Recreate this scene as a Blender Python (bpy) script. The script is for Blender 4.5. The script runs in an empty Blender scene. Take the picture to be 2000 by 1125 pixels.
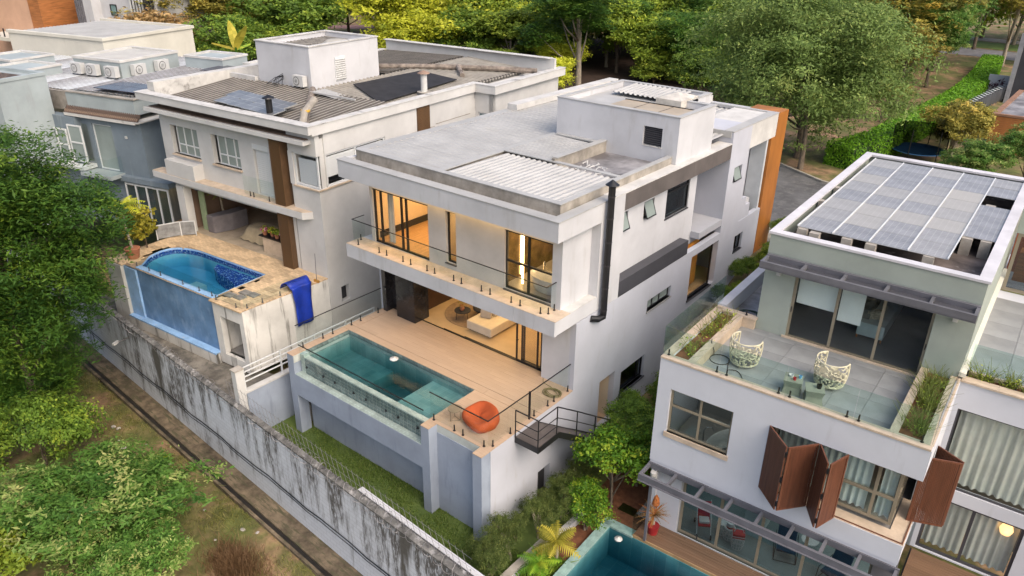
import bpy, bmesh, math, random
import numpy as np
from mathutils import Matrix, Vector
PI = math.pi
scene = bpy.context.scene
COL = scene.collection
random.seed(7)

# ------------------------------------------------------------------ camera
cam = bpy.data.cameras.new('camera'); camo = bpy.data.objects.new('camera', cam); COL.objects.link(camo)
def cam_rot(pitch, roll, yaw):
    cp, sp = math.cos(pitch), math.sin(pitch)
    R = np.array([[1, 0, 0], [0, -sp, -cp], [0, cp, -sp]])
    c, s = math.cos(roll), math.sin(roll)
    Rr = np.array([[c, -s, 0], [s, c, 0], [0, 0, 1]])
    c, s = math.cos(yaw), math.sin(yaw)
    Ry = np.array([[c, -s, 0], [s, c, 0], [0, 0, 1]])
    return Rr @ R @ Ry
_R = cam_rot(0.448177, 0.0135878, -0.677134)
camo.matrix_world = Matrix(((_R[0][0], -_R[1][0], -_R[2][0], 13.325),
                            (_R[0][1], -_R[1][1], -_R[2][1], -15.10),
                            (_R[0][2], -_R[1][2], -_R[2][2], 15.85), (0, 0, 0, 1)))
cam.sensor_width = 36; cam.lens = 1494.55 / 2000 * 36
cam.clip_start = 0.5; cam.clip_end = 1500
scene.camera = camo

# ------------------------------------------------------------------ sky, sun, exposure
SUN_EL, SUN_AZ = math.radians(46), math.radians(104)      # veiled, from the right of the photograph
world = bpy.data.worlds.new('World'); scene.world = world; world.use_nodes = True
wn = world.node_tree.nodes; wl = world.node_tree.links
sky = wn.new('ShaderNodeTexSky'); sky.sky_type = 'NISHITA'; sky.sun_disc = False
sky.sun_elevation = SUN_EL; sky.sun_rotation = SUN_AZ; sky.dust_density = 6.0; sky.air_density = 1.0; sky.ozone_density = 1.0
wl.new(sky.outputs[0], wn['Background'].inputs[0]); wn['Background'].inputs[1].default_value = 0.15
sun = bpy.data.lights.new('sun', 'SUN'); suno = bpy.data.objects.new('sun', sun); COL.objects.link(suno)
sun.energy = 0.55; sun.angle = math.radians(75); sun.color = (1.0, 0.90, 0.72)
sd = Vector((math.sin(SUN_AZ) * math.cos(SUN_EL), math.cos(SUN_AZ) * math.cos(SUN_EL), math.sin(SUN_EL)))
suno.rotation_euler = sd.to_track_quat('Z', 'Y').to_euler()
scene.view_settings.view_transform = 'Standard'; scene.view_settings.look = 'None'
scene.view_settings.exposure = .8; scene.view_settings.gamma = 1.0
try: scene.view_settings.use_curve_mapping = False
except Exception: pass
cy = scene.cycles
cy.use_denoising = True
cy.max_bounces = 7; cy.diffuse_bounces = 3; cy.glossy_bounces = 3; cy.transmission_bounces = 4; cy.transparent_max_bounces = 14
cy.caustics_reflective = False; cy.caustics_refractive = False; cy.sample_clamp_indirect = 6

# ------------------------------------------------------------------ materials
def nmat(name):
    m = bpy.data.materials.new(name); m.use_nodes = True
    return m, m.node_tree.nodes, m.node_tree.links, m.node_tree.nodes['Principled BSDF']
def ramp(n, stops):
    r = n.new('ShaderNodeValToRGB'); e = r.color_ramp.elements
    while len(e) < len(stops): e.new(0.5)
    for i, (p, c) in enumerate(stops): e[i].position = p; e[i].color = (*c, 1)
    return r
def noise(n, l, sc=(1, 1, 1), scale=1.0, detail=5, rough=.6, co='Object', off=(0, 0, 0)):
    t = n.new('ShaderNodeTexCoord'); mp = n.new('ShaderNodeMapping'); mp.inputs['Scale'].default_value = sc
    mp.inputs['Location'].default_value = off
    x = n.new('ShaderNodeTexNoise'); x.inputs['Scale'].default_value = scale; x.inputs['Detail'].default_value = detail
    x.inputs['Roughness'].default_value = rough
    l.new(t.outputs[co], mp.inputs[0]); l.new(mp.outputs[0], x.inputs['Vector']); return x
def mix(n, l, fac, a, b, mode='MIX'):
    m = n.new('ShaderNodeMix'); m.data_type = 'RGBA'; m.blend_type = mode
    for sock, v in ((0, fac), (6, a), (7, b)):
        if isinstance(v, (int, float)): m.inputs[sock].default_value = v
        elif isinstance(v, tuple): m.inputs[sock].default_value = (*v, 1)
        else: l.new(v, m.inputs[sock])
    return m.outputs[2]
MATS = {}
def M(name, col, rough=.6, var=.12, scale=1.2, col2=None, stain=None, st_sc=(1, 1, .18), st_rng=(.55, .72), st_scale=2.5, bump=0.0,
      bscale=25, metal=0, rnd=0.0, spec=None, sc=(1, 1, 1), coat=0):
    """colour broken up by two noises; optional second colour, streaky stain, per-object shift and bump"""
    if name in MATS: return MATS[name]
    m, n, l, b = nmat(name); MATS[name] = m
    c2 = col2 if col2 else tuple(max(0, x * (1 - 2.2 * var)) for x in col)
    c1 = col if col2 else tuple(min(1, x * (1 + .6 * var)) for x in col)
    x = noise(n, l, sc, scale, 7, .62)
    r = ramp(n, [(.32, c2), (.66, c1)]); l.new(x.outputs[0], r.inputs[0]); out = r.outputs[0]
    if stain:
        y = noise(n, l, st_sc, st_scale, 8, .65, off=(3, 7, 1)); r2 = ramp(n, [(st_rng[0], (0, 0, 0)), (st_rng[1], (1, 1, 1))]); l.new(y.outputs[0], r2.inputs[0])
        out = mix(n, l, r2.outputs[0], out, stain)
    if rnd:
        oi = n.new('ShaderNodeObjectInfo'); hs = n.new('ShaderNodeHueSaturation'); mr = n.new('ShaderNodeMapRange')
        mr.inputs[3].default_value = 1 - rnd; mr.inputs[4].default_value = 1 + rnd
        l.new(oi.outputs['Random'], mr.inputs[0]); l.new(mr.outputs[0], hs.inputs['Value']); l.new(out, hs.inputs['Color']); out = hs.outputs[0]
    l.new(out, b.inputs['Base Color']); b.inputs['Roughness'].default_value = rough; b.inputs['Metallic'].default_value = metal
    if spec is not None: b.inputs['Specular IOR Level'].default_value = spec
    if coat: b.inputs['Coat Weight'].default_value = coat
    if bump:
        z = noise(n, l, (1, 1, 1), bscale, 4); bp = n.new('ShaderNodeBump'); bp.inputs['Strength'].default_value = bump; bp.inputs['Distance'].default_value = .02
        l.new(z.outputs[0], bp.inputs['Height']); l.new(bp.outputs[0], b.inputs['Normal'])
    return m
def glass(name, tint=(.9, .95, .94), refl=1.0, rough=0.0):
    m, n, l, b = nmat(name); MATS[name] = m; n.remove(b)
    t = n.new('ShaderNodeBsdfTransparent'); t.inputs[0].default_value = (*tint, 1)
    g = n.new('ShaderNodeBsdfGlossy'); g.inputs['Roughness'].default_value = rough
    f = n.new('ShaderNodeLayerWeight'); f.inputs[0].default_value = .5
    p = n.new('ShaderNodeMath'); p.operation = 'POWER'; p.inputs[1].default_value = 5; l.new(f.outputs['Facing'], p.inputs[0])
    k = n.new('ShaderNodeMath'); k.operation = 'MULTIPLY_ADD'; k.inputs[1].default_value = .9 * refl; k.inputs[2].default_value = .035 * refl; l.new(p.outputs[0], k.inputs[0])
    s = n.new('ShaderNodeMixShader'); l.new(k.outputs[0], s.inputs[0]); l.new(t.outputs[0], s.inputs[1]); l.new(g.outputs[0], s.inputs[2])
    l.new(s.outputs[0], n['Material Output'].inputs[0]); return m
def water(name, col, dens):
    m = glass(name, (.93, .98, .98), .9, .02); n, l = m.node_tree.nodes, m.node_tree.links
    v = n.new('ShaderNodeVolumeAbsorption'); v.inputs[0].default_value = (*col, 1); v.inputs[1].default_value = dens
    l.new(v.outputs[0], n['Material Output'].inputs[1])
    z = noise(n, l, (1, 1, 1), 3.5, 3); bp = n.new('ShaderNodeBump'); bp.inputs['Strength'].default_value = .35; bp.inputs['Distance'].default_value = .02
    l.new(z.outputs[0], bp.inputs['Height'])
    for x in n:
        if x.type == 'BSDF_GLOSSY': l.new(bp.outputs[0], x.inputs['Normal'])
    return m
def emit(name, col, st):
    m, n, l, b = nmat(name); MATS[name] = m
    b.inputs['Base Color'].default_value = (*col, 1); b.inputs['Emission Color'].default_value = (*col, 1); b.inputs['Emission Strength'].default_value = st; return m
def leafmat(name, dark, mid, light, trans=.3):
    """leaf colour from a per-leaf tint attribute (young and old leaves), shifted a little from plant to plant"""
    m, n, l, b = nmat(name); MATS[name] = m
    a = n.new('ShaderNodeAttribute'); a.attribute_name = 'tint'
    r = ramp(n, [(0.0, dark), (.5, mid), (1.0, light)]); l.new(a.outputs['Fac'], r.inputs[0])
    oi = n.new('ShaderNodeObjectInfo'); hs = n.new('ShaderNodeHueSaturation'); mr = n.new('ShaderNodeMapRange'); mr.inputs[3].default_value = .8; mr.inputs[4].default_value = 1.2
    l.new(oi.outputs['Random'], mr.inputs[0]); l.new(mr.outputs[0], hs.inputs['Value']); l.new(r.outputs[0], hs.inputs['Color'])
    l.new(hs.outputs[0], b.inputs['Base Color']); b.inputs['Roughness'].default_value = .55; b.inputs['Specular IOR Level'].default_value = .25
    t = n.new('ShaderNodeBsdfTranslucent'); l.new(hs.outputs[0], t.inputs[0]); s = n.new('ShaderNodeMixShader'); s.inputs[0].default_value = trans
    l.new(b.outputs[0], s.inputs[1]); l.new(t.outputs[0], s.inputs[2]); l.new(s.outputs[0], n['Material Output'].inputs[0]); return m
def gridmat(name, base, line, px, py, lw, rough=.3, rnd=.0, col2=None, axis='xy', dust=None):
    m, n, l, b = nmat(name); MATS[name] = m
    t = n.new('ShaderNodeTexCoord'); br = n.new('ShaderNodeTexBrick'); br.offset = 0; br.squash = 1
    v = t.outputs['Object']
    if axis != 'xy':
        sx = n.new('ShaderNodeSeparateXYZ'); cx = n.new('ShaderNodeCombineXYZ'); l.new(v, sx.inputs[0])
        l.new(sx.outputs['XYZ'.index(axis[0].upper())], cx.inputs[0]); l.new(sx.outputs['XYZ'.index(axis[1].upper())], cx.inputs[1]); v = cx.outputs[0]
    l.new(v, br.inputs['Vector']); br.inputs['Scale'].default_value = 1; br.inputs['Brick Width'].default_value = px; br.inputs['Row Height'].default_value = py
    br.inputs['Mortar Size'].default_value = lw; br.inputs['Mortar Smooth'].default_value = .1
    br.inputs['Color1'].default_value = (*base, 1); br.inputs['Color2'].default_value = (*(col2 or base), 1); br.inputs['Mortar'].default_value = (*line, 1)
    out = br.outputs[0]
    x = noise(n, l, (1, 1, 1), 1.3, 6); r = ramp(n, [(.3, (.75, .75, .75)), (.7, (1.15, 1.15, 1.15))]); l.new(x.outputs[0], r.inputs[0]); out = mix(n, l, 1.0, out, r.outputs[0], 'MULTIPLY')
    if dust:
        oi = n.new('ShaderNodeObjectInfo'); r2 = ramp(n, [(.35, (0, 0, 0)), (.95, (.8, .8, .8))]); l.new(oi.outputs['Random'], r2.inputs[0])
        out = mix(n, l, r2.outputs[0], out, dust)
    if rnd:
        oi = n.new('ShaderNodeObjectInfo'); hs = n.new('ShaderNodeHueSaturation'); mr = n.new('ShaderNodeMapRange'); mr.inputs[3].default_value = 1 - rnd; mr.inputs[4].default_value = 1 + rnd
        l.new(oi.outputs['Random'], mr.inputs[0]); l.new(mr.outputs[0], hs.inputs['Value']); l.new(out, hs.inputs['Color']); out = hs.outputs[0]
    l.new(out, b.inputs['Base Color']); b.inputs['Roughness'].default_value = rough; return m

WHITE = M('white_render', (.53, .535, .56), .75, .07, .5, stain=(.38, .37, .36), st_rng=(.57, .82), st_scale=1.6, bump=.08, bscale=60)
WHITE2 = M('white_render_aged', (.56, .555, .545), .75, .07, .6, stain=(.30, .28, .25), st_rng=(.66, .86), st_scale=2.2, bump=.08, bscale=60)
WHITER = M('fresh_white_render', (.47, .485, .545), .75, .05, .5, stain=(.37, .365, .37), st_rng=(.60, .86), bump=.06, bscale=60)
STAINW = M('streaked_white_render', (.64, .63, .60), .8, .10, .7, stain=(.07, .065, .055), st_sc=(1.6, 1.6, .16), st_rng=(.54, .70), st_scale=1.5, bump=.1, bscale=40)
BLUEW = M('blue_grey_render', (.29, .335, .415), .75, .09, .5, stain=(.17, .20, .26), st_rng=(.54, .80), bump=.06, bscale=60)
CONC = M('bare_concrete', (.36, .33, .29), .85, .22, 1.4, stain=(.20, .18, .15), st_sc=(1, 1, .5), st_rng=(.52, .75), bump=.15, bscale=30)
CONCL = M('pale_concrete', (.55, .54, .52), .8, .1, 1.0, stain=(.34, .33, .31), st_sc=(1, 1, 1), st_rng=(.6, .8), bump=.1, bscale=30)
CONCD = M('wet_dark_concrete', (.30, .29, .30), .5, .3, .9, stain=(.12, .11, .11), st_sc=(1, 1, 1), st_rng=(.5, .65), st_scale=.7, bump=.1, bscale=20)
COPE = M('weathered_coping', (.55, .54, .52), .8, .12, 1.5, stain=(.16, .15, .14), st_sc=(1, 1, 1), st_rng=(.56, .72), st_scale=1.4, bump=.1, bscale=30)
DKBAND = M('dark_painted_band', (.115, .10, .095), .6, .15, .8, stain=(.18, .16, .15), st_rng=(.6, .8))
DKGREY = M('charcoal_panel', (.055, .055, .065), .5, .1, .8)
ROOFM = M('galvanised_sheet', (.385, .385, .38), .65, .08, .7, stain=(.38, .37, .35), st_sc=(1, 1, 1), st_rng=(.58, .8), st_scale=.8)
ROOFW = M('white_coated_sheet', (.41, .41, .405), .6, .08, .7, stain=(.40, .38, .35), st_sc=(1, 1, 1), st_rng=(.55, .8), st_scale=1.1)
def striped(name, base, dirt, pitch, ax):  # dirt: line colour standing in for the shade between ribs
    """old ribbed sheet: dark lines painted along the valleys as rib shading"""
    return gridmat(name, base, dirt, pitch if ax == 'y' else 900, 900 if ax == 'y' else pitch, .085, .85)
FIBRE = M('old_fibre_cement', (.27, .25, .22), .9, .28, 1.5, stain=(.07, .065, .06), st_sc=(1, 1, 1), st_rng=(.5, .68), st_scale=1.2, bump=.1)
BLACKM = M('black_metal', (.012, .012, .014), .4, .1, 2)
GREYMET = M('painted_grey_metal', (.14, .14, .16), .45, .12, 1.5)
ALU = M('white_aluminium', (.62, .64, .65), .4, .04, 1)
BRONZE = M('bronze_aluminium', (.26, .225, .165), .4, .1, 1)
CORTEN = M('orange_panel', (.42, .155, .03), .45, .18, .8, sc=(1, 1, .3))
DECK = M('beige_plank_tile', (.41, .29, .20), .45, .10, 2.0, sc=(.5, 3, 1), rnd=.04, col2=(.47, .345, .245))
BEIGE = M('beige_stone', (.56, .45, .34), .6, .12, 2, stain=(.38, .29, .2), st_sc=(1, 1, 1), st_rng=(.58, .78))
MARBLE = M('black_marble', (.022, .022, .026), .18, .3, 2.5, stain=(.30, .28, .26), st_sc=(1, 2.3, .8), st_rng=(.695, .705), st_scale=1.1)
PTILE = M('grey_green_pool_tile', (.17, .23, .225), .25, .2, 2.5, rnd=.22, bump=.05)
PTILEL = M('pale_green_pool_tile', (.42, .50, .46), .3, .15, 2.5, rnd=.12)
PFLOOR = gridmat('pool_floor_tile', (.34, .44, .42), (.42, .5, .48), .3, .3, .006, .3, col2=(.25, .36, .35))
GROUT = M('pale_grout', (.50, .53, .50), .8, .08, 2)
DARKIN = M('dark_interior', (.03, .03, .035), .8, .1, 1)
WARMW = M('interior_cream_wall', (.62, .54, .43), .8, .05, 1)
INFLOOR = M('interior_tan_floor', (.58, .42, .24), .35, .06, 1.2)
WOODF = M('interior_wood_floor', (.42, .27, .14), .4, .15, 2, sc=(6, .6, 1))
TRAV = M('sandstone_tile', (.60, .44, .27), .75, .14, 2.2, rnd=.2, stain=(.36, .25, .16), st_sc=(1, 1, 1), st_rng=(.58, .8), bump=.2, bscale=18)
BROWN = M('brown_louvre', (.10, .055, .026), .55, .12, 2)
SHUT = M('red_brown_timber', (.15, .055, .03), .5, .18, 1.5, sc=(8, 8, .6), rnd=.08)
POOLB = M('blue_pool_render', (.13, .25, .44), .7, .16, .8, stain=(.22, .34, .52), st_sc=(1, 1, .5), st_rng=(.5, .75), bump=.1)
POOLLB = M('light_blue_paint', (.30, .50, .78), .7, .12, 1.5, stain=(.5, .52, .55), st_sc=(1, 1, 1), st_rng=(.6, .75), st_scale=4)
MOSAIC = M('blue_mosaic', (.02, .07, .32), .25, .3, 9, stain=(.32, .46, .62), st_sc=(1, 1, 1), st_rng=(.55, .60), st_scale=11)
GREENW = M('sage_green_render', (.33, .37, .33), .75, .06, .6, stain=(.26, .29, .26), st_rng=(.6, .85))
LAV = M('lavender_white_render', (.57, .59, .645), .75, .04, .5, stain=(.46, .47, .50), st_rng=(.60, .86))
GFLOOR = M('grey_porcelain', (.29, .30, .305), .35, .12, .9, rnd=.05, stain=(.36, .37, .37), st_sc=(1, 1, 1), st_rng=(.62, .76), st_scale=1.1)
POOLC = M('green_stone_coping', (.28, .42, .40), .5, .15, 2, rnd=.1)
WDECK = M('weathered_deck_board', (.21, .12, .07), .6, .25, 2.5, sc=(.7, 6, 1), rnd=.15, stain=(.34, .25, .17), st_sc=(.5, 3, 1), st_rng=(.56, .72))
SOIL = M('red_soil', (.19, .075, .035), .95, .2, 4, bump=.4, bscale=12)
TERRA = M('terracotta', (.38, .15, .08), .7, .15, 3)
CREAMF = M('cream_upholstery', (.66, .58, .46), .8, .05, 3)
CURT = M('sheer_curtain', (.60, .60, .55), .8, .06, 2)
CURTG = M('green_white_curtain', (.58, .66, .63), .8, .05, 2)
ORANGE = M('orange_fabric', (.42, .072, .012), .75, .08, 3)
RATTAN = M('pale_rattan', (.62, .58, .42), .7, .12, 6)
REDF = M('red_fabric', (.42, .02, .03), .7, .1, 4)
WHITEP = M('white_plastic', (.54, .54, .53), .4, .05, 3)
GREYCL = M('grey_cover', (.17, .155, .165), .8, .12, 2)
TARP = M('royal_blue_tarp', (.008, .035, .34), .5, .2, 1.6)
KHAKI = M('khaki_dust_sheet', (.42, .34, .22), .85, .12, 2)
SALMON = M('salmon_render', (.55, .34, .23), .8, .07, .5)
CREAMR = M('cream_render', (.58, .56, .49), .8, .07, .4, stain=(.4, .38, .33), st_rng=(.62, .85))
GREYW = M('grey_render', (.17, .215, .255), .8, .09, .5, stain=(.28, .31, .32), st_rng=(.55, .8))
GREYL = M('pale_grey_render', (.34, .39, .405), .8, .09, .5, stain=(.28, .29, .29), st_rng=(.6, .85))
DKTILE = M('dark_clay_tile', (.11, .075, .06), .85, .3, 3, stain=(.36, .26, .17), st_sc=(1, 1, 1), st_rng=(.58, .66), st_scale=3)
WOODC = M('orange_timber_cladding', (.40, .155, .05), .5, .22, 1.5, sc=(.6, .6, 7))
ASPH = M('asphalt', (.115, .115, .12), .9, .2, .5, stain=(.17, .165, .16), st_sc=(1, 1, 1), st_rng=(.5, .75), bump=.2, bscale=40)
KERB = M('kerb_concrete', (.36, .33, .28), .9, .15, 2)
BARK = M('bark', (.16, .125, .09), .9, .3, 4, sc=(3, 3, .6), bump=.5, bscale=14)
BARKL = M('pale_bark', (.36, .31, .24), .9, .25, 4, sc=(3, 3, .6), bump=.4, bscale=14)
TERRMET = M('zinc_wire', (.30, .29, .30), .45, .15, 6, metal=.4)
CLEAR = glass('clear_glass', (.955, .98, .975), .8)
GREENG = glass('green_tinted_glass', (.84, .93, .92), 1.0)
DARKG = glass('smoked_glass', (.66, .72, .74), 1.4)
AMBERG = glass('warm_clear_glass', (.97, .965, .95), .9)
PANE_OP = M('frosted_pane', (.25, .30, .29), .15, .06, .8)
LEDW = emit('warm_led', (1.0, .62, .25), 9.0)
LAMPG = emit('lamp_globe', (1.0, .58, .24), 1.1)

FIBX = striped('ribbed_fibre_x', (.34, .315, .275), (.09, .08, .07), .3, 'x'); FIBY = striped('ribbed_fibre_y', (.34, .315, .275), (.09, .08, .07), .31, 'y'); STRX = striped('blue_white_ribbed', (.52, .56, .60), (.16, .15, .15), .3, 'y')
L_GEN = leafmat('leaf_mid_green', (0.0948, 0.152, 0.0176), (0.231, 0.322, 0.0344), (0.543, 0.592, 0.0688))
L_FERN = leafmat('leaf_feathery_green', (0.0335, 0.0948, 0.0168), (0.0913, 0.196, 0.0268), (0.249, 0.364, 0.0402))
L_DARK = leafmat('leaf_dark_green', (0.0624, 0.123, 0.0194), (0.149, 0.248, 0.0324), (0.374, 0.453, 0.0541))
L_YEL = leafmat('leaf_yellow_green', (0.226, 0.283, 0.0218), (0.566, 0.586, 0.0437), (0.62, 0.62, 0.0874))
L_OLIVE = leafmat('leaf_olive', (0.135, 0.137, 0.0295), (0.309, 0.273, 0.0541), (0.598, 0.44, 0.0983))
L_RUST = leafmat('leaf_rusty', (0.143, 0.13, 0.039), (0.416, 0.26, 0.104), (0.62, 0.442, 0.208))
L_HEDGE = leafmat('leaf_hedge', (0.0582, 0.146, 0.01), (0.131, 0.315, 0.0166), (0.247, 0.446, 0.0333))
L_LIME = leafmat('leaf_lime', (0.0458, 0.126, 0.0101), (0.138, 0.302, 0.0209), (0.458, 0.502, 0.0419))
L_SILV = leafmat('leaf_silvery_green', (0.0458, 0.126, 0.0209), (0.138, 0.278, 0.0461), (0.504, 0.502, 0.185))
L_GOLD = leafmat('leaf_gold', (.13, .13, .015), (.30, .27, .03), (.5, .42, .06))
L_BROWN = leafmat('dry_grass', (.10, .055, .03), (.20, .12, .06), (.32, .2, .11))
L_GRASS = leafmat('lawn_grass', (.05, .09, .014), (.09, .15, .024), (.20, .23, .06), .2)
L_GRASSY = leafmat('straggly_grass', (.08, .10, .02), (.16, .19, .04), (.3, .3, .1), .2)
L_BAMB = leafmat('bamboo_leaf', (.05, .085, .02), (.11, .15, .035), (.25, .28, .08))
L_CROT = leafmat('croton_leaf', (.20, .14, .05), (.42, .24, .08), (.55, .16, .05))

# ------------------------------------------------------------------ frames of the plots
class Frame:
    def __init__(s, o, deg): s.o = Vector(o); s.a = math.radians(deg); s.m = Matrix.Translation(s.o) @ Matrix.Rotation(s.a, 4, 'Z')
    def w(s, p): return s.m @ Vector(p)
FM = Frame((0, 0, 0), 0)                    # middle house
FL = Frame((-14.05, .37, .5), 5.5)          # left house with the blue pool
FR = Frame((3.85, 4.32, 3.4), 2.4)          # right house with the grey terrace
FG = Frame((-27.92, 4.06, 2.26), 15)        # far left grey house

# ------------------------------------------------------------------ mesh builder
class MB:
    def __init__(s): s.v = []; s.f = []; s.mi = []
    def add(s, vs, fs, mi=0):
        k = len(s.v); s.v += [tuple(x) for x in vs]; s.f += [tuple(i + k for i in f) for f in fs]; s.mi += [mi] * len(fs); return s
    def box(s, x0, x1, y0, y1, z0, z1, mi=0):
        return s.add([(x0, y0, z0), (x1, y0, z0), (x1, y1, z0), (x0, y1, z0), (x0, y0, z1), (x1, y0, z1), (x1, y1, z1), (x0, y1, z1)],
              [(3, 2, 1, 0), (4, 5, 6, 7), (0, 1, 5, 4), (1, 2, 6, 5), (2, 3, 7, 6), (3, 0, 4, 7)], mi)
    def prism(s, poly, z0, z1, mi=0):
        n = len(poly); a = sum(poly[i][0] * poly[(i + 1) % n][1] - poly[(i + 1) % n][0] * poly[i][1] for i in range(n))
        if a < 0: poly = poly[::-1]
        return s.add([(x, y, z0) for x, y in poly] + [(x, y, z1) for x, y in poly],
              [tuple(range(n))[::-1], tuple(range(n, 2 * n))] + [(i, (i + 1) % n, n + (i + 1) % n, n + i) for i in range(n)], mi)
    def obox(s, c, sz, rz=0, rx=0, ry=0, mi=0):
        R = Matrix.Rotation(rz, 3, 'Z') @ Matrix.Rotation(ry, 3, 'Y') @ Matrix.Rotation(rx, 3, 'X'); c = Vector(c)
        t = MB().box(-sz[0] / 2, sz[0] / 2, -sz[1] / 2, sz[1] / 2, -sz[2] / 2, sz[2] / 2)
        return s.add([c + R @ Vector(p) for p in t.v], t.f, mi)
    def tube(s, pts, r, n=6, mi=0, caps=True):
        pts = [Vector(p) for p in pts]; m = len(pts); rs = r if isinstance(r, (list, tuple)) else [r] * m
        vs = []; prev = None
        for i, p in enumerate(pts):
            d = (pts[min(i + 1, m - 1)] - pts[max(i - 1, 0)])
            d = d.normalized() if d.length > 1e-9 else Vector((0, 0, 1))
            u = d.cross(Vector((0, 0, 1)) if abs(d.z) < .95 else Vector((1, 0, 0))).normalized() if prev is None else (prev - d * prev.dot(d)).normalized()
            prev = u; w = d.cross(u)
            vs += [p + (u * math.cos(2 * PI * k / n) + w * math.sin(2 * PI * k / n)) * rs[i] for k in range(n)]
        fs = [(i * n + k, i * n + (k + 1) % n, (i + 1) * n + (k + 1) % n, (i + 1) * n + k) for i in range(m - 1) for k in range(n)]
        if caps: fs += [tuple(range(n))[::-1], tuple(range((m - 1) * n, m * n))]
        return s.add(vs, fs, mi)
    def lathe(s, prof, c=(0, 0, 0), n=16, mi=0, sx=1, sy=1):
        m = len(prof); vs = [(c[0] + r * sx * math.cos(2 * PI * k / n), c[1] + r * sy * math.sin(2 * PI * k / n), c[2] + z) for r, z in prof for k in range(n)]
        fs = [(i * n + k, i * n + (k + 1) % n, (i + 1) * n + (k + 1) % n, (i + 1) * n + k) for i in range(m - 1) for k in range(n)]
        if prof[0][0] > 1e-4: fs.append(tuple(range(n))[::-1])
        if prof[-1][0] > 1e-4: fs.append(tuple(range((m - 1) * n, m * n)))
        return s.add(vs, fs, mi)
    def corr(s, x0, x1, y0, y1, z, ax='x', pitch=.25, h=.04, slope=0.0, mi=0):
        """corrugated sheet, ridges running along ax, 5 mm thick edge skirt"""
        a0, a1, b0, b1 = (x0, x1, y0, y1) if ax == 'x' else (y0, y1, x0, x1)
        k = max(1, int(round((b1 - b0) / pitch))); st = (b1 - b0) / k; us = []
        for i in range(k):
            us += [(b0 + i * st, 0), (b0 + (i + .35) * st, 0), (b0 + (i + .5) * st, h), (b0 + (i + .75) * st, h)]
        us.append((b1, 0)); vs = []
        for t, dz in ((a0, 0), (a1, slope)):
            for b, zz in us: vs.append((t, b, z + dz + zz) if ax == 'x' else (b, t, z + dz + zz))
        n = len(us); fs = [(i, n + i, n + i + 1, i + 1) if ax != 'x' else (i, i + 1, n + i + 1, n + i)[::-1] for i in range(n - 1)]
        return s.add(vs, fs, mi)
    def wall(s, ax, u0, u1, w0, w1, z0, z1, holes=(), mi=0):
        """a wall of real thickness w0..w1 running along ax, with rectangular openings (u0,u1,z0,z1)"""
        us = sorted({u0, u1, *[min(max(h[i], u0), u1) for h in holes for i in (0, 1)]}); zs = sorted({z0, z1, *[min(max(h[i], z0), z1) for h in holes for i in (2, 3)]})
        P = (lambda u, w, z: (u, w, z)) if ax == 'x' else (lambda u, w, z: (w, u, z))
        solid = [[not any(h[0] - 1e-6 <= us[i] and us[i + 1] <= h[1] + 1e-6 and h[2] - 1e-6 <= zs[j] and zs[j + 1] <= h[3] + 1e-6 for h in holes) for j in range(len(zs) - 1)] for i in range(len(us) - 1)]
        ni, nj = len(us) - 1, len(zs) - 1
        def S(i, j): return 0 <= i < ni and 0 <= j < nj and solid[i][j]
        for i in range(ni):
            for j in range(nj):
                if not solid[i][j]: continue
                a, b, c, d = us[i], us[i + 1], zs[j], zs[j + 1]
                for w in (w0, w1): s.add([P(a, w, c), P(b, w, c), P(b, w, d), P(a, w, d)], [(0, 1, 2, 3)], mi)
                if not S(i - 1, j): s.add([P(a, w0, c), P(a, w1, c), P(a, w1, d), P(a, w0, d)], [(0, 1, 2, 3)], mi)
                if not S(i + 1, j): s.add([P(b, w0, c), P(b, w1, c), P(b, w1, d), P(b, w0, d)], [(0, 1, 2, 3)], mi)
                if not S(i, j - 1): s.add([P(a, w0, c), P(b, w0, c), P(b, w1, c), P(a, w1, c)], [(0, 1, 2, 3)], mi)
                if not S(i, j + 1): s.add([P(a, w0, d), P(b, w0, d), P(b, w1, d), P(a, w1, d)], [(0, 1, 2, 3)], mi)
        return s
    def build(s, name, mat, parent=None, smooth=False, loc=None, bevel=0, **props):
        me = bpy.data.meshes.new(name); me.from_pydata(s.v, [], s.f)
        for m in (mat if isinstance(mat, (list, tuple)) else [mat]): me.materials.append(m)
        if any(s.mi): me.polygons.foreach_set('material_index', s.mi)
        bm = bmesh.new(); bm.from_mesh(me)
        if bevel or smooth: bmesh.ops.remove_doubles(bm, verts=bm.verts, dist=1e-5)
        bmesh.ops.recalc_face_normals(bm, faces=bm.faces)
        if bevel: bmesh.ops.bevel(bm, geom=list(bm.edges), offset=bevel, segments=2, affect='EDGES', profile=.7)
        bm.to_mesh(me); bm.free()
        if smooth: me.polygons.foreach_set('use_smooth', [True] * len(me.polygons))
        o = bpy.data.objects.new(name, me); COL.objects.link(o)
        if parent: o.parent = parent
        if loc is not None: o.location = loc
        for k, v in props.items(): o[k] = v
        return o
def thing(name, label, cat, F=FM, p=(0, 0, 0), rz=0, group=None):
    o = bpy.data.objects.new(name, None); COL.objects.link(o); o.empty_display_size = .2
    o.location = F.w(p); o.rotation_euler = (0, 0, F.a + rz); o['label'] = label; o['category'] = cat
    if group: o['group'] = group
    return o
def solo(mb, name, mat, label, cat, F=FM, p=(0, 0, 0), rz=0, group=None, **k):
    o = mb.build(name, mat, None, **k); o.location = F.w(p); o.rotation_euler = (0, 0, F.a + rz); o['label'] = label; o['category'] = cat
    if group: o['group'] = group
    return o
def struct(mb, name, mat, F=FM, **k):
    o = mb.build(name, mat, None, **k); o.location = F.o; o.rotation_euler = (0, 0, F.a); o['kind'] = 'structure'; return o
def copy_tree(o, parent=None):
    c = o.copy(); COL.objects.link(c); c.parent = parent
    for ch in list(o.children): copy_tree(ch, c)
    return c
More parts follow.
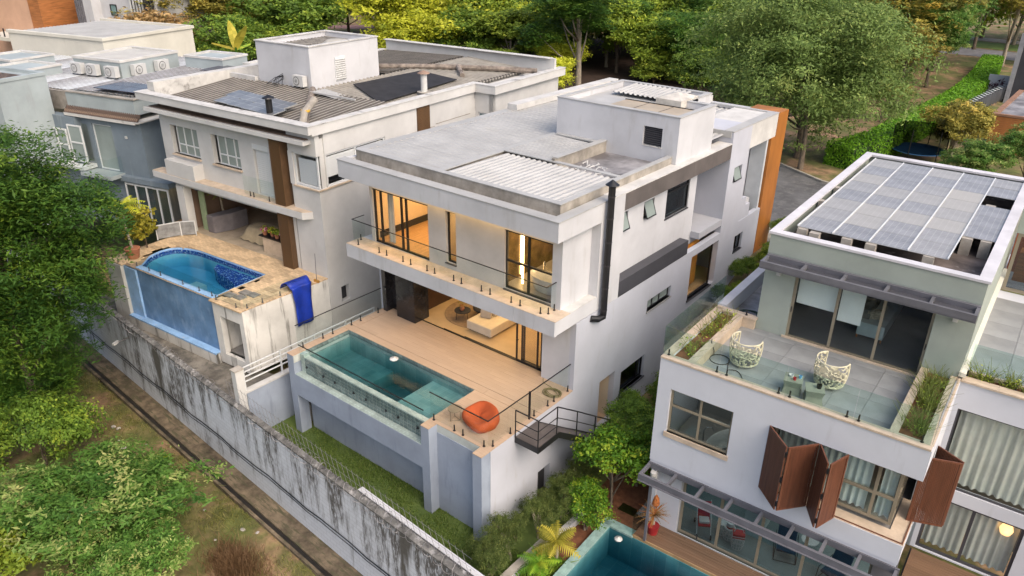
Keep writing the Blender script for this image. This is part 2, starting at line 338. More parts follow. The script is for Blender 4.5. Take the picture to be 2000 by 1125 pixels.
def part_copies(proto, places, parent):
    """alike pieces sharing one mesh: places are (x, y, z, rz, sx, sy, sz)"""
    for i, q in enumerate(places):
        o = proto if i == 0 else proto.copy()
        if i: COL.objects.link(o)
        o.parent = parent; o.location = q[:3]; o.rotation_euler = (0, 0, q[3] if len(q) > 3 else 0)
        if len(q) > 4: o.scale = q[4:7]
def unit(name, mat, bevel=0.0, parent=None):
    return MB().box(-.5, .5, -.5, .5, -.5, .5).build(name, mat, parent)
def window(par, ax, u0, u1, z0, z1, w, fm, gm, nv=(), nh=(), ft=.06, d=.07, name='window', pane=True):
    """frame with mullions at nv and transoms at nh (absolute); one child pane per opening"""
    b = MB()
    def bar(a, c, e, g, k=0):
        if ax == 'x': b.box(a, c, w - d / 2 - k, w + d / 2 + k, e, g)
        else: b.box(w - d / 2 - k, w + d / 2 + k, a, c, e, g)
    bar(u0, u0 + ft, z0, z1); bar(u1 - ft, u1, z0, z1); bar(u0 + ft, u1 - ft, z0, z0 + ft); bar(u0 + ft, u1 - ft, z1 - ft, z1)
    for v in nv: bar(v - ft / 2, v + ft / 2, z0 + ft, z1 - ft, .002)
    for h in nh: bar(u0 + ft, u1 - ft, h - ft / 2, h + ft / 2, .004)
    f = b.build(name, fm, par)
    if pane:
        vs = [u0 + ft] + [x for v in nv for x in (v - ft / 2, v + ft / 2)] + [u1 - ft]; hs = [z0 + ft] + [x for h in nh for x in (h - ft / 2, h + ft / 2)] + [z1 - ft]
        for i in range(0, len(vs), 2):
            for j in range(0, len(hs), 2):
                p = MB()
                if ax == 'x': p.box(vs[i], vs[i + 1], w - .004, w + .004, hs[j], hs[j + 1])
                else: p.box(w - .004, w + .004, vs[i], vs[i + 1], hs[j], hs[j + 1])
                p.build('pane', gm, f)
    return f
def curtain(name, label, F, ax, u0, u1, z0, z1, w, mat, amp=.05, pitch=.16, group=None):
    b = MB(); n = max(8, int((u1 - u0) / pitch * 6)); vs = []
    for z, k in ((z0, 1.0), (z1, .6)):
        for i in range(n + 1):
            u = u0 + (u1 - u0) * i / n; q = w + k * amp * math.sin(2 * PI * i / 6) * (1 + .4 * math.sin(i * .37)); vs.append((u, q, z) if ax == 'x' else (q, u, z))
    b.add(vs, [(i, i + 1, n + 2 + i, n + 1 + i) for i in range(n)])
    return solo(b, name, mat, label, 'curtain', F, group=group, smooth=True)
def lamp(name, F, p, power, sx, sy, col=(1, .66, .30), rx=0):
    """the ceiling light of a lit room"""
    l = bpy.data.lights.new(name, 'AREA'); l.shape = 'RECTANGLE'; l.size = sx; l.size_y = sy; l.energy = power; l.color = col
    o = bpy.data.objects.new(name, l); COL.objects.link(o); o.location = F.w(p); o.rotation_euler = (rx, 0, F.a); return o

# ------------------------------------------------------------------ foliage
def leaf_mesh(name, pos, up, size, tint, rng, asp=.45, mats=None, flat=.5):
    """one quad per leaf: positions, preferred normals, lengths; tint per face"""
    n = len(pos); nrm = up + rng.normal(0, flat, (n, 3)); nrm /= np.linalg.norm(nrm, axis=1)[:, None] + 1e-9
    t = rng.normal(0, 1, (n, 3)); t -= nrm * (t * nrm).sum(1)[:, None]; t /= np.linalg.norm(t, axis=1)[:, None] + 1e-9
    b = np.cross(nrm, t); L = size[:, None]; W = L * asp
    v = np.empty((n, 4, 3)); v[:, 0] = pos - t * L * .5; v[:, 1] = pos + b * W * .5 - t * L * .05; v[:, 2] = pos + t * L * .5 - nrm * L * .12; v[:, 3] = pos - b * W * .5 - t * L * .05
    me = bpy.data.meshes.new(name); me.vertices.add(4 * n); me.vertices.foreach_set('co', v.ravel()); me.loops.add(4 * n); me.loops.foreach_set('vertex_index', np.arange(4 * n, dtype=np.int32))
    me.polygons.add(n); me.polygons.foreach_set('loop_start', np.arange(0, 4 * n, 4, dtype=np.int32))
    try: me.polygons.foreach_set('loop_total', np.full(n, 4, dtype=np.int32))
    except Exception: pass
    me.update(calc_edges=True)
    a = me.attributes.new('tint', 'FLOAT', 'FACE'); a.data.foreach_set('value', np.clip(tint, 0, 1).astype(np.float32))
    for m in (mats or []): me.materials.append(m)
    return me
def crown_mesh(name, seed, R, nlobe, nclump, per, leaf, mat, style='round', spread=.35, asp=.45, low=-.55):
    """lobes round an uneven ellipsoid, clumps over the lobes, leaves in each clump; returns (mesh, lobe centres)"""
    rng = np.random.default_rng(seed); R = np.array(R, float)
    d = rng.normal(0, 1, (nlobe, 3)); d /= np.linalg.norm(d, axis=1)[:, None]; d[:, 2] = np.where(d[:, 2] < low, -d[:, 2] * .6, d[:, 2])
    lc = d * R * rng.uniform(.45, .78, nlobe)[:, None]; lr = rng.uniform(.26, .48, nlobe)[:, None] * R * np.array([1, 1, .85])
    lr *= rng.uniform(.75, 1.3, nlobe)[:, None]
    k = rng.integers(0, nlobe, nclump); q = rng.normal(0, 1, (nclump, 3)); q /= np.linalg.norm(q, axis=1)[:, None]; q[:, 2] = np.abs(q[:, 2]) * rng.choice([1, 1, 1, -.6], nclump)
    cc = lc[k] + q * lr[k] * rng.uniform(.72, 1.08, nclump)[:, None]
    if nlobe >= 14:                                             # ragged gaps where the crown is open
        g = rng.normal(0, 1, (7, 3)); g = g / np.linalg.norm(g, axis=1)[:, None] * R * rng.uniform(.6, 1.0, (7, 1)); gr = rng.uniform(.14, .30, 7)
        ok = np.all(np.linalg.norm(cc[:, None, :] - g[None], axis=2) > gr[None] * np.mean(R), axis=1); cc, k, q = cc[ok], k[ok], q[ok]; nclump = len(cc)
    ct = np.clip(.42 + rng.normal(0, .20, nclump) + .12 * (rng.random(nlobe)[k] - .5), 0, 1)
    n = nclump * per; ki = np.repeat(np.arange(nclump), per); sp = spread * float(np.mean(lr)) * rng.uniform(.6, 1.3, nclump)[ki][:, None]
    if style == 'fern':
        ang = rng.uniform(0, 2 * PI, n); rad = np.sqrt(rng.random(n)) * sp[:, 0]; off = np.stack([np.cos(ang) * rad, np.sin(ang) * rad, -.35 * rad ** 2 / np.maximum(sp[:, 0], .01) + rng.normal(0, .03, n)], 1)
        up = np.tile(np.array([0, 0, 1.0]), (n, 1)) + off * .5; fl = .25
    else:
        off = rng.normal(0, .55, (n, 3)) * sp * np.array([1, 1, .6]); up = q[ki] * .7 + np.array([0, 0, .5]); fl = .55
    pos = cc[ki] + off; size = leaf * np.clip(np.exp(rng.normal(-.05, .33, n)), .45, 1.6)
    tint = ct[ki] + rng.normal(0, .10, n)
    return leaf_mesh(name, pos, up, size, tint, rng, asp, [mat], fl), lc
def trunk_mb(h, r, lean=(0, 0), limbs=(), base=(0, 0), rng=random, n=8, forks=1):
    b = MB()
    for fk in range(forks):
        a = rng.uniform(0, 6.28); sx, sy = (0, 0) if forks == 1 else (math.cos(a) * r * .6, math.sin(a) * r * .6); lx, ly = lean[0] + sx * 5, lean[1] + sy * 5
        pts = [(base[0] + sx + lx * t * t + rng.uniform(-.06, .06) * h * .15, base[1] + sy + ly * t * t + rng.uniform(-.06, .06) * h * .15, h * t - .25) for t in (0, .08, .3, .6, .85, 1.0)]
        b.tube(pts, [r * 1.45, r * 1.1, r * .92, r * .75, r * .55, r * .3], n)
        for L in limbs:
            s = Vector(pts[rng.choice((2, 3, 4))]); e = Vector(L); m = s.lerp(e, .5) + Vector((0, 0, -.08 * (e - s).length))
            b.tube([s, m, e], [r * .42, r * .25, r * .06], 5)
    return b
SPECIES = {}
def species(key, *a, **k): SPECIES[key] = crown_mesh('crown_' + key, *a, **k)
def tree(name, label, key, p, h, R, seed=0, bark=BARK, tr=None, group=None, cat='tree', forks=1, cz=.62, lean=None, limbs=7, rz=None):
    """a trunk with limbs and a crown whose mesh is shared by the trees of its kind"""
    rg = random.Random(seed); me, lc = SPECIES[key]
    t = thing(name, label, cat, FM, p, 0, group)
    s = (R[0], R[1], R[2]); zc = h - R[2] * .92; le = lean or (rg.uniform(-.4, .4), rg.uniform(-.4, .4)); ang = rg.uniform(0, 6.28) if rz is None else rz
    c = bpy.data.objects.new('crown', me); COL.objects.link(c); c.parent = t; c.location = (le[0], le[1], zc); c.scale = s; c.rotation_euler = (0, 0, ang)
    ca, sa = math.cos(ang), math.sin(ang); L = []
    for q in lc[:limbs]:
        x, y, z = q[0] * s[0], q[1] * s[1], q[2] * s[2]; L.append((le[0] + ca * x - sa * y, le[1] + sa * x + ca * y, zc + z * .9))
    trunk_mb(zc + R[2] * .25, tr or .03 * h + .03, le, L, rng=rg, forks=forks).build('trunk', bark, t, smooth=True)
    return t
def blades(name, pts, h, mat, seed=1, w=.012, lean=.35):
    """upright grass blades (one narrow triangle-like quad each)"""
    rng = np.random.default_rng(seed); n = len(pts); pts = np.asarray(pts, float); hh = h * rng.uniform(.5, 1.3, n); a = rng.uniform(0, 2 * PI, n)
    d = np.stack([np.cos(a), np.sin(a), np.zeros(n)], 1); tip = pts + np.stack([rng.normal(0, lean, n) * hh, rng.normal(0, lean, n) * hh, hh], 1)
    v = np.empty((n, 4, 3)); v[:, 0] = pts - d * w; v[:, 1] = pts + d * w; v[:, 2] = tip + d * w * .3; v[:, 3] = tip - d * w * .3
    me = bpy.data.meshes.new(name); me.vertices.add(4 * n); me.vertices.foreach_set('co', v.ravel()); me.loops.add(4 * n); me.loops.foreach_set('vertex_index', np.arange(4 * n, dtype=np.int32))
    me.polygons.add(n); me.polygons.foreach_set('loop_start', np.arange(0, 4 * n, 4, dtype=np.int32))
    try: me.polygons.foreach_set('loop_total', np.full(n, 4, dtype=np.int32))
    except Exception: pass
    me.update(calc_edges=True); t = me.attributes.new('tint', 'FLOAT', 'FACE'); t.data.foreach_set('value', np.clip(rng.normal(.5, .2, n), 0, 1).astype(np.float32)); me.materials.append(mat)
    o = bpy.data.objects.new(name, me); COL.objects.link(o); return o
# ================================================================== MIDDLE HOUSE
SPIG = None
def spigots(par, spots, F, z, h=.24, r=.024, mat=None):
    b = MB().lathe([(.05, 0), (.05, .015), (r, .02), (r, h)], n=10)
    o = b.build('post', mat or BLACKM, par); part_copies(o, [(x, y, z, 0) for x, y in spots], par)
def glass_rail(label, F, segs, z, h, spots, handrail=True, mat=CLEAR, gap=.07, spig_h=.24, group=None, spm=None, name='glass_railing'):
    """segs: ((x0,y0),(x1,y1)) glass panels standing on spigots"""
    t = thing(name, label, 'railing', F, (0, 0, 0), 0, group)
    for (x0, y0), (x1, y1) in segs:
        L = math.hypot(x1 - x0, y1 - y0); a = math.atan2(y1 - y0, x1 - x0)
        g = MB().obox((0, 0, 0), (L - .012, .012, h - gap)).build('glass_panel', mat, t); g.location = ((x0 + x1) / 2, (y0 + y1) / 2, z + gap + (h - gap) / 2); g.rotation_euler = (0, 0, a)
    spigots(t, spots, F, z, spig_h, mat=spm)
    if handrail:
        runs = [[segs[0][0], segs[0][1]]]
        for s in segs[1:]:
            if math.dist(runs[-1][-1], s[0]) < .03: runs[-1].append(s[1])
            else: runs.append([s[0], s[1]])
        for r in runs:
            b = MB()
            for p, q in zip(r, r[1:]):
                L = math.dist(p, q); b.obox(((p[0] + q[0]) / 2, (p[1] + q[1]) / 2, z + h + .012), (L + .03, .035, .025), math.atan2(q[1] - p[1], q[0] - p[0]))
            b.build('handrail', BLACKM, t)
    return t

H = thing('modern_house', 'white modern house in the middle with lit rooms, balcony and green tiled pool', 'house')
# --- structural walls and slabs
b = MB()
b.wall('y', 5.2, 21.7, 0, -.25, -4.2, 2.83, [(7.08, 8.2, -2.85, -.55), (8.7, 10.62, -1.94, -.86), (10.4, 12.4, 1.25, 1.77), (14.15, 16.85, .35, 2.5), (18.72, 19.65, 1.25, 2.1)])
b.wall('y', .46, 5.2, 0, -.25, -4.2, -.026, [(3.15, 3.9, -4.1, -2.56)])
b.build('wall', WHITER, H)
b = MB(); b.wall('x', -1.5, -.25, 5.2, 5.45, -.04, 2.85); b.build('wall', WHITE, H)                # living room end wall
b = MB(); b.wall('x', -10.3, -.8, 4.75, 4.97, 3.45, 6.35, [(-10.13, -6.9, 3.45, 5.84), (-5.95, -5.42, 3.7, 5.84), (-3.0, -.8, 3.5, 5.84)])
b.build('wall', M('balcony_wall', (.50, .48, .46), .75, .08, .6), H)
b = MB(); b.box(-.78, -.37, 4.66, 7.9, 3.45, 6.35); b.build('wall', WHITE, H)                       # blind panel in the side frame
b = MB(); b.wall('y', 7.9, 14.62, -.42, -.65, 3.45, 6.37, [(8.05, 8.95, 5.3, 6.02), (10.15, 10.95, 5.3, 6.02), (11.98, 13.98, 4.8, 6.2)]); b.build('wall', WHITE, H)
b = MB(); b.box(-2.2, -.65, 14.4, 14.62, 3.5, 6.35).box(-2.4, -2.2, 14.4, 16.9, 3.5, 6.35).box(-2.2, -.01, 14.62, 16.9, 3.2, 3.5)
b.build('recess', M('recess_grey', (.42, .43, .47), .7, .06, .6), H)
b = MB(); b.wall('y', 16.9, 18.92, 0, -2.2, 2.83, 7.56, [(17.5, 18.35, 5.12, 5.82)]); b.build('wall', WHITER, H)
b = MB(); b.box(-2.2, -.9, 18.92, 21.6, 0, 6.4).box(-.9, -.6, 19.75, 20.05, 3.5, 6.4).box(-.9, -.02, 18.92, 20.05, 2.83, 3.5).box(-.5, -.02, 18.92, 19.5, 3.5, 3.95).build('wall', WHITER, H)
b = MB(); b.box(-2.2, -.004, 18.925, 22.0, 6.42, 7.55); b.build('beam', CONCL, H)
b = MB(); b.box(-.85, -.1, 21.25, 21.45, .3, 6.42); b.build('wall', M('pale_blade_wall', (.50, .53, .55), .7, .06), H)
b = MB(); b.box(-1.6, .02, 22.0, 23.25, .2, 7.55).box(-1.6, .02, 21.5, 22.0, .2, 6.41); b.build('cladding_panel', CORTEN, H)
# hidden sides so that nothing is open
b = MB(); b.box(-11.0, -10.75, 5.6, 24, -3, 7.0).box(-11, -.3, 23.3, 23.55, -3, 7.3); b.build('wall', WHITE, H)
# --- floors
b = MB(); b.box(-10.4, -.26, 5.46, 21, -.4, -.012); b.build('floor', INFLOOR, H)
b = MB(); b.box(-10.95, -.45, 4.0, 21, 2.87, 3.42).box(-.45, -.003, 3.87, 7.2, 2.87, 3.447); b.build('slab', WHITE, H)
b = MB(); b.box(-.47, 0.0, 7.955, 13.6, 2.84, 3.49); b.build('canopy', DKGREY, H)
b = MB(); b.box(-.4, 0.0, 7.2, 7.95, 2.84, 7.05); b.build('fin', WHITE, H)
b = MB(); b.box(-.64, 0.0, 7.953, 16.89, 6.37, 7.03); b.build('top_band', DKBAND, H)
b = MB(); b.box(-.5, .003, 6.42, 7.0, 3.45, 6.35); b.build('jamb', WHITE, H)
b = MB(); b.box(-.66, .012, 7.21, 16.88, 7.035, 7.075); b.build('coping', CONCL, H)
# balcony front in separate panels
js = [-10.95, -9.15, -8.23, -5.47, -3.67, -1.82, -.9, 0.0]
for x0, x1 in zip(js, js[1:]): MB().box(x0 + .006, x1 - .006, 3.84, 3.99, 2.85, 3.43).build('front_panel', WHITE, H)
MB().box(-10.95, -10.85, 4.0, 5.0, 2.86, 3.43).build('front_panel', WHITE, H)
bt = MB().box(-.5, .5, -.5, .5, -.02, 0).build('floor_tile', BEIGE, H)
part_copies(bt, [(-10.94 + .455 + i * .913, 3.84 + .455, 3.455, 0, .905, .905, 1) for i in range(12)], H)
MB().box(-.37, 0.0, 4.75, 6.42, 3.43, 3.452).build('floor_tile', CONCL, H)
# --- roof fascia, coping, parapets
b = MB(); b.box(-11.05, 0, 3.84, 4.03, 6.35, 7.05).box(-.19, 0, 4.03, 7.2, 6.35, 7.05).box(-11.05, -10.87, 4.03, 24, 6.35, 7.05); b.build('fascia', WHITE, H)
b = MB(); b.box(-10.87, -.19, 4.03, 8, 6.37, 6.5); b.build('soffit', WHITE, H)
b = MB(); b.box(-11.07, .02, 3.82, 4.28, 7.05, 7.09).box(-.42, .02, 4.28, 7.2, 7.05, 7.09); b.build('coping', ROOFM, H)
b = MB(); b.box(-10.87, -.4, 4.28, 24, 6.5, 6.93); b.build('gutter', CONC, H)
b = MB(); b.box(-10.75, -.5, 4.6, 4.76, 6.93, 7.37).box(-.67, -.5, 4.76, 12.2, 6.93, 7.37).box(-10.75, -10.6, 4.76, 14.5, 6.93, 7.3)
b.box(-3.75, -3.6, 8.5, 12.2, 6.93, 7.5).box(-6.35, -6.2, 4.76, 12.2, 6.93, 7.33); b.build('parapet', CONC, H)
b = MB(); b.box(-10.78, -.47, 4.57, 4.83, 7.37, 7.40).box(-.7, -.47, 4.83, 12.2, 7.37, 7.40).box(-6.42, -6.1, 4.83, 12.2, 7.34, 7.375).box(-3.85, -3.55, 8.62, 12.2, 7.5, 7.53).box(-6.1, -.7, 8.42, 8.62, 7.37, 7.41)
b.box(-11.05, -10.55, 4.83, 24, 7.30, 7.34).box(-6.1, -3.85, 11.95, 12.2, 7.375, 7.43); b.build('flashing', ROOFM, H)
def roof_sheets(x0, x1, y0, y1, z, ax, n, mat, pitch=.25, h=.04, slope=0.0, par=None):
    for i in range(n):
        if ax == 'x': a, c = y0 + (y1 - y0) * i / n, y0 + (y1 - y0) * (i + 1) / n; MB().corr(x0, x1, a, c, z + .003 * (i % 2), 'x', pitch, h, slope).build('roof_sheet', mat, par or H)
        else: a, c = x0 + (x1 - x0) * i / n, x0 + (x1 - x0) * (i + 1) / n; MB().corr(a, c, y0, y1, z + .003 * (i % 2), 'y', pitch, h, slope).build('roof_sheet', mat, par or H)
roof_sheets(-10.58, -6.3, 4.83, 23.2, 7.31, 'x', 9, ROOFM, .34, .03, -.1)
roof_sheets(-6.0, -.72, 4.84, 8.4, 7.33, 'y', 5, ROOFW, .27, .05, -.04)
roof_sheets(-6.1, -3.86, 8.63, 11.95, 7.36, 'x', 3, ROOFM, .25, .035, -.06)
roof_sheets(-3.9, -.45, 15.5, 22.0, 7.38, 'y', 4, ROOFM, .25, .035, .02)
b = MB(); b.box(-.45, .015, 16.88, 22.0, 7.55, 7.60).box(-4.2, -.45, 21.75, 22.0, 7.5, 7.6).box(-4.2, -3.9, 17.5, 21.75, 7.45, 7.55).box(-2.2, -.1, 16.85, 16.97, 7.3, 7.58); b.build('coping', ROOFM, H)
b = MB(); b.box(-11.0, -10.4, 14.6, 24, 7.34, 7.62).box(-10.4, -4.2, 23.2, 23.5, 7.0, 7.62); b.build('parapet', CONCL, H)
b = MB(); b.box(-3.6, -.67, 8.62, 12.2, 6.93, 7.01); b.build('courtyard_floor', CONCD, H)
# --- roof tower
b = MB(); b.wall('x', -6.22, -.3, 12.2, 12.4, 6.9, 8.95, [(-1.88, -1.02, 7.66, 8.42)]); b.box(-.5, -.3, 12.4, 15.35, 6.9, 8.95).box(-6.22, -6.02, 12.4, 17.3, 6.9, 8.95).box(-1.75, -.5, 15.15, 15.35, 6.9, 8.95).box(-1.75, -1.55, 15.35, 17.3, 6.9, 8.95).box(-6.22, -1.55, 17.3, 17.5, 6.9, 8.95)
tw = b.build('roof_tower', WHITE, H)
tr_ = []
b = MB(); b.box(-6.25, -.27, 12.17, 12.42, 8.95, 8.99).box(-.52, -.27, 12.42, 15.38, 8.95, 8.99).box(-6.25, -6.0, 12.42, 17.53, 8.95, 8.99).box(-1.77, -.52, 15.13, 15.38, 8.95, 8.99).box(-1.77, -1.52, 15.38, 17.53, 8.95, 8.99).box(-6.0, -1.77, 17.28, 17.53, 8.95, 8.99).build('coping', ROOFW, tw)
MB().box(-6.0, -1.77, 12.42, 17.28, 8.6, 8.72).box(-1.77, -.52, 12.42, 15.13, 8.6, 8.7).build('roof', ROOFW, tw)
for i in range(3): MB().corr(-5.4 + i * 1.0, -4.4 + i * 1.0, 15.2, 17.2, 8.86, 'y', .25, .06, .08).build('roof_sheet', ROOFW, tw)
MB().box(-2.75, -1.55, 14.6, 16.2, 8.72, 9.05).add([(-2.75, 14.6, 9.05), (-1.55, 14.6, 9.05), (-1.55, 16.2, 9.05), (-2.75, 16.2, 9.05), (-2.15, 15.4, 9.25)], [(0, 1, 4), (1, 2, 4), (2, 3, 4), (3, 0, 4)]).build('skylight', M('skylight_box', (.55, .52, .47), .6, .15, 2), tw)
lv = MB().box(-1.86, -1.04, 12.30, 12.34, 7.68, 8.40).build('louvre_window', DARKIN, H)
sl = MB().obox((0, 0, 0), (.80, .03, .05), 0, .5).build('slat', DKGREY, lv); part_copies(sl, [(-1.45, 12.27, 7.74 + i * .085, 0) for i in range(8)], lv)
MB().box(-1.9, -1.0, 12.17, 12.26, 7.62, 7.66).build('sill', CONCL, H)
# --- windows and doors
BLK = BLACKM
w = window(H, 'x', -10.13, -6.9, 3.45, 5.84, 4.86, BLK, AMBERG, nv=(-9.72, -8.5, -8.22), ft=.08)
window(H, 'x', -5.95, -5.42, 3.7, 5.84, 4.90, BLK, AMBERG, ft=.07)
MB().box(-6.0, -5.4, 4.70, 4.78, 3.66, 3.70).build('sill', DKGREY, H)
window(H, 'x', -3.0, -.8, 3.5, 5.84, 4.86, BLK, AMBERG, nv=(-1.95,), nh=(4.63,), ft=.08)
MB().box(-3.02, -.79, 4.68, 4.77, 3.452, 3.5).build('sill', DKGREY, H)
window(H, 'y', 11.98, 13.98, 4.8, 6.2, -.5, BLK, DARKG, nh=(5.85,), ft=.06); MB().box(-.45, -.38, 11.95, 14.0, 4.75, 4.8).build('sill', DKGREY, H)
for y0, y1, x in ((8.05, 8.95, -.5), (10.15, 10.95, -.5), (17.5, 18.35, -.16)):
    z0, z1 = (5.3, 6.02) if x < -.3 else (5.12, 5.82)
    f = window(H, 'y', y0, y1, z0, z1, x, BLK, PANE_OP, ft=.045, pane=False, name='awning_window')
    s = MB(); k = .045; y2, y3, hz = y0 + k, y1 - k, z1 - z0 - k   # sash hinged at the top, pushed out
    s.obox((0, (y2 + y3) / 2, -hz / 2), (.03, y3 - y2, hz)); o = s.build('sash', PANE_OP, f); o.location = (x, 0, z1 - .03); o.rotation_euler = (0, -.34, 0)
    e = MB(); e.box(-.02, .02, y2 - .01, y3 + .01, -hz - .02, -hz + .03).box(-.02, .02, y2 - .01, y2 + .03, -hz, 0).box(-.02, .02, y3 - .03, y3 + .01, -hz, 0); o2 = e.build('sash_frame', BLK, f); o2.location = (x, 0, z1 - .03); o2.rotation_euler = (0, -.34, 0)
    MB().box(x - .3, x - .25, y0 - .1, y1 + .1, z0 - .1, z1 + .1).build('backing', WARMW, H)
MB().box(-1.0, -.95, 11.9, 14.1, 4.7, 6.3).build('backing', DARKIN, H)
window(H, 'y', 8.7, 10.62, -1.94, -.86, -.14, BLK, DARKG, nv=(10.2,), ft=.05); MB().box(-.3, .05, 8.66, 10.68, -2.0, -1.94).build('sill', DKGREY, H)
MB().box(-.9, -.85, 8.5, 10.8, -2.1, -.7).build('backing', DARKIN, H)
window(H, 'y', 10.4, 12.4, 1.25, 1.77, -.14, BLK, PANE_OP, nv=(11.0, 11.6), ft=.06); MB().box(-.2, .04, 10.36, 12.46, 1.2, 1.25).build('sill', M('stone_sill', (.3, .29, .28), .6), H)
window(H, 'y', 14.15, 16.45, .35, 2.5, -.12, BLK, AMBERG, ft=.06); MB().box(-.25, .06, 14.1, 16.5, .29, .35).build('sill', DKGREY, H)
MB().box(-.9, -.86, 14.0, 16.6, .2, 2.7).build('blind', M('amber_blind', (.55, .26, .05), .6, .08, 1), H)
window(H, 'y', 18.72, 19.65, 1.25, 2.1, -.14, BLK, DARKG, nv=(19.2,), ft=.05); MB().box(-.1, .04, 18.7, 19.7, 1.2, 1.25).build('sill', DKGREY, H); MB().box(-.5, -.46, 18.6, 19.8, 1.1, 2.2).build('backing', DARKIN, H)
window(H, 'y', 18.98, 19.7, 5.2, 6.38, -.86, BLK, DARKG, ft=.05, pane=False)
MB().box(-.88, -.84, 19.03, 19.65, 5.25, 6.33).build('blind', M('purple_grey_blind', (.06, .05, .065), .4), H)
# side passage door opening and its lobby
MB().box(-1.6, -.25, 7.0, 7.06, -2.9, -.5).box(-1.6, -.25, 8.22, 8.28, -2.9, -.5).box(-1.66, -1.6, 7.0, 8.28, -2.9, -.5).build('lobby_wall', WARMW, H)
MB().box(-1.6, 0.6, 7.06, 8.22, -2.95, -2.86).build('lobby_floor', DECK, H)
MB().box(-.7, -.26, 3.05, 4.0, -4.15, -2.5).build('backing', DARKIN, H)
# --- living room
MB().box(-10.2, -1.0, 11.0, 11.15, 0, 2.85).box(-1.55, -1.45, 5.46, 11.0, 0, 2.85).build('living_room_wall', WARMW, H)
MB().box(-10.2, -1.5, 5.5, 11.0, 2.852, 2.868).build('ceiling', WARMW, H)
MB().box(-8.85, -8.75, 5.95, 11.0, .0, 2.85).build('living_room_wall', M('dark_timber_wall', (.045, .022, .014), .35, .15, 1), H)
for x0, x1, y0, y1 in ((-10.28, -10.05, 5.08, 6.1), (-10.05, -9.4, 5.45, 6.1)): MB().box(x0, x1, y0, y1, 0.004, 2.85).build('marble_pier', MARBLE, H)
for i, z in enumerate((0.004, .95, 1.9)):
    MB().box(-9.38, -8.26, 5.07, 5.93, z, z + .945).build('marble_slab', MARBLE, H)
b = MB(); [b.box(x0, -1.62, 5.50 + k * .05, 5.535 + k * .05, .001, .028) for k, x0 in enumerate((-8.25, -7.0, -5.85))]; b.build('door_track', BLK, H)
for x0, x1, y in ((-3.0, -1.9, 5.52), (-2.78, -1.75, 5.58), (-2.72, -1.68, 5.64)): window(H, 'x', x0, x1, .03, 2.84, y, BLK, AMBERG, ft=.07, d=.04, name='sliding_door')
MB().box(-1.66, -1.5, 5.46, 5.7, .0, 2.85).build('door_jamb', BLK, H)
MB().box(-2.97, -2.85, 5.46, 5.49, 1.0, 1.03).build('handle', BLK, H)
# --- upper rooms
MB().box(-10.75, -.8, 8.6, 8.75, 3.43, 6.36).box(-6.5, -6.4, 4.98, 8.6, 3.43, 6.36).box(-4.9, -4.8, 4.98, 8.6, 3.43, 6.36).box(-10.4, -10.3, 4.98, 8.6, 3.43, 6.36).build('room_wall', WARMW, H)
MB().box(-10.3, -3.25, 4.98, 8.6, 3.425, 3.46).build('room_floor', WOODF, H)
MB().box(-10.3, -.8, 4.98, 8.6, 6.33, 6.36).build('ceiling', WARMW, H)
MB().box(-10.25, -6.5, 8.55, 8.597, 3.46, 3.75).box(-10.297, -10.25, 5.2, 8.55, 3.46, 3.75).build('skirting', DARKIN, H)
MB().box(-3.3, -3.25, 4.98, 8.6, 3.43, 6.36).box(-3.25, -.8, 8.5, 8.59, 3.43, 6.33).box(-.88, -.8, 4.98, 8.5, 3.43, 6.33).build('bathroom_wall', M('dark_gold_stone', (.19, .13, .055), .25, .3, 1.5, stain=(.5, .42, .25), st_sc=(1, 1, .8), st_rng=(.7, .71), st_scale=1.3), H)
MB().box(-3.25, -.8, 4.98, 8.5, 3.426, 3.47).build('bathroom_floor', M('bath_floor', (.33, .31, .28), .3, .08, 1), H)
MB().box(-3.24, -3.20, 6.0, 6.05, 3.55, 6.2).build('light_strip', LEDW, H)
MB().box(-2.62, -2.55, 5.3, 5.33, 3.6, 5.8).build('light_strip', LEDW, H)
MB().box(-4.8, -4.76, 5.0, 8.5, 3.46, 6.3).build('wardrobe', M('wardrobe_wood', (.26, .13, .05), .4, .15, 1, sc=(1, 1, 6)), H)
# --- deck, pool, terrace base
b = MB(); b.box(-10.44, -10.03, .02, 5.45, -.34, -.025).box(-10.03, -.01, 2.87, 5.45, -.34, -.028).box(-2.86, -.01, .42, 2.87, -.34, -.028).box(-2.8, -2.44, .02, .42, -.34, -.028).box(-.41, -.012, .02, .42, -.34, -.028); b.build('deck_base', GROUT, H)
tile = MB().box(-.5, .5, -.5, .5, -.024, 0).build('deck_tile', DECK, H); pl = []
def deck_fill(x0, x1, y0, y1, pw=.205, pL=1.2):
    y = y0; r = 0
    while y < y1 - .02:
        yy = min(y + pw, y1); x = x0 - (r % 3) * .4
        while x < x1 - .02:
            a, c = max(x, x0), min(x + pL, x1)
            if c - a > .03: pl.append(((a + c) / 2, (y + yy) / 2, random.uniform(-.001, .001), 0, c - a - .004, yy - y - .004, 1))
            x += pL
        y = yy; r += 1
deck_fill(-10.0, -.0, 3.26, 5.45); deck_fill(-10.45, -2.45, 2.88, 3.24, .36, .8); deck_fill(-2.44, 0, 2.88, 3.24, .36, .8); deck_fill(-2.84, 0, .42, 2.87); deck_fill(-10.45, -10.05, .0, 2.87, 1.0, .4); deck_fill(-10.45, -10.02, 3.26, 5.45, 1.0, .45)
deck_fill(-2.83, -2.43, -.0, .42, .42); deck_fill(-.41, 0.0, -.0, .42, .42)
part_copies(tile, pl, H)
for x0, x1, y1 in ((-10.45, -10.06, .5), (-2.82, -2.43, .45), (-.4, -.002, .455)): MB().box(x0, x1, .003, y1, -4.2, -.026).build('pier', BLUEW, H)
b = MB(); b.box(-2.43, -.4, .40, .6, -4.2, -.345).box(-10.06, -2.82, .6, .75, -4.2, -1.86); b.build('base_wall', BLUEW, H)
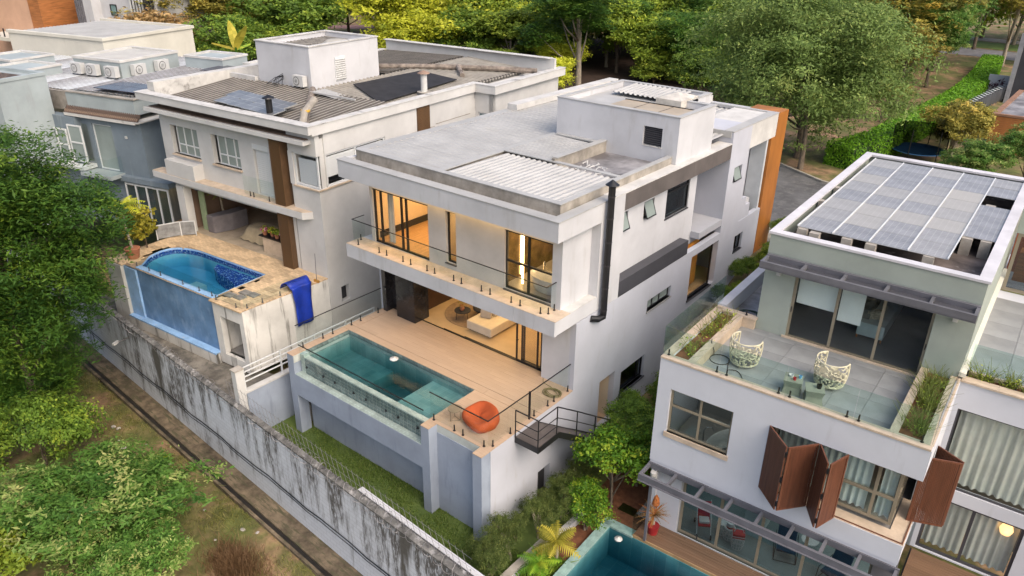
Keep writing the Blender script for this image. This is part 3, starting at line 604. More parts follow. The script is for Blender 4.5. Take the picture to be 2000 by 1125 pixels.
b = MB(); b.box(-10.06, -2.82, .003, .32, -1.85, -.87).box(-10.06, -2.82, .32, .6, -1.95, -1.8); b.build('gutter_beam', BLUEW, H)
b = MB(); b.box(-10.03, -9.78, .34, .6, -1.8, -.02).box(-9.78, -2.83, .345, .58, -1.8, -.14).box(-10.03, -2.84, 2.86, 3.0, -1.9, -.36).box(-2.86, -2.7, .6, 2.86, -1.9, -.36).box(-10.2, -10.03, .6, 2.86, -1.9, -.36).box(-10.2, -2.7, .6, 3.0, -2.05, -1.6)
b.build('pool_shell', PFLOOR, H)
MB().box(-10.03, -7.35, .6, 2.86, -1.6, -1.0).box(-5.05, -2.86, .6, 2.86, -1.6, -.52).build('pool_ledge', PFLOOR, H)
wt = MB().box(-.5, .5, -.5, .5, -.5, .5).build('pool_tile', PTILE, H); pl = []
n = 34; dx = (9.77 - 2.83) / n
for i in range(n):
    for j in range(5): pl.append((-9.77 + (i + .5) * dx, .338 + random.uniform(-.002, .002), -.145 - (j + .5) * .144, 0, dx - .022, .018, .124))
for i in range(24): pl.append((-10.03 + (i + .5) * .2985, 2.853, -.10, 0, .288, .02, .19))
for i in range(8): pl.append((-10.022, .62 + (i + .5) * .28, -.10, 0, .02, .27, .19))
part_copies(wt, pl, H)
MB().box(-9.78, -2.83, .3415, .3445, -.87, -.142).build('tile_grout', GROUT, H)
MB().box(-9.78, -2.83, .349, .575, -.14, -.118).build('infinity_lip', PTILEL, H)
lt = MB().box(-.5, .5, -.5, .5, -.5, .5).build('ledge_tile', PTILEL, H); pl = [(-10.05 + (i + .5) * .2064, .165, -.860, 0, .194, .30, .02) for i in range(35)]
pl += [(-10.03 - .01 + .115 + i * .12, .33, -.09 - j * .145, 0, .11, .018, .135) for i in range(2) for j in range(6)]
part_copies(lt, pl, H)
struct(MB().box(-10.035, -2.855, .578, 2.865, -1.65, -.132), 'pool_water', water('pool_water_teal', (.04, .48, .54), .85))
# skimmer float in the middle pool
solo(MB().lathe([(.17, 0), (.19, .03), (.15, .06), (.06, .07), (.05, .09), (.001, .09)], n=18), 'pool_float', WHITEP, 'round white skimmer float in the green tiled pool of the middle house', 'pool float', FM, (-6.95, 2.6, -.15), smooth=True)
# --- chimney flue
ch = thing('chimney_flue', 'tall black round flue pipe with cone cap running up the side of the middle house', 'flue', FM, (.2, 6.65, 0))
MB().tube([(-.22, -.55, 2.68), (-.05, -.25, 2.6), (0, 0, 2.62), (0, 0, 2.75), (0, 0, 7.7)], .125, 14).build('pipe', BLACKM, ch, smooth=False)
b = MB(); [b.lathe([(.133, -.025), (.133, .025)], (0, 0, z), 14) for z in (2.9, 3.8, 4.7, 5.6, 6.5, 7.3)]; b.build('collar', M('flue_collar', (.035, .03, .035), .35), ch)
MB().lathe([(.135, 7.66), (.25, 7.72), (.02, 7.9), (.001, 7.9)], n=18).build('cap', BLACKM, ch)
# --- glass railings
glass_rail('black topped glass railing along the lit balcony of the middle house', FM, [((-10.75, 4.75), (-10.75, 4.1))] + [((a, 4.1), (c, 4.1)) for a, c in zip((-10.75, -9.6, -8.2, -6.75, -5.35, -3.85, -2.3), (-9.6, -8.2, -6.75, -5.35, -3.85, -2.3, -.58))] + [((-.58, 4.1), (-.58, 4.75))], 3.455, 1.03,
  [(-10.75, 4.5), (-10.4, 4.05)] + [(x, 4.05) for x in (-9.6 + .5, -8.65, -7.69, -7.25, -6.34, -5.93, -4.92, -4.52, -3.52, -3.1, -2.1, -1.69, -.78)] + [(-.55, 4.2), (-.55, 4.55)])
glass_rail('glass railing on the left edge of the beige deck beside the green pool', FM, [((-10.3, 5.02), (-10.3, 3.5)), ((-10.3, 3.5), (-10.3, 1.95)), ((-10.3, 1.95), (-10.3, .45))], 0, 1.09, [(-10.27, y) for y in (.69, 1.7, 2.21, 3.23, 3.74, 4.75)])
glass_rail('glass panels with dark top rail in front of the long green tiled infinity wall', FM, [((-9.85, .2), (-8.1, .2)), ((-8.1, .2), (-6.3, .2)), ((-6.3, .2), (-4.5, .2)), ((-4.5, .2), (-2.86, .2))], -.45, .93, [(x, .215) for x in (-9.5, -8.45, -7.75, -6.65, -5.95, -4.85, -4.2, -3.2)], spig_h=.08)
g = glass_rail('glass corner railing round the orange seat, with a gate post by the metal stair', FM, [((-2.8, .5), (-1.5, .5)), ((-1.5, .5), (-.14, .5)), ((-.14, .5), (-.14, 1.72)), ((-.14, 1.72), (-.14, 2.7)), ((-.14, 2.74), (-.14, 4.0)), ((-.14, 4.0), (-.14, 5.15))], 0, 1.1,
  [(-2.67, .52), (-1.69, .52), (-1.29, .52), (-.34, .52), (-.12, .72), (-.12, 1.64), (-.13, 2.98), (-.13, 3.79), (-.13, 4.17), (-.13, 5.04)])
MB().box(-.17, -.11, 2.69, 2.75, 0, 1.15).build('gate_post', BLACKM, g)
# --- outside metal stair
s = thing('metal_staircase', 'dark metal stair with landing and rails on the right side of the middle deck', 'staircase', FM, (0, 0, 0))
MB().box(.02, 1.0, 1.75, 2.95, -.20, -.14).build('landing', M('landing_plate', (.10, .085, .08), .6, .15, 2), s)
MB().box(.015, 1.03, 1.72, 1.75, -.36, -.13).box(1.0, 1.03, 1.75, 2.95, -.36, -.13).build('landing_edge', BLACKM, s)
st = MB().box(.05, 1.0, -.14, .14, -.03, .01).build('step', M('step_plate', (.10, .085, .08), .6, .15, 2), s)
part_copies(st, [(0, 3.09 + i * .28, -.34 - i * .2, 0) for i in range(13)], s)
for x in (.03, 1.0): MB().add([(x, 2.95, -.13), (x, 2.95, -.40), (x, 6.7, -3.08), (x, 6.7, -2.78), (x + .03, 2.95, -.13), (x + .03, 2.95, -.40), (x + .03, 6.7, -3.08), (x + .03, 6.7, -2.78)], [(0, 1, 2, 3), (7, 6, 5, 4), (0, 3, 7, 4), (1, 5, 6, 2), (0, 4, 5, 1), (3, 2, 6, 7)]).build('stringer', BLACKM, s)
PST = [(.03, 1.73, -.15), (1.0, 1.73, -.15), (1.0, 2.8, -.15), (1.0, 4.05, -1.0), (1.0, 5.3, -1.88), (1.0, 6.55, -2.75)]
for p in PST: MB().tube([p, (p[0], p[1], p[2] + 1.13)], .022, 6).build('rail_post', BLACKM, s)
for k in (.32, .68, 1.12): MB().tube([(p[0], p[1], p[2] + k) for p in PST], .018 if k < 1 else .024, 6).build('rail', BLACKM, s)
# --- rooftop odds and ends
b = MB()
for sx in ((-3.3, 10.0), (-3.1, 9.2), (-2.9, 9.6)):
    p = [(sx[0] + random.uniform(-.05, .05) * i + .12 * i, sx[1] + .25 * math.sin(i * 1.3) , 7.04 + .12 * abs(math.sin(i * .9))) for i in range(9)]; b.tube(p, .022, 5)
solo(b, 'electric_conduit', WHITEP, 'loose pale conduit hoses lying on the open grey roof yard of the middle house', 'conduit')
sp = thing('solar_water_panel', 'tan solar heater panels on the roof tower of the middle house', 'solar heater', FM, (-2.2, 13.4, 8.86))
for i in range(3): MB().box(-1.75 + i * 1.16, -.62 + i * 1.16, -.75, .75, -.02, .02).build('panel', M('tan_collector', (.42, .34, .24), .4, .1, 1), sp)
MB().box(-1.8, 1.75, -.79, -.76, -.03, .05).box(-1.8, 1.75, .76, .79, -.03, .05).box(-.61, -.59, -.76, .76, -.03, .03).box(.55, .57, -.76, .76, -.03, .03).build('frame', BLACKM, sp)

# --- furniture of the middle house
def blob_seat():
    b = MB(); n, m = 32, 14; vs = []
    for j in range(m + 1):
        t = j / m
        for k in range(n):
            a = 2 * PI * k / n; sq = (abs(math.cos(a)) ** 3.2 + abs(math.sin(a)) ** 3.2) ** (-1 / 3.2)
            back = .5 + .5 * math.sin(a)                       # the back is at +y
            top = .33 + .32 * back ** 1.3
            if t < .6: u = t / .6; r = .50 * (.82 + .30 * math.sin(PI * (.08 + .72 * u))); z = top * u
            else: u = (t - .6) / .4; r = .50 * (1.0 - .02) * (1 - u) * 1.02; z = top * (1 - .25 * u ** .6) - (.15 * back) * u ** .7 + .04 * math.sin(PI * min(1, u * 3))
            vs.append((r * sq * math.cos(a) * 1.26, r * sq * math.sin(a) * .98, max(z * (1 + .16 * math.cos(a) * back), .0)))
    b.add(vs, [(j * n + k, j * n + (k + 1) % n, (j + 1) * n + (k + 1) % n, (j + 1) * n + k) for j in range(m) for k in range(n)]); return b
solo(blob_seat(), 'lounge_seat', ORANGE, 'orange rounded lounge seat on the deck corner beside the green pool', 'seat', FM, (-1.28, 1.42, .0), -.35, smooth=True)
t = thing('side_table', 'small beige round side table beside the orange lounge seat', 'table', FM, (-2.12, 1.02, 0))
MB().lathe([(.25, .44), (.26, .45), (.26, .465), (.001, .465)], n=24).build('tabletop', M('table_beige', (.24, .185, .125), .5), t)
for a in (.3, 2.4, 4.5): MB().tube([(.2 * math.cos(a), .2 * math.sin(a), .44), (.2 * math.cos(a), .2 * math.sin(a), .02)], .012, 6).build('leg', M('table_leg', (.24, .19, .14), .5), t)
MB().tube([(.2 * math.cos(a), .2 * math.sin(a), .02) for a in (.3, 2.4, 4.5, .3)], .012, 6).build('stretcher', M('table_leg', (.24, .19, .14), .5), t)
def hose(label, F, p, mat, R=.35, turns=5, tail=((0, 0),)):
    b = MB(); pts = []
    for i in range(turns * 14): a = i * 2 * PI / 14; r = R * (1 + .18 * math.sin(i * .37)); pts.append((r * math.cos(a) * 1.1, r * math.sin(a) * .8 + .05 * math.sin(i * .21), .02 + .012 * (i / 14) + .01 * math.sin(i)))
    pts += [(x, y, .02) for x, y in tail]; b.tube(pts, .013, 5)
    return solo(b, 'garden_hose', mat, label, 'hose', F, p)
hose('coiled yellow green garden hose on the beige deck near the living room end wall', FM, (-.46, 4.55, 0), M('hose_yellow', (.20, .17, .07), .5), .3, 5, ((-.3, .3), (-.7, .35), (-.9, .6)))
sf = thing('sofa', 'low cream modular sofa in the lit living room of the middle house', 'sofa', FM, (-5.55, 7.1, 0))
MB().box(-.68, .68, -.95, 1.6, .06, .46).build('seat', CREAMF, sf, bevel=.07)
MB().box(-.6, .6, -.85, 1.5, 0, .06).build('plinth', DARKIN, sf)
MB().box(-.62, .1, .05, .35, .46, .85).build('backrest', CREAMF, sf, bevel=.08)
MB().obox((-.2, -.2, .66), (.5, .18, .42), .3, -.3).build('cushion', M('cushion_grey', (.52, .47, .42), .8), sf, bevel=.06)
rg = solo(MB().lathe([(1.45, 0), (1.45, .012), (.001, .012)], n=48), 'rug', M('tan_rug', (.33, .23, .14), .95, .12, 6), 'round tan rug on the lit living room floor', 'rug', FM, (-6.9, 7.6, 0))
t = thing('coffee_table', 'small dark round coffee table with thin legs on the tan rug', 'table', FM, (-7.0, 6.75, .012))
MB().lathe([(.36, .40), (.36, .43), (.001, .43)], n=24).build('tabletop', DARKIN, t)
for a in range(3): MB().tube([(.28 * math.cos(a * 2.1), .28 * math.sin(a * 2.1), .40), (.3 * math.cos(a * 2.1), .3 * math.sin(a * 2.1), 0)], .012, 6).build('leg', BLACKM, t)
v = thing('potted_plant', 'clay vase with dry leaves on the dark coffee table', 'plant', FM, (-7.0, 6.72, .442))
MB().lathe([(.07, 0), (.11, .1), (.07, .2), (.09, .24)], n=14).build('vase', TERRA, v)
rng = np.random.default_rng(3); q = rng.normal(0, .12, (60, 3)); q[:, 2] = np.abs(q[:, 2]) + .25
o = bpy.data.objects.new('foliage', leaf_mesh('vase_leaves', q, np.tile([0, 0, 1.], (60, 1)), np.full(60, .1), rng.random(60), rng, .3, [L_OLIVE])); COL.objects.link(o); o.parent = v
a = thing('armchair', 'dark leather armchair behind the coffee table in the lit living room', 'armchair', FM, (-6.5, 7.55, .012), .4)
MB().lathe([(.38, .3), (.45, .36), (.46, .42), (.3, .44), (.001, .43)], n=20).build('seat', DARKIN, a, smooth=True)
b = MB(); [b.add([(r * math.cos(t0), r * math.sin(t0), z) for r in (.44, .50) for z in (.4, .72) for t0 in (i * PI / 10, (i + 1) * PI / 10)], [(0, 1, 3, 2), (4, 6, 7, 5), (2, 3, 7, 6)]) for i in range(10)]; b.build('backrest', DARKIN, a)
for i in range(3): MB().tube([(.3 * math.cos(i * 2.1), .3 * math.sin(i * 2.1), .3), (.36 * math.cos(i * 2.1), .36 * math.sin(i * 2.1), 0)], .015, 6).build('leg', BLACKM, a)
bd = thing('bed', 'bed with pink beige cover seen through the left balcony door', 'bed', FM, (-7.6, 7.4, 3.46))
MB().box(-.75, .95, -1.0, 1.05, .05, .55).build('mattress', M('bed_cover', (.48, .34, .27), .85, .08, 2), bd, bevel=.06); MB().box(-.7, .9, .95, 1.1, .0, 1.0).build('headboard', CREAMF, bd)
MB().box(-.7, .9, .45, .95, .55, .68).build('pillow', CREAMF, bd, bevel=.05)
curtain('curtain', 'cream curtain at the left jamb of the lit bedroom door', FM, 'x', -9.65, -9.3, 3.47, 5.85, 5.15, CURT, .05)
curtain('curtain', 'cream curtain at the right jamb of the lit bedroom door', FM, 'x', -7.25, -6.95, 3.47, 5.85, 5.15, CURT, .05)
def bathtub(label, F, p, rz, mat):
    t = thing('bathtub', label, 'bathtub', F, p, rz)
    MB().lathe([(.30, 0), (.36, .04), (.40, .3), (.47, .58), (.47, .6), (.44, .6), (.36, .25), (.3, .12), (.001, .1)], n=28, sx=1.85, sy=.85).build('tub', mat, t, smooth=True)
    MB().tube([(-.6, .48, 0), (-.6, .48, .85), (-.55, .42, .98), (-.42, .3, .98), (-.38, .26, .85)], .022, 8).build('tap', M('chrome', (.7, .7, .7), .15, metal=1), t); return t
bathtub('white freestanding bathtub with floor tap behind the lit balcony glass of the middle house', FM, (-1.62, 5.6, 3.47), -.05, M('tub_white', (.70, .72, .70), .2))
# lamps of the lit rooms
lamp('living_lamp', FM, (-5.2, 8.0, 2.83), 105, 5.5, 3.2)
lamp('deck_lamp', FM, (-5.5, 4.75, 2.84), 11.16, 8.5, .3)
lamp('bedroom_lamp', FM, (-8.3, 6.8, 6.3), 125, 2.5, 2, (1, .58, .22))
lamp('hall_lamp', FM, (-5.65, 6.8, 6.3), 38.192, 1, 1.5)
lamp('bath_lamp', FM, (-2.0, 6.6, 6.3), 61.38, 1.6, 1.6)
lamp('balcony_lamp', FM, (-5.5, 4.5, 6.33), 40, 9, .15, (1, .62, .25))
lamp('stair_window_lamp', FM, (-.5, 15.3, 2.45), 3.1, .6, 1.5)
lamp('lobby_lamp', FM, (-.9, 7.65, -.6), 1.24, .5, .5)
# ================================================================== LEFT HOUSE (frame FL)
LH = thing('white_house', 'aged white house on the left with brown louvre column and curved blue pool', 'house', FL)
b = MB()
b.wall('x', -11.2, .5, 4.8, 5.05, 3.0, 6.6, [(-10.4, -8.2, 4.2, 5.7), (-7.12, -5.05, 4.2, 5.7), (-4.03, -2.92, 3.21, 5.7), (-1.0, .45, 4.35, 5.85)])
b.wall('y', 5.05, 16.4, .56, .30, -4.2, 6.9, [(5.3, 5.85, -1.55, -.75), (5.1, 9.0, 4.35, 5.85)])
b.box(-1.2, .56, 4.56, 5.05, -4.2, 4.33).box(-1.25, .56, 4.553, 4.8, 5.86, 6.9).box(-1.3, -1.02, 4.56, 4.8, 4.33, 5.86)
b.box(-11.2, -10.95, 5.05, 18, -3, 6.9)
b.build('wall', WHITE2, LH)
b = MB(); b.wall('y', 16.4, 23.4, 1.75, 1.5, 0, 6.9, [(17.2, 23.2, 4.4, 5.72)]); b.wall('x', .56, 1.75, 16.4, 16.65, 0, 6.9, [(.75, 1.6, 4.4, 5.72)]); b.build('wall', WHITE2, LH)
window(LH, 'y', 17.2, 23.2, 4.4, 5.72, 1.66, ALU, GREENG, nv=(19.9, 22.4), ft=.07); window(LH, 'x', .75, 1.6, 4.4, 5.72, 16.5, ALU, GREENG, ft=.06)
MB().box(1.0, 1.05, 17, 23.3, 4.3, 5.8).box(.7, 1.6, 17.0, 17.05, 4.3, 5.8).build('blind', PANE_OP, LH)
# eaves: deep lower eave, then the upper fascia
b = MB(); b.box(-11.35, .28, 4.12, 4.8, 6.40, 6.58); b.build('lower_eave', WHITE2, LH)
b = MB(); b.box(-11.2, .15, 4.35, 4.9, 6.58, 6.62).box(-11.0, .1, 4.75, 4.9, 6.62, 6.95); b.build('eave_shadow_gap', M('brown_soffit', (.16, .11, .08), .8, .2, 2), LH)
b = MB(); b.box(-11.8, .72, 4.1, 4.3, 6.93, 7.28).box(.52, .72, 4.3, 16.2, 6.85, 7.28).box(-11.8, -11.6, 4.3, 22.5, 6.93, 7.28).box(.72, 2.05, 16.2, 16.4, 6.85, 7.28).box(1.85, 2.05, 16.4, 23.7, 6.85, 7.28).box(-11.6, 1.85, 22.7, 22.9, 6.93, 7.9)
b.box(-11.6, .52, 4.3, 22.5, 6.86, 6.93).box(.52, 1.85, 16.4, 22.7, 6.8, 6.86); b.build('fascia', WHITE2, LH)
b = MB(); b.box(-11.83, .75, 4.07, 4.62, 7.28, 7.31).box(.28, .75, 4.62, 16.17, 7.28, 7.31).box(-11.83, -11.35, 4.62, 22.5, 7.28, 7.31).box(.28, 2.08, 16.17, 16.6, 7.28, 7.31).box(1.6, 2.08, 16.6, 23.73, 7.28, 7.31).box(-11.6, 1.6, 22.45, 22.95, 7.9, 7.93); b.build('coping', COPE, LH)
# old roof: corrugated fibre cement in runs, gutters, parapet wall behind
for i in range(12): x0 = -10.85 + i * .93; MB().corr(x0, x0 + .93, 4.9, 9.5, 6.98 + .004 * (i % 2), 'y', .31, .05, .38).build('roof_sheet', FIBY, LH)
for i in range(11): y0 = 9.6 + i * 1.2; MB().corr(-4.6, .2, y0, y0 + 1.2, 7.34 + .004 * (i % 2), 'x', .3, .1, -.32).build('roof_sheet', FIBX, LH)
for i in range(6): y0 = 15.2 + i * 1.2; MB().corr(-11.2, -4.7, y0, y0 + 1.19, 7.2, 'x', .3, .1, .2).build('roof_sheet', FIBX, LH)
MB().box(-11.55, -11.0, 4.7, 14, 6.94, 7.75).box(-11.0, -8.9, 9.3, 9.5, 6.94, 7.6).build('parapet', COPE, LH)
MB().tube([(-8.7, 14.9, 7.5), (-6, 16, 7.55), (-3.5, 18.2, 7.5), (-1.0, 20.4, 7.35), (1.2, 21.8, 7.25)], .16, 8).build('ridge_cap', M('ridge_clay', (.24, .2, .17), .85, .3, 3), LH)
MB().tube([(-2.6, 19, 7.5), (-1.3, 17.7, 7.3)], .15, 8).build('ridge_cap', M('ridge_clay', (.24, .2, .17)), LH)
MB().tube([(-4.6, 9.4, 7.42), (-.6, 5.1, 7.05)], .17, 8).build('ridge_cap', M('ridge_clay', (.24, .2, .17)), LH)
# tower on the roof
tw = MB(); tw.box(-8.87, -4.85, 9.6, 9.8, 6.9, 9.44).box(-5.05, -4.85, 9.8, 14.65, 6.9, 9.44).box(-8.87, -8.67, 9.8, 14.65, 6.9, 9.44).box(-8.67, -5.05, 14.45, 14.65, 6.9, 9.44).box(-8.67, -5.05, 9.8, 14.45, 9.05, 9.12)
tw = tw.build('roof_tower', WHITE, LH)
MB().box(-8.92, -4.8, 9.55, 9.85, 9.44, 9.49).box(-5.1, -4.8, 9.85, 14.7, 9.44, 9.49).box(-8.92, -8.62, 9.85, 14.7, 9.44, 9.49).box(-8.62, -5.1, 14.4, 14.7, 9.44, 9.49).build('coping', COPE, tw)
MB().corr(-8.4, -6.6, 10.2, 14.2, 9.2, 'x', .25, .05).build('roof_sheet', FIBRE, tw)
MB().lathe([(.8, 0), (.78, .12), (.5, .3), (.001, .36)], (-5.9, 12.6, 9.12), 24).build('water_tank_lid', M('tank_lid', (.42, .40, .36), .8), tw, smooth=True)
lv = MB().box(-4.845, -4.80, 11.3, 12.05, 7.55, 8.75).build('louvre_vent', ALU, tw); sl = MB().obox((0, 0, 0), (.05, .7, .06), 0, 0, .5).build('slat', WHITEP, lv); part_copies(sl, [(-4.79, 11.67, 7.62 + i * .11, 0) for i in range(10)], lv)
# windows
for x0, x1 in ((-10.4, -8.2), (-7.12, -5.05)):
    window(LH, 'x', x0 + .3, x1, 4.2, 5.7, 4.98, ALU, PANE_OP, nv=(x0 + .3 + .62, x0 + .3 + 1.26), nh=(4.72,), ft=.06)
    MB().box(x0 - .05, x1 + .05, 4.70, 4.95, 4.12, 4.2).build('sill', BEIGE, LH)
sd = MB().box(-4.0, -2.92, 4.93, 4.97, 3.22, 5.68).build('roller_shutter_door', ALU, LH); sl = MB().box(-.52, .52, -.012, .012, -.045, .045).build('slat', ALU, sd); part_copies(sl, [(-3.46, 4.925, 3.28 + i * .1, 0) for i in range(23)], sd)
MB().box(-4.03, -2.92, 4.78, 4.92, 5.45, 5.7).build('shutter_box', ALU, LH)
# corner window with half open roller shutters
window(LH, 'x', -1.0, .5, 4.35, 5.85, 4.68, ALU, DARKG, ft=.08, pane=False)
sd = MB().box(-.75, .35, 4.69, 4.72, 4.45, 5.6).build('roller_shutter', M('shutter_grey', (.46, .50, .53), .5, .04), LH); sl = MB().box(-.54, .54, -.01, .01, -.03, .03).build('slat', M('shutter_grey', (.46, .50, .53)), sd); part_copies(sl, [(-.2, 4.685, 4.5 + i * .075, 0) for i in range(15)], sd)
window(LH, 'y', 5.1, 9.0, 4.35, 5.85, .48, ALU, DARKG, nv=(7.0,), ft=.08, pane=False)
sd = MB().box(.42, .45, 5.2, 8.9, 4.75, 5.7).build('roller_shutter', ALU, LH); sl = MB().box(-.01, .01, -1.84, 1.84, -.03, .03).build('slat', ALU, sd); part_copies(sl, [(.455, 7.05, 4.8 + i * .075, 0) for i in range(12)], sd)
MB().box(-.2, .05, 5.1, 9.0, 4.35, 5.85).build('backing', DARKIN, LH)
MB().box(-1.05, .62, 4.48, 4.56, 4.27, 4.34).box(.56, .62, 4.56, 9.2, 4.27, 4.34).build('sill', BEIGE, LH)
for y0, z0 in ((9.8, 5.0), (12.9, 5.1)): MB().box(.56, .575, y0, y0 + 3, z0, z0 + .03).box(.56, .575, y0, y0 + 3, z0 + .6, z0 + .63).build('panel_line', CONC, LH)
MB().box(.1, .3, 5.0, 5.9, -1.7, -.6).build('backing', DARKIN, LH)
# louvred column, upper and lower
for z0, z1 in ((.0, 2.84), (3.2, 6.4)):
    c = MB().box(-2.20, -1.52, 4.33, 5.1, z0, z1).build('louvre_column', BROWN, LH)
    n = int((z1 - z0) / .05); sl = MB().box(-.355, .355, -.02, .02, -.016, .016).build('slat', M('louvre_slat', (.13, .07, .03), .5, .1, 2), c)
    part_copies(sl, [(-1.86, 4.31, z0 + .03 + i * .05, 0) for i in range(n)], c)
cb = MB().box(.562, .60, 11.4, 12.4, 5.2, 6.85).build('louvre_panel', BROWN, LH); sl = MB().box(-.01, .01, -.46, .46, -.02, .02).build('slat', M('louvre_slat', (.22, .125, .055)), cb); part_copies(sl, [(.608, 11.9, 5.25 + i * .065, 0) for i in range(24)], cb)
# canopy slab over the terrace, its beam and the box parapet
b = MB(); b.prism([(-11.75, 4.2), (-.38, 4.2), (-.05, 4.55), (-.05, 4.9), (-11.75, 4.9)], 2.84, 3.17); b.build('slab', WHITE2, LH)
b = MB(); b.prism([(-11.74, 4.22), (-.39, 4.22), (-.06, 4.56), (-.06, 4.8), (-11.74, 4.8)], 3.17, 3.2); b.build('slab_top', BEIGE, LH)
MB().box(-10.5, -8.15, 4.22, 4.45, 3.2, 3.98).box(-8.4, -8.15, 4.45, 4.8, 3.2, 3.98).box(-10.5, -10.25, 4.45, 4.8, 3.2, 3.98).box(-10.25, -8.4, 4.45, 4.8, 3.9, 3.96).build('box_parapet', WHITE2, LH)
b = MB(); b.box(-10.2, -1.52, 4.5, 4.75, 2.6, 2.84).box(-10.2, -9.6, 4.4, 4.85, -.0, 2.6).box(-1.5, -1.3, 4.6, 4.9, 0, 2.84); b.build('beam', WHITE2, LH)
MB().box(-9.58, -9.2, 5.2, 5.3, 0, 2.6).build('green_pier', M('pale_green_wall', (.33, .42, .26), .8), LH)
MB().box(-10.2, .3, 9.4, 9.6, 0, 2.84).box(-10.2, -10.0, 5.1, 9.4, 0, 2.84).box(-10, .3, 5.05, 9.4, 2.82, 2.84).build('veranda_wall', M('veranda_wall', (.20, .13, .09), .8, .1), LH)
for x in (-8.6, -6.4, -4.2): MB().lathe([(.16, 0), (.16, .03)], (x, 4.62, 2.56), 12).build('downlight', BLACKM, LH)
# --- terrace with the blue pool
PO = [(-7.9, .36), (-8.6, 1.25), (-8.78, 2.2), (-8.35, 2.85), (-7.3, 3.16), (-6.0, 3.18), (-2.22, 3.16), (-2.22, .45)]
def pin(x, y, P):
    c = False
    for i in range(len(P)):
        (x1, y1), (x2, y2) = P[i], P[i - 1]
        if (y1 > y) != (y2 > y) and x < (x2 - x1) * (y - y1) / (y2 - y1) + x1: c = not c
    return c
# terrace mass, cut round the pool: right box, left block, back strip
b = MB(); b.wall('x', -2.08, -.02, .02, .3, -3.2, -.06, [(-1.66, -.3, -2.68, -.72)]); b.prism([(-.3, .3), (-.02, .02), (.53, 4.55), (.2, 4.55)], -3.2, -.06); b.box(-2.08, -1.85, .3, 3.2, -3.2, -.06)
b.build('terrace_wall', STAINW, LH)
b = MB(); b.box(-1.8, -.4, 1.4, 1.5, -3.2, -.1).box(-1.8, -.4, .2, 1.4, -2.75, -2.68); b.build('store_room', M('store_grey', (.22, .21, .20), .9, .2), LH)
b = MB(); b.box(-10.1, -8.85, -.14, 1.2, -4.6, -.06); b.box(-10.1, -9.0, 1.2, 4.4, -3, -.06).box(-9.2, -2.0, 3.4, 4.4, -3, -.06); b.build('terrace_wall', M('aged_cream_wall', (.55, .54, .50), .8, .1, .8, stain=(.16, .15, .13), st_sc=(1.5, 1.5, .2), st_rng=(.6, .78)), LH)
b = MB(); b.box(-8.85, -2.08, -.2, .0, -4.3, -2.72); b.build('foot_wall', STAINW, LH)
b = MB(); b.box(-7.9, -2.1, .12, .38, -3.0, -.02); b.build('pool_wall', POOLB, LH)
b = MB(); b.box(-8.85, -7.9, .02, .3, -2.9, -.12).box(-8.85, -2.08, -.22, .12, -2.78, -2.70).box(-7.95, -2.1, .115, .4, -.02, .012); b.build('pool_edge', POOLLB, LH)
# basin: rim following the curve
b = MB(); n = len(PO)
fine = []
for i in range(n):
    p0, p1, p2, p3 = [PO[(i + k - 1) % n] for k in range(4)]
    if i >= 5: fine.append(p1); continue
    for s in range(5):
        t = s / 5; fine.append(tuple(.5 * (2 * p1[k] + (p2[k] - p0[k]) * t + (2 * p0[k] - 5 * p1[k] + 4 * p2[k] - p3[k]) * t * t + (3 * p1[k] - p0[k] - 3 * p2[k] + p3[k]) * t ** 3) if i not in (0,) else p1[k] + (p2[k] - p1[k]) * t for k in (0, 1)))
n = len(fine); cx_, cy_ = -5.4, 1.8
def ring(z0, z1, mat, name, off=0.0):
    b = MB(); P = [(x + (x - cx_) * off, y + (y - cy_) * off) for x, y in fine]
    for i in range(n): (x0, y0), (x1, y1) = P[i], P[(i + 1) % n]; b.add([(x0, y0, z0), (x1, y1, z0), (x1, y1, z1), (x0, y0, z1)], [(0, 1, 2, 3)])
    return b.build(name, mat, LH)
ring(-.10, 0.0, POOLLB, 'pool_rim'); ring(-.34, -.10, MOSAIC, 'pool_lining', .0015); ring(-1.2, -.34, M('left_pool_floor', (.20, .52, .66), .5, .05), 'pool_lining', .0015)
b = MB(); b.add([(x, y, -1.05) for x, y in fine], [tuple(range(n))]); b.build('pool_floor', M('left_pool_floor', (.2, .52, .66), .5, .05), LH)
seat = [(-5.9, 3.17), (-5.6, 2.75), (-5.0, 2.5), (-4.2, 2.35), (-3.4, 2.2), (-2.7, 1.7), (-2.25, 1.2), (-2.225, 3.15)]
MB().prism(seat, -1.2, -.42).build('pool_seat', MOSAIC, LH)
wat = [(x - (x - cx_) * .0, y) for x, y in fine]
struct(MB().prism(wat, -1.04, -.16), 'pool_water', water('pool_water_left', (.06, .55, .76), .62), FL)
MB().box(-5.75, -5.0, 1.0, 1.8, -1.04, -.8).build('pool_step', M('pale_pool_step', (.5, .6, .6), .5), LH)
# terrace paving: separate sandstone slabs round the pool
ts = MB().box(-.5, .5, -.5, .5, -.06, 0).build('stone_tile', TRAV, LH); pl = []; rg = random.Random(4); y = -.1
while y < 4.4:
    hgt = .30; x = -10.05 + rg.uniform(-.3, 0)
    while x < .5:
        wdt = rg.choice((.38, .48, .6, .72)); a, c, yc = max(x, -10.05), x + wdt, y + hgt / 2; xr = -.02 + .12 * yc
        c = min(c, xr)
        if c - a > .08 and not (pin((a + c) / 2, yc, PO) or pin(a + .04, yc, PO) or pin(c - .04, yc, PO) or pin((a + c) / 2, yc - .1, PO) or pin((a + c) / 2, yc + .1, PO)) and not (yc < .42 and -8.7 < (a + c) / 2 < -2.08): pl.append(((a + c) / 2, yc, rg.uniform(-.004, .003), 0, c - a - .012, hgt - .012, 1))
        x += wdt
    y += hgt
pl = pl[:290]; part_copies(ts, pl, LH)
b = MB(); n2 = 22
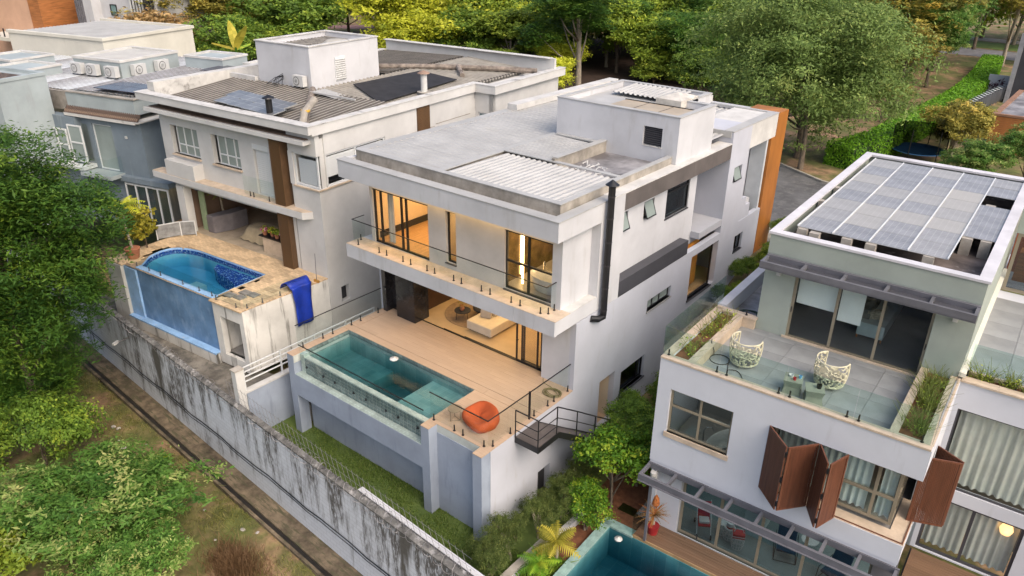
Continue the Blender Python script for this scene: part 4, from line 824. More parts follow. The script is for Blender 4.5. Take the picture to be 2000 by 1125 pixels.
b = MB(); b.box(-10.0, .3, 4.42, 9.4, -.1, -.004); b.build('veranda_floor', gridmat('veranda_tile', (.40, .33, .24), (.30, .25, .19), .6, .6, .008, .5, col2=(.44, .36, .27)), LH)
# mortar bed under the paving with the pool cut out (ring of quads from the pool edge to the terrace edge)
b = MB(); out = []
for x, y in fine:
    dx, dy = x - cx_, y - cy_; k = min(((-10.0 - cx_) / dx) if dx < -.01 else 9, ((.0 - cx_) / dx) if dx > .01 else 9, ((4.42 - cy_) / dy) if dy > .01 else 9, ((.05 - cy_) / dy) if dy < -.01 else 9); out.append((cx_ + dx * k, cy_ + dy * k))
for i in range(n): p, q, r_, s_ = fine[i], fine[(i + 1) % n], out[(i + 1) % n], out[i]; b.add([(*p, -.03), (*q, -.03), (*r_, -.03), (*s_, -.03)], [(0, 1, 2, 3)])
b.prism([(-2.08, .02), (-.02, .02), (.5, 4.42), (-2.1, 4.42)], -.055, -.03).box(-10.05, -8.8, -.1, 4.42, -.055, -.03).build('mortar_bed', M('mortar_bed', (.36, .27, .18), .9, .2, 3), LH)
gm = glass('pool_fence_glass', (.95, .98, .975), .9)
glass_rail('frameless glass fence round the blue left pool terrace', FL, [((-9.9, -.02), (-8.9, -.02)), ((-8.3, .24), (-6.8, .24)), ((-6.8, .24), (-5.2, .24)), ((-5.2, .24), (-3.6, .24)), ((-3.6, .24), (-2.1, .24)), ((-1.95, .12), (-.15, .12)), ((-.1, .2), (.12, 1.9)), ((.12, 1.9), (.3, 3.4))], 0.012, .62,
  [(-9.6, -.02), (-9.15, -.02), (-8.0, .24), (-7.0, .24), (-6.1, .24), (-4.4, .24), (-3.2, .24), (-2.3, .24), (-1.85, .12), (-.5, .12), (-.05, .35), (.05, 1.1), (.16, 2.0), (.26, 2.9)], handrail=False, mat=gm, spig_h=.2, spm=M('spigot_steel', (.12, .12, .12), .4, metal=.3))
for i, (x, y) in enumerate(((-1.7, .75), (-1.15, .85), (-1.35, 1.3), (-.85, 1.35))):
    solo(MB().box(-.24, .24, -.2, .2, 0, .035).box(-.2, .2, -.16, .16, .035, .05), 'access_cover', M('cover_plate', (.22, .21, .19), .8, .2, 5), ['square grey access cover on the stone terrace nearest the blue pool wall', 'square grey access cover at the outer corner of the left terrace', 'square grey access cover on the left terrace nearest the pool water', 'square grey access cover on the left terrace nearest the hanging blue tarp'][i], 'cover', FL, (x, y, .004), group='access covers on the stone terrace')
glass_rail('small glass balustrade in front of the closed shutter door of the left house', FL, [((-4.5, 4.36), (-2.3, 4.36))], 3.2, 1.0, [(-4.1, 4.38), (-3.85, 4.38), (-2.75, 4.38)], handrail=False, mat=gm)
# loose things on the left terrace
b = MB(); W_, rows = 9, 26; vs = []
for j in range(rows + 1):
    t = j / rows
    for i in range(W_ + 1):
        u = i / W_; wv = .03 * math.sin(u * 9 + 1.5 * t) * (t > .3)
        if t < .32: s = t / .32; px, py, pz = -.62 + .72 * s, .0, .03 + .34 * math.sin(PI * min(1, s * 1.0)) ** .6
        else: s = (t - .32) / .68; px, py, pz = .12 + .05 * s, 0, .28 - 2.05 * s
        vs.append((px + wv, (u - .5) * (1.32 - .42 * min(1, t * 1.6)) + (.1 if t < .3 else 0) * math.sin(6 * u), pz))
b.add(vs, [(j * (W_ + 1) + i, j * (W_ + 1) + i + 1, (j + 1) * (W_ + 1) + i + 1, (j + 1) * (W_ + 1) + i) for j in range(rows) for i in range(W_)])
o = solo(b, 'tarp', TARP, 'bright blue tarp hanging over the stained right wall of the left terrace', 'tarp', FL, (.36, 3.0, .05), -.12, smooth=True); md = o.modifiers.new('t', 'SOLIDIFY'); md.thickness = .03
t = thing('broom', 'broom standing at the wall by the blue tarp', 'broom', FL, (.42, 3.95, 0)); MB().tube([(0, 0, .05), (.05, .02, 1.45)], .014, 6).build('handle', GREYMET, t); MB().box(-.15, .15, -.04, .04, 0, .12).build('brush', M('brush_orange', (.5, .25, .05), .9), t)
t = thing('garden_gate', 'grey metal mesh gate panels at the left edge of the stone terrace', 'gate', FL, (-10.15, 2.8, 0), .0)
for (x0, y0), (x1, y1) in (((0, 0), (.48, 1.1)), ((.48, 1.1), (1.03, 1.6))):
    L = math.hypot(x1 - x0, y1 - y0); a = math.atan2(y1 - y0, x1 - x0); o = MB().box(0, L, -.012, .012, .06, .78).build('mesh_panel', M('gate_mesh', (.25, .26, .27), .6, .2, 3), t); o.location = (x0, y0, 0); o.rotation_euler = (0, 0, a)
    o = MB().box(-.02, L + .02, -.025, .025, .78, .82).box(-.02, .02, -.025, .025, 0, .78).box(L - .02, L + .02, -.025, .025, 0, .78).build('gate_frame', ALU, t); o.location = (x0, y0, 0); o.rotation_euler = (0, 0, a)
o = MB().prism([(-.45, -.35), (.1, -.35), (.45, .6), (.45, 1.6), (-.15, 1.6)], 0, .95); solo(o, 'covered_counter', GREYCL, 'grey covered bar counter under the canopy of the left house', 'counter', FL, (-8.6, 5.45, 0), bevel=.06)
vs = []; b = MB(); NX, NY = 16, 12
for j in range(NY + 1):
    for i in range(NX + 1):
        x, y = (i / NX - .5) * 2.5, (j / NY - .5) * 1.5; e = max(abs(x) / 1.25, abs(y) / .75); z = .78 + .05 * math.sin(3 * x) if e < .62 else max(.02 + .05 * (1 + math.sin(11 * x + 7 * y)), .78 - (e - .62) * 2.3); vs.append((x * (1 + .04 * math.sin(8 * y)), y, z))
b.add(vs, [(j * (NX + 1) + i, j * (NX + 1) + i + 1, (j + 1) * (NX + 1) + i + 1, (j + 1) * (NX + 1) + i) for j in range(NY) for i in range(NX)])
solo(b, 'dust_sheet', KHAKI, 'khaki dust sheet draped over furniture under the canopy of the left house', 'sheet', FL, (-5.6, 6.1, 0), smooth=True)
t = thing('stone_counter', 'beige counter with black top carrying flower pots beside the brown column', 'counter', FL, (-3.4, 5.0, 0)); MB().box(-1.0, .5, -.05, .75, 0, .86).build('base', BEIGE, t); MB().box(-1.2, .55, -.12, .85, .86, .91).build('countertop', BLACKM, t)
def flowerpot(label, F, p, col, s=1.0, group=None, seed=0):
    t = thing('flower_pot', label, 'flower pot', F, p, 0, group); MB().lathe([(.08 * s, 0), (.12 * s, .18 * s), (.13 * s, .2 * s), (.10 * s, .2 * s)], n=12).build('pot', TERRA, t)
    rng = np.random.default_rng(seed); q = rng.normal(0, 1, (110, 3)); q /= np.linalg.norm(q, axis=1)[:, None]; q[:, 2] = np.abs(q[:, 2]); nn = q.copy(); q = q * .19 * s + [0, 0, .22 * s]
    for nm, mm, sl in (('foliage', L_GEN, slice(0, 60)), ('flowers', col, slice(60, 110))):
        o = bpy.data.objects.new(nm, leaf_mesh(nm, q[sl], nn[sl], np.full(len(q[sl]), .09 * s), rng.random(len(q[sl])), rng, .8, [mm])); COL.objects.link(o); o.parent = t
PINK = leafmat('pink_petals', (.35, .05, .15), (.55, .18, .3), (.7, .4, .5)); YELP = leafmat('yellow_petals', (.4, .28, .02), (.6, .45, .04), (.7, .6, .1))
for i, (x, c, lab) in enumerate(((-4.35, PINK, 'pale pink potted flowers at the left end of the black counter'), (-3.9, YELP, 'yellow potted flowers on the black counter'), (-3.45, L_GEN, 'green leafy pot on the black counter'), (-3.1, PINK, 'deep pink potted flowers nearest the brown column'))): flowerpot(lab, FL, (x, 5.1 + .1 * (i % 2), .91), c, 1.15, 'flower pots on the black counter', i)
def palm(label, F, p, h, nf, L, mat, seed, pot=None, stem=True, group=None, wide=.35, cat='palm', up=.9, stems=1, tm=BARKL, name='palm'):
    """pinnate or broad fronds, each a part, on a stem"""
    rg = random.Random(seed); t = thing(name, label, cat, F, p, rg.uniform(0, 6), group)
    if pot: MB().lathe([(pot * .7, -h * 0), (pot, .5), (pot * 1.06, .52), (pot * .9, .55)], n=18).build('pot', TERRA, t)
    z0 = .5 if pot else 0
    if stem: MB().tube([(0, 0, z0), (.06, .03, z0 + (h - z0) * .5), (.0, .1, h)], [.07, .055, .045], 8).build('stem', tm, t)
    for i in range(nf):
        az = i * 2.4 + rg.uniform(-.3, .3); el = rg.uniform(.15, 1.0) * up; l = L * rg.uniform(.75, 1.15); b = MB(); pts = []
        for s in range(7):
            u = s / 6; pts.append(Vector((math.cos(az) * l * u * math.cos(el * (1 - .5 * u)), math.sin(az) * l * u * math.cos(el * (1 - .5 * u)), h - z0 * 0 + l * (math.sin(el) * u - .45 * u * u))))
        for s in range(1, 7):
            for side in (-1, 1):
                d = (pts[s] - pts[s - 1]).normalized(); nrm = Vector((-math.sin(az), math.cos(az), 0)) * side; w_ = l * wide * math.sin(PI * min(1, .15 + .8 * s / 6.4))
                for e in (0, .5):
                    a0 = pts[s - 1].lerp(pts[s], e); tip = a0 + nrm * w_ + d * w_ * .5 - Vector((0, 0, w_ * .35)); a1 = pts[s - 1].lerp(pts[s], e + .45); b.add([a0, a1, tip], [(0, 1, 2)])
        f = b.build('frond', mat, t); at = f.data.attributes.new('tint', 'FLOAT', 'FACE'); tv = min(1, max(0, rg.gauss(.5, .22))); at.data.foreach_set('value', [min(1, max(0, tv + rg.uniform(-.1, .1))) for _ in f.data.polygons])
    return t
palm('palm with bare pale stem in a terracotta pot beside the blue pool', FL, (-9.05, .75, 0), 2.75, 14, 1.1, L_YEL, 5, .36)
# golden shrub behind that pot
species('goldbush', 11, (1, 1, 1), 9, 170, 14, .16, L_GOLD, 'round', .5, .6)
tree('golden_shrub', 'yellow green variegated shrub beside the pale palm stem on the left terrace', 'goldbush', FL.w((-9.7, 1.9, 0)), 2.2, (1.3, 1.1, 1.15), 3, BARK, .05, cat='shrub')
t = palm('leafy dracaena in a white pot under the canopy of the left house', FL, (-9.0, 6.2, 0), 1.9, 22, .95, L_GEN, 9, None, True, None, .16, 'plant', name='potted_dracaena'); MB().lathe([(.2, 0), (.27, .5), (.24, .5)], n=16).build('pot', WHITEP, t)
# roof things of the left house
def flue(label, p, r, h, mat, cap):
    t = thing('roof_flue', label, 'flue', FL, p); MB().lathe([(r, 0), (r, h)], n=14).build('pipe', mat, t); MB().lathe([(r * 1.9, h), (r * 1.7, h + .05), (.02, h + .16)], n=14).build('cap', cap, t); MB().lathe([(r * 2.2, 0), (r * 2.2, .04)], n=14).build('collar', CONC, t)
flue('black round flue standing at the front of the old grey roof', (-2.7, 5.0, 7.0), .15, .95, BLACKM, BLACKM)
t = thing('roof_pipe', 'fat grey wrapped pipe with yellow tape at the front right corner of the old roof', 'pipe', FL, (-.75, 5.3, 6.95)); MB().tube([(.15, -.35, 0), (0, 0, .55), (-.25, .9, .95)], .17, 10).build('pipe', CONC, t); MB().lathe([(.2, -.05), (.21, .0), (.2, .05)], (-.03, .1, .62), 10).build('tape', M('yellow_tape', (.6, .36, .04), .6), t)
flue('white flue with brown cap standing beside the black roof sheet', (-.1, 12.85, 7.28), .17, .95, WHITEP, M('rusty_cap', (.3, .2, .15), .7))
t = thing('solar_array', 'six grey solar panels lying on the old roof of the left house', 'solar panels', FL, (-6.3, 6.1, 7.25)); sp = MB().box(-.6, .6, -.42, .42, -.02, .02).build('solar_panel', gridmat('grey_solar_glass', (.15, .155, .165), (.34, .35, .35), .6, .42, .012, .25, rnd=.12), t)
part_copies(sp, [(-.3 + i * 1.24 - .2 * j, -.35 + j * .86 - .18 * i, .11 * j + .02 * i, -.05) for i in range(4) for j in range(2)], t)
for o in t.children: o.rotation_euler = (.13, 0, -.05)
solo(MB().add([(-3.7, 11.4, 7.5), (-.35, 9.75, 7.24), (-.85, 16.6, 7.3), (-3.4, 16.5, 7.52), (-3.7, 11.4, 7.46), (-.35, 9.75, 7.2), (-.85, 16.6, 7.26), (-3.4, 16.5, 7.48)], [(0, 1, 2, 3), (7, 6, 5, 4), (0, 4, 5, 1), (1, 5, 6, 2), (2, 6, 7, 3), (3, 7, 4, 0)]), 'roof_membrane', M('black_membrane', (.018, .017, .02), .85, .25, 2), 'black rubber sheet covering part of the old roof of the left house', 'roof sheet', FL)
solo(MB().corr(-3.9, -1.5, 8.75, 9.6, 7.5, 'x', .16, .03, -.26).box(-4.0, -.9, 8.62, 8.7, 7.45, 7.52), 'metal_sheet', ROOFW, 'pale corrugated sheet with an orange edge lying on the old roof', 'roof sheet', FL)
def ac_unit(label, F, p, rz, s=1.0, group='outdoor air conditioning units'):
    t = thing('ac_unit', label, 'air conditioner', F, p, rz, group); MB().box(-.42 * s, .42 * s, -.16 * s, .16 * s, 0, .6 * s).build('casing', WHITEP, t)
    MB().lathe([(.23 * s, 0), (.25 * s, .012), (.05, .02), (.001, .02)], n=20).build('fan_grille', M('grille_grey', (.14, .14, .14), .5), t); g = t.children[-1]; g.rotation_euler = (PI / 2, 0, 0); g.location = (-.1 * s, -.162 * s, .3 * s)
    for q in (.12, .19): r = MB().lathe([(q * s, 0), (q * s + .012, .008), (q * s, .016)], n=20).build('grille_ring', WHITEP, t); r.rotation_euler = (PI / 2, 0, 0); r.location = (-.1 * s, -.175 * s, .3 * s)
    MB().box(-.36 * s, -.32 * s, -.14 * s, .14 * s, -.06, 0).box(.32 * s, .36 * s, -.14 * s, .14 * s, -.06, 0).build('foot', BLACKM, t); return t
ac_unit('white outdoor unit at the foot of the white roof tower of the left house', FL, (-5.45, 9.35, 7.5), 0, .9)
b = MB(); rg = random.Random(6)
for i in range(10): x = -6.9 + rg.uniform(-.35, .35); b.tube([(-6.85, 9.5, 8.0 - .2 * rg.random()), (x, 9.3, 7.75), (x + rg.uniform(-.6, .6), 9.0 - .4 * rg.random(), 7.48)], .014, 4)
solo(b, 'loose_cables', BLACKM, 'bundle of black cables hanging from the white roof tower of the left house', 'cable', FL)

# ================================================================== FAR LEFT GREY HOUSE (frame FG)
GH = thing('grey_house', 'grey and pale stepped flat roofed house at the far left behind the tree', 'house', FG)
b = MB(); b.wall('x', -4.6, .0, 0, .25, -2.6, 3.45, [(-3.8, -2.28, .5, 3.1)]); b.box(-.25, 0, .25, 9, -2.6, 3.45).box(-6.95, -4.62, -.38, .2, -2.6, 3.4).box(0, .02, 0, .02, -1, -.9); b.build('wall', GREYW, GH)
b = MB(); b.box(-5.25, -.1, -.05, 12, 3.9, 4.72); b.build('roof_block', GREYL, GH)
b = MB(); b.box(-5.4, -.02, -.32, 3, 3.45, 3.55).box(-5.4, .3, -.32, 9, 3.55, 3.62); b.build('eave', CONCL, GH)
eb = MB().add([(-5.35, -.3, 3.63), (.25, -.3, 3.63), (.25, -.04, 3.92), (-5.35, -.04, 3.92)], [(0, 1, 2, 3)]).build('tile_strip', DKTILE, GH)
tl = MB().tube([(0, -.15, -.14), (0, .15, .19)], .05, 6).build('roof_tile', DKTILE, GH); part_copies(tl, [(-5.3 + i * .14, -.17, 3.775, 0) for i in range(40)], GH)
MB().box(-5.3, -.02, -.12, .2, 4.72, 4.78).box(-.32, -.02, .2, 12, 4.72, 4.78).build('coping', CONC, GH)
# big grey block at left
b = MB(); b.box(-10.3, -6.3, -3.1, -.2, -2.6, 5.55); b.build('side_block', GREYL, GH)
MB().box(-10.35, -6.25, -3.15, -2.9, 5.55, 5.72).box(-10.35, -6.25, -.4, -.15, 5.55, 5.72).box(-6.5, -6.25, -2.9, -.4, 5.55, 5.72).box(-10.35, -10.1, -2.9, -.4, 5.55, 5.72).build('parapet', GREYL, GH)
MB().box(-9.6, -7.0, -2.4, -1.0, 5.55, 5.6).build('roof_hatch', DKTILE, GH)
window(GH, 'x', -5.2, -4.1, .9, 3.0, -.46, ALU, PANE_OP, nh=(2.0,), ft=.08); MB().box(-5.15, -4.15, 0.0, .03, .9, 3.0).build('blind', PANE_OP, GH)
MB().box(-6.9, -4.05, -.9, .0, .55, .75).build('bay_sill', ALU, GH)
window(GH, 'x', -6.9, -5.3, .8, 2.7, -.5, ALU, PANE_OP, nv=(-6.1,), nh=(1.8,), ft=.08); MB().box(-6.9, -5.25, -.42, -.4, .8, 2.7).build('blind', PANE_OP, GH)
window(GH, 'x', -3.8, -2.28, .5, 3.1, .12, ALU, PANE_OP, ft=.07)
MB().box(-4.3, -1.9, -.95, 0, .28, .48).build('balcony', GREYL, GH)
o = MB().box(-4.25, -1.95, -.93, -.915, .5, 1.45).box(-1.965, -1.95, -.9, -.02, .5, 1.45).build('glass_panel', CLEAR, GH)
b = MB(); b.box(-.8, 2.2, .6, .8, -2.5, -2.4).build('door_sill', ALU, GH)
window(GH, 'x', -1.9, 1.35, -2.45, .0, -.15, ALU, DARKG, nv=(-1.1, -.3, .55), ft=.1)
MB().box(-2.2, 1.6, 2.0, 2.1, -2.6, .2).build('lit_room_wall', M('warm_brown_wall', (.34, .17, .08), .7), GH); MB().box(-2.2, 2.0, -.2, 2, -2.62, -2.5).build('room_floor', WOODF, GH); MB().box(-2.2, 1.6, -.3, 2.1, .1, .4).build('room_ceiling', GREYW, GH)
lamp('grey_house_lamp', FG, (-.2, 1.0, .05), 14, 2.5, 1)
MB().box(-1.28, -1.14, -.06, 0, 2.52, 2.66).build('wall_lamp', WHITEP, GH)
# roof cube with four outdoor units, further roof blocks, corrugated runs
b = MB(); b.box(-9.9, -5.9, 4.4, 8.9, 4.4, 5.55); b.build('roof_block', GREYL, GH); MB().box(-9.95, -5.85, 4.35, 4.6, 5.55, 5.7).box(-9.95, -5.85, 8.7, 8.95, 5.55, 5.7).box(-6.1, -5.85, 4.6, 8.7, 5.55, 5.7).box(-9.95, -9.7, 4.6, 8.7, 5.55, 5.7).build('parapet', CONCL, GH)
MB().corr(-9.6, -6.2, 4.7, 8.6, 5.56, 'y', .2, .05).build('roof_sheet', ROOFM, GH)
for x0, x1, y0, y1, z in ((-4.6, -1.5, 8.2, 10.4, 5.5), (-1.0, 1.4, 9.5, 12.0, 5.1), (-13.5, -10.6, 1.5, 4.0, 5.1), (-17, -13.8, 3.0, 6.0, 5.2)):
    MB().box(x0, x1, y0, y1, 4.0, z).build('roof_block', GREYL, GH); MB().box(x0 - .05, x1 + .05, y0 - .05, y0 + .15, z, z + .12).box(x0 - .05, x1 + .05, y1 - .15, y1 + .05, z, z + .12).box(x1 - .15, x1 + .05, y0 + .15, y1 - .15, z, z + .12).box(x0 - .05, x0 + .15, y0 + .15, y1 - .15, z, z + .12).build('parapet', CONCL, GH)
MB().box(-22, -5.0, .5, 12, 3.5, 4.55).box(-22, -10.3, -2, .5, -2, 4.2).build('lower_roof', CONC, GH)
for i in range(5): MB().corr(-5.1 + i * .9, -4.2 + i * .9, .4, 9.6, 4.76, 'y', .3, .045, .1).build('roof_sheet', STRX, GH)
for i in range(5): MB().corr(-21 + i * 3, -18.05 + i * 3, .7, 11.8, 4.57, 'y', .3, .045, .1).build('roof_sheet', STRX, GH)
sp = thing('solar_array', 'dark solar panels on the roof of the far left grey house', 'solar panels', FG, (-1.7, .9, 4.98)); pn = MB().box(-.8, .8, -.48, .48, -.02, .02).build('solar_panel', M('dark_solar_glass', (.06, .055, .075), .2, .15, 1, rnd=.2), sp)
part_copies(pn, [(-1.0 + i * 1.65, j * 1.0, .02, 0) for i in range(2) for j in range(2)] + [(.6, 6.2, .15, 0), (.6, 7.2, .15, 0)], sp)
for lab, p, rz in (('white outdoor unit at the near corner of the pale roof block', (-6.3, 4.05, 4.75), .0), ('white outdoor unit on the left face of the pale roof block', (-7.9, 4.05, 4.75), 0), ('white outdoor unit standing farthest left beside the pale roof block', (-9.2, 4.05, 4.75), 0), ('white outdoor unit on the right face of the pale roof block nearest the corner', (-5.6, 5.4, 4.75), PI / 2), ('white outdoor unit on the right face of the pale roof block farther back', (-5.6, 7.2, 4.75), PI / 2)): ac_unit(lab, FG, p, rz, 1.05)
# cream house behind
CH = thing('cream_house', 'plain cream flat roofed house block behind the far left grey house', 'house', FG, (-11.5, 9.0, 0)); MB().box(-10, -.6, -.5, 7.5, -2, 5.9).build('wall', CREAMR, CH)
MB().box(-10.1, -.5, -.6, -.3, 5.9, 6.1).box(-.8, -.5, -.3, 7.6, 5.9, 6.1).box(-10.1, -.8, 7.3, 7.6, 5.9, 6.1).build('parapet', CREAMR, CH); MB().corr(-9.8, -.9, -.2, 7.2, 5.92, 'x', .3, .05).build('roof_sheet', ROOFM, CH)
# houses at the very top left
p0 = Vector((-86, 22, 0))
SH = thing('salmon_house', 'salmon orange house with timber door in the top left corner', 'house', FM, p0, .25); MB().box(-14, -1.0, 0, 8, 0, 9.5).build('wall', SALMON, SH); MB().box(-1.0, .8, -.1, 6, 3, 9.5).build('timber_panel', WOODC, SH); MB().box(-6, 2.5, -3.5, 0, 3.0, 3.4).build('terrace_slab', CREAMR, SH)
for i in range(5): MB().box(-4.4 + i * .9, -4.3 + i * .9, -3.3, -3.2, 3.4, 4.3).build('rail_post', BLACKM, SH)
WH = thing('white_villa', 'white villa with tall dark striped windows at the top left behind the rusty tree', 'house', FM, Vector((-84, 26, 0)), .25); MB().box(.9, 3.5, -1.2, 6, 0, 9.5).box(3.5, 12, 0, 8, 0, 9.5).build('wall', WHITE, WH)
for i in range(4): MB().box(.95 + i * .35, 1.12 + i * .35, -1.32, -1.2, 0, 9.5).build('blade', GREYMET, WH)
window(WH, 'x', 5.0, 6.0, 5.6, 6.8, -.06, BLACKM, GREENG, ft=.08); MB().box(8.2, 11.8, -.06, -.02, 3, 9.4).build('glazing', DARKIN, WH)
for i in range(8): MB().box(8.3 + i * .45, 8.45 + i * .45, -.2, -.06, 3, 9.4).build('mullion', ALU if i < 5 else DKGREY, WH)
# ================================================================== RIGHT HOUSE (frame FR)
RH = thing('terrace_house', 'white and sage green house on the right with grey terrace and timber shutters', 'house', FR)
b = MB()
b.wall('x', 0, 7.9, 0, .25, -4.07, -.06, [(.46, 2.57, -2.73, -1.08), (3.7, 7.9, -3.38, -1.06)])
b.wall('y', .25, 16.9, 0, .25, -7.2, -.06)
b.wall('y', .25, 16.9, 7.9, 7.65, -4.07, -.06, [(.25, 2.2, -3.38, -1.06)])
b.box(7.65, 7.9, 5.0, 16.9, -7.2, -4.07)
b.build('wall', LAV, RH)
MB().box(.02, 7.88, .02, .45, -4.2, -4.07).box(.02, 7.88, .45, 16, -4.4, -4.08).build('slab', LAV, RH)
MB().wall('x', .1, 1.12, .35, .55, -7.2, -4.2).build('wall', LAV, RH)
# terrace: copings in lengths, planters, tiles
cp = MB().box(-.5, .5, -.5, .5, -.06, 0).build('coping_stone', BEIGE, RH); pl = []
for i in range(8): pl.append((.0 + (i + .5) * .985, .12, .002, 0, .978, .30, 1))
for i in range(5): pl += [(.115, .27 + (i + .5) * .83, .001, 0, .26, .824, 1), (7.75, .27 + (i + .5) * .83, .001, 0, .28, .824, 1), (.93, .27 + (i + .5) * .79, .001, 0, .25, .784, 1), (6.88, .27 + (i + .5) * .83, .001, 0, .22, .824, 1)]
pl += [(.75, 4.4, .001, 0, 1.5, .3, 1)]
part_copies(cp, pl, RH)
MB().box(.83, 1.03, .27, 4.25, -.5, -.06).box(6.8, 6.97, .27, 4.45, -.5, -.06).box(1.03, 6.8, .02, .245, -.5, -.065).box(.3, 1.45, 4.28, 4.5, -.5, -.06).build('planter_wall', BEIGE, RH)
struct(MB().box(.25, .83, .27, 4.25, -.4, -.14).box(6.97, 7.63, .27, 4.45, -.4, -.14), 'soil', SOIL, FR)
ft = MB().box(-.5, .5, -.5, .5, -.04, 0).build('floor_tile', GFLOOR, RH); pl = []
for i in range(6):
    for j in range(5): x0, x1 = 1.03 + i * .9617, 1.03 + (i + 1) * .9617; y0 = .25 + j * .95; y1 = min(y0 + .95, 4.46); pl.append(((x0 + x1) / 2, (y0 + y1) / 2, -.42, 0, x1 - x0 - .008, y1 - y0 - .008, 1))
part_copies(ft, pl, RH); MB().box(.25, 7.65, .25, 4.5, -.6, -.465).build('floor_base', CONCD, RH)
# green upper storey
b = MB(); b.wall('x', 1.46, 7.84, 4.46, 4.66, -.46, 2.5, [(2.5, 6.76, -.42, 1.92)]); b.box(1.46, 1.66, 4.66, 16.8, -.6, 2.5).box(7.64, 7.84, 4.66, 16.8, -.46, 2.5).box(1.46, 7.84, 16.6, 16.8, -.6, 2.5); b.build('wall', GREENW, RH)
b = MB(); b.box(1.46, 7.84, 4.45, 4.6, 2.5, 3.17).box(1.46, 1.6, 4.6, 16.8, 2.5, 3.17).box(7.7, 7.84, 4.6, 16.8, 2.5, 3.17).box(1.6, 7.7, 16.66, 16.8, 2.5, 3.17); b.build('parapet', GREENW, RH)
b = MB(); b.box(1.40, 7.9, 4.41, 4.72, 3.17, 3.25).box(1.40, 1.70, 4.72, 16.45, 3.17, 3.25).box(7.56, 7.9, 4.72, 16.45, 3.17, 3.25).box(1.40, 7.9, 16.45, 16.85, 3.17, 3.25); b.build('coping', M('lavender_coping', (.58, .57, .60), .6, .08, 1, stain=(.4, .39, .4), st_sc=(1, 1, 1), st_rng=(.6, .8)), RH)
MB().box(1.6, 7.7, 4.6, 16.66, 2.45, 2.58).build('flat_roof', M('black_stained_roof', (.17, .14, .13), .9, .35, .8, stain=(.42, .39, .36), st_sc=(1, 1, 1), st_rng=(.6, .7), st_scale=1.2), RH)
# dark canopy grille over the terrace doors
b = MB(); b.box(1.48, 7.84, 4.33, 4.455, 2.30, 2.46).box(1.48, 7.84, 3.68, 3.78, 2.24, 2.44).box(1.48, 7.84, 3.70, 3.82, 2.18, 2.24)
xs = [1.48, 2.75, 4.0, 5.28, 6.55, 7.74]
for x in xs: b.box(x, x + .09, 3.78, 4.33, 2.32, 2.43)
b.build('canopy_frame', GREYMET, RH)
for a, c in zip(xs, xs[1:]):
    cv = MB().box(a + .09, c, 3.79, 4.32, 2.24, 2.26).build('canopy_panel', DKGREY, RH); sl = MB().obox((0, 0, 0), (c - a - .1, .06, .012), 0, .5).build('slat', DKGREY, cv); part_copies(sl, [((a + .09 + c) / 2, 3.83 + i * .09, 2.29, 0) for i in range(6)], cv)
for x in (1.95, 7.3): MB().box(x - .07, x + .07, 4.36, 4.46, 1.78, 1.90).build('wall_lamp', WHITEP, RH)
window(RH, 'x', 2.5, 6.76, -.42, 1.92, 4.56, BRONZE, CLEAR, nv=(3.93, 5.32), ft=.085, name='sliding_door')
MB().box(2.4, 6.85, 4.40, 4.47, -.42, -.36).build('threshold', BEIGE, RH)
for x in (2.545, 6.72): MB().box(x - .012, x + .012, 4.50, 4.522, .55, .75).build('handle', BLACKM, RH)
MB().box(2.60, 3.88, 4.72, 4.74, .85, 1.9).box(3.98, 4.72, 4.72, 4.74, .62, 1.9).build('roller_blind', M('pale_blind', (.70, .74, .73), .6, .03), RH)
MB().box(1.7, 7.6, 4.66, 12, -.5, -.44).build('room_floor', M('dark_grey_floor', (.09, .095, .10), .35, .1, 1), RH)
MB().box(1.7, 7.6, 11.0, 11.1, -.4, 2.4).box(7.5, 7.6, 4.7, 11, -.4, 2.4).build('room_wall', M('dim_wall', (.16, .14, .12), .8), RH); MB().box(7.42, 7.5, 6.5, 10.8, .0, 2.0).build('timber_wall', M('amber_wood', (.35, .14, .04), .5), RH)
sf = thing('sofa', 'grey sofa with patterned cushion behind the dark terrace door of the right house', 'sofa', FR, (4.85, 6.0, -.44)); MB().box(-.42, .45, 0.02, 3.2, .12, .62).build('seat', M('sofa_grey', (.42, .50, .50), .85), sf, bevel=.05); MB().box(-.45, -.15, .3, 3.2, .62, 1.0).build('backrest', M('sofa_dark', (.12, .13, .13), .85), sf, bevel=.05)
MB().obox((-.05, .5, .78), (.5, .2, .4), .4, .3).build('cushion', M('cushion_pattern', (.4, .36, .28), .8, .3, 12), sf, bevel=.05)
for x, y in ((-.38, .06), (.4, .06), (-.38, 3.1), (.4, 3.1)): MB().box(x - .025, x + .025, y - .025, y + .025, 0, .12).build('leg', WOODC, sf)
# solar panels on blocks
sa = thing('solar_array', 'large array of dusty blue grey solar panels on the flat roof of the green house', 'solar panels', FR, (0, 0, 3.22))
SPM = gridmat('solar_cells', (.235, .24, .265), (.38, .385, .39), .19, .16, .010, .35, rnd=.08, col2=(.25, .255, .28), dust=(.37, .35, .315))
sp = MB().box(-.565, .565, -.645, .645, -.02, .0).build('solar_panel', SPM, sa); pl = []
for i in range(4):
    for j in range(8): pl.append((2.52 + i * 1.15 + .02 * (i > 1), 6.28 + j * 1.31, -.03 + .002 * j, 0))
pl += [(7.06, 8.85, -.03, 0, .95, 1, 1), (7.06, 10.16, -.03, 0, .95, 1, 1), (7.06, 11.47, -.03, 0, .95, 1, 1), (7.06, 14.1, -.01, 0, .95, 1, 1), (7.06, 15.45, -.01, 0, .95, 1, 1)]
part_copies(sp, pl, sa)
for x in (1.955, 3.10, 4.25, 5.42, 6.57): MB().box(x - .02, x + .02, 5.63, 16.1, -.035, .012).build('rail', ALU, sa)
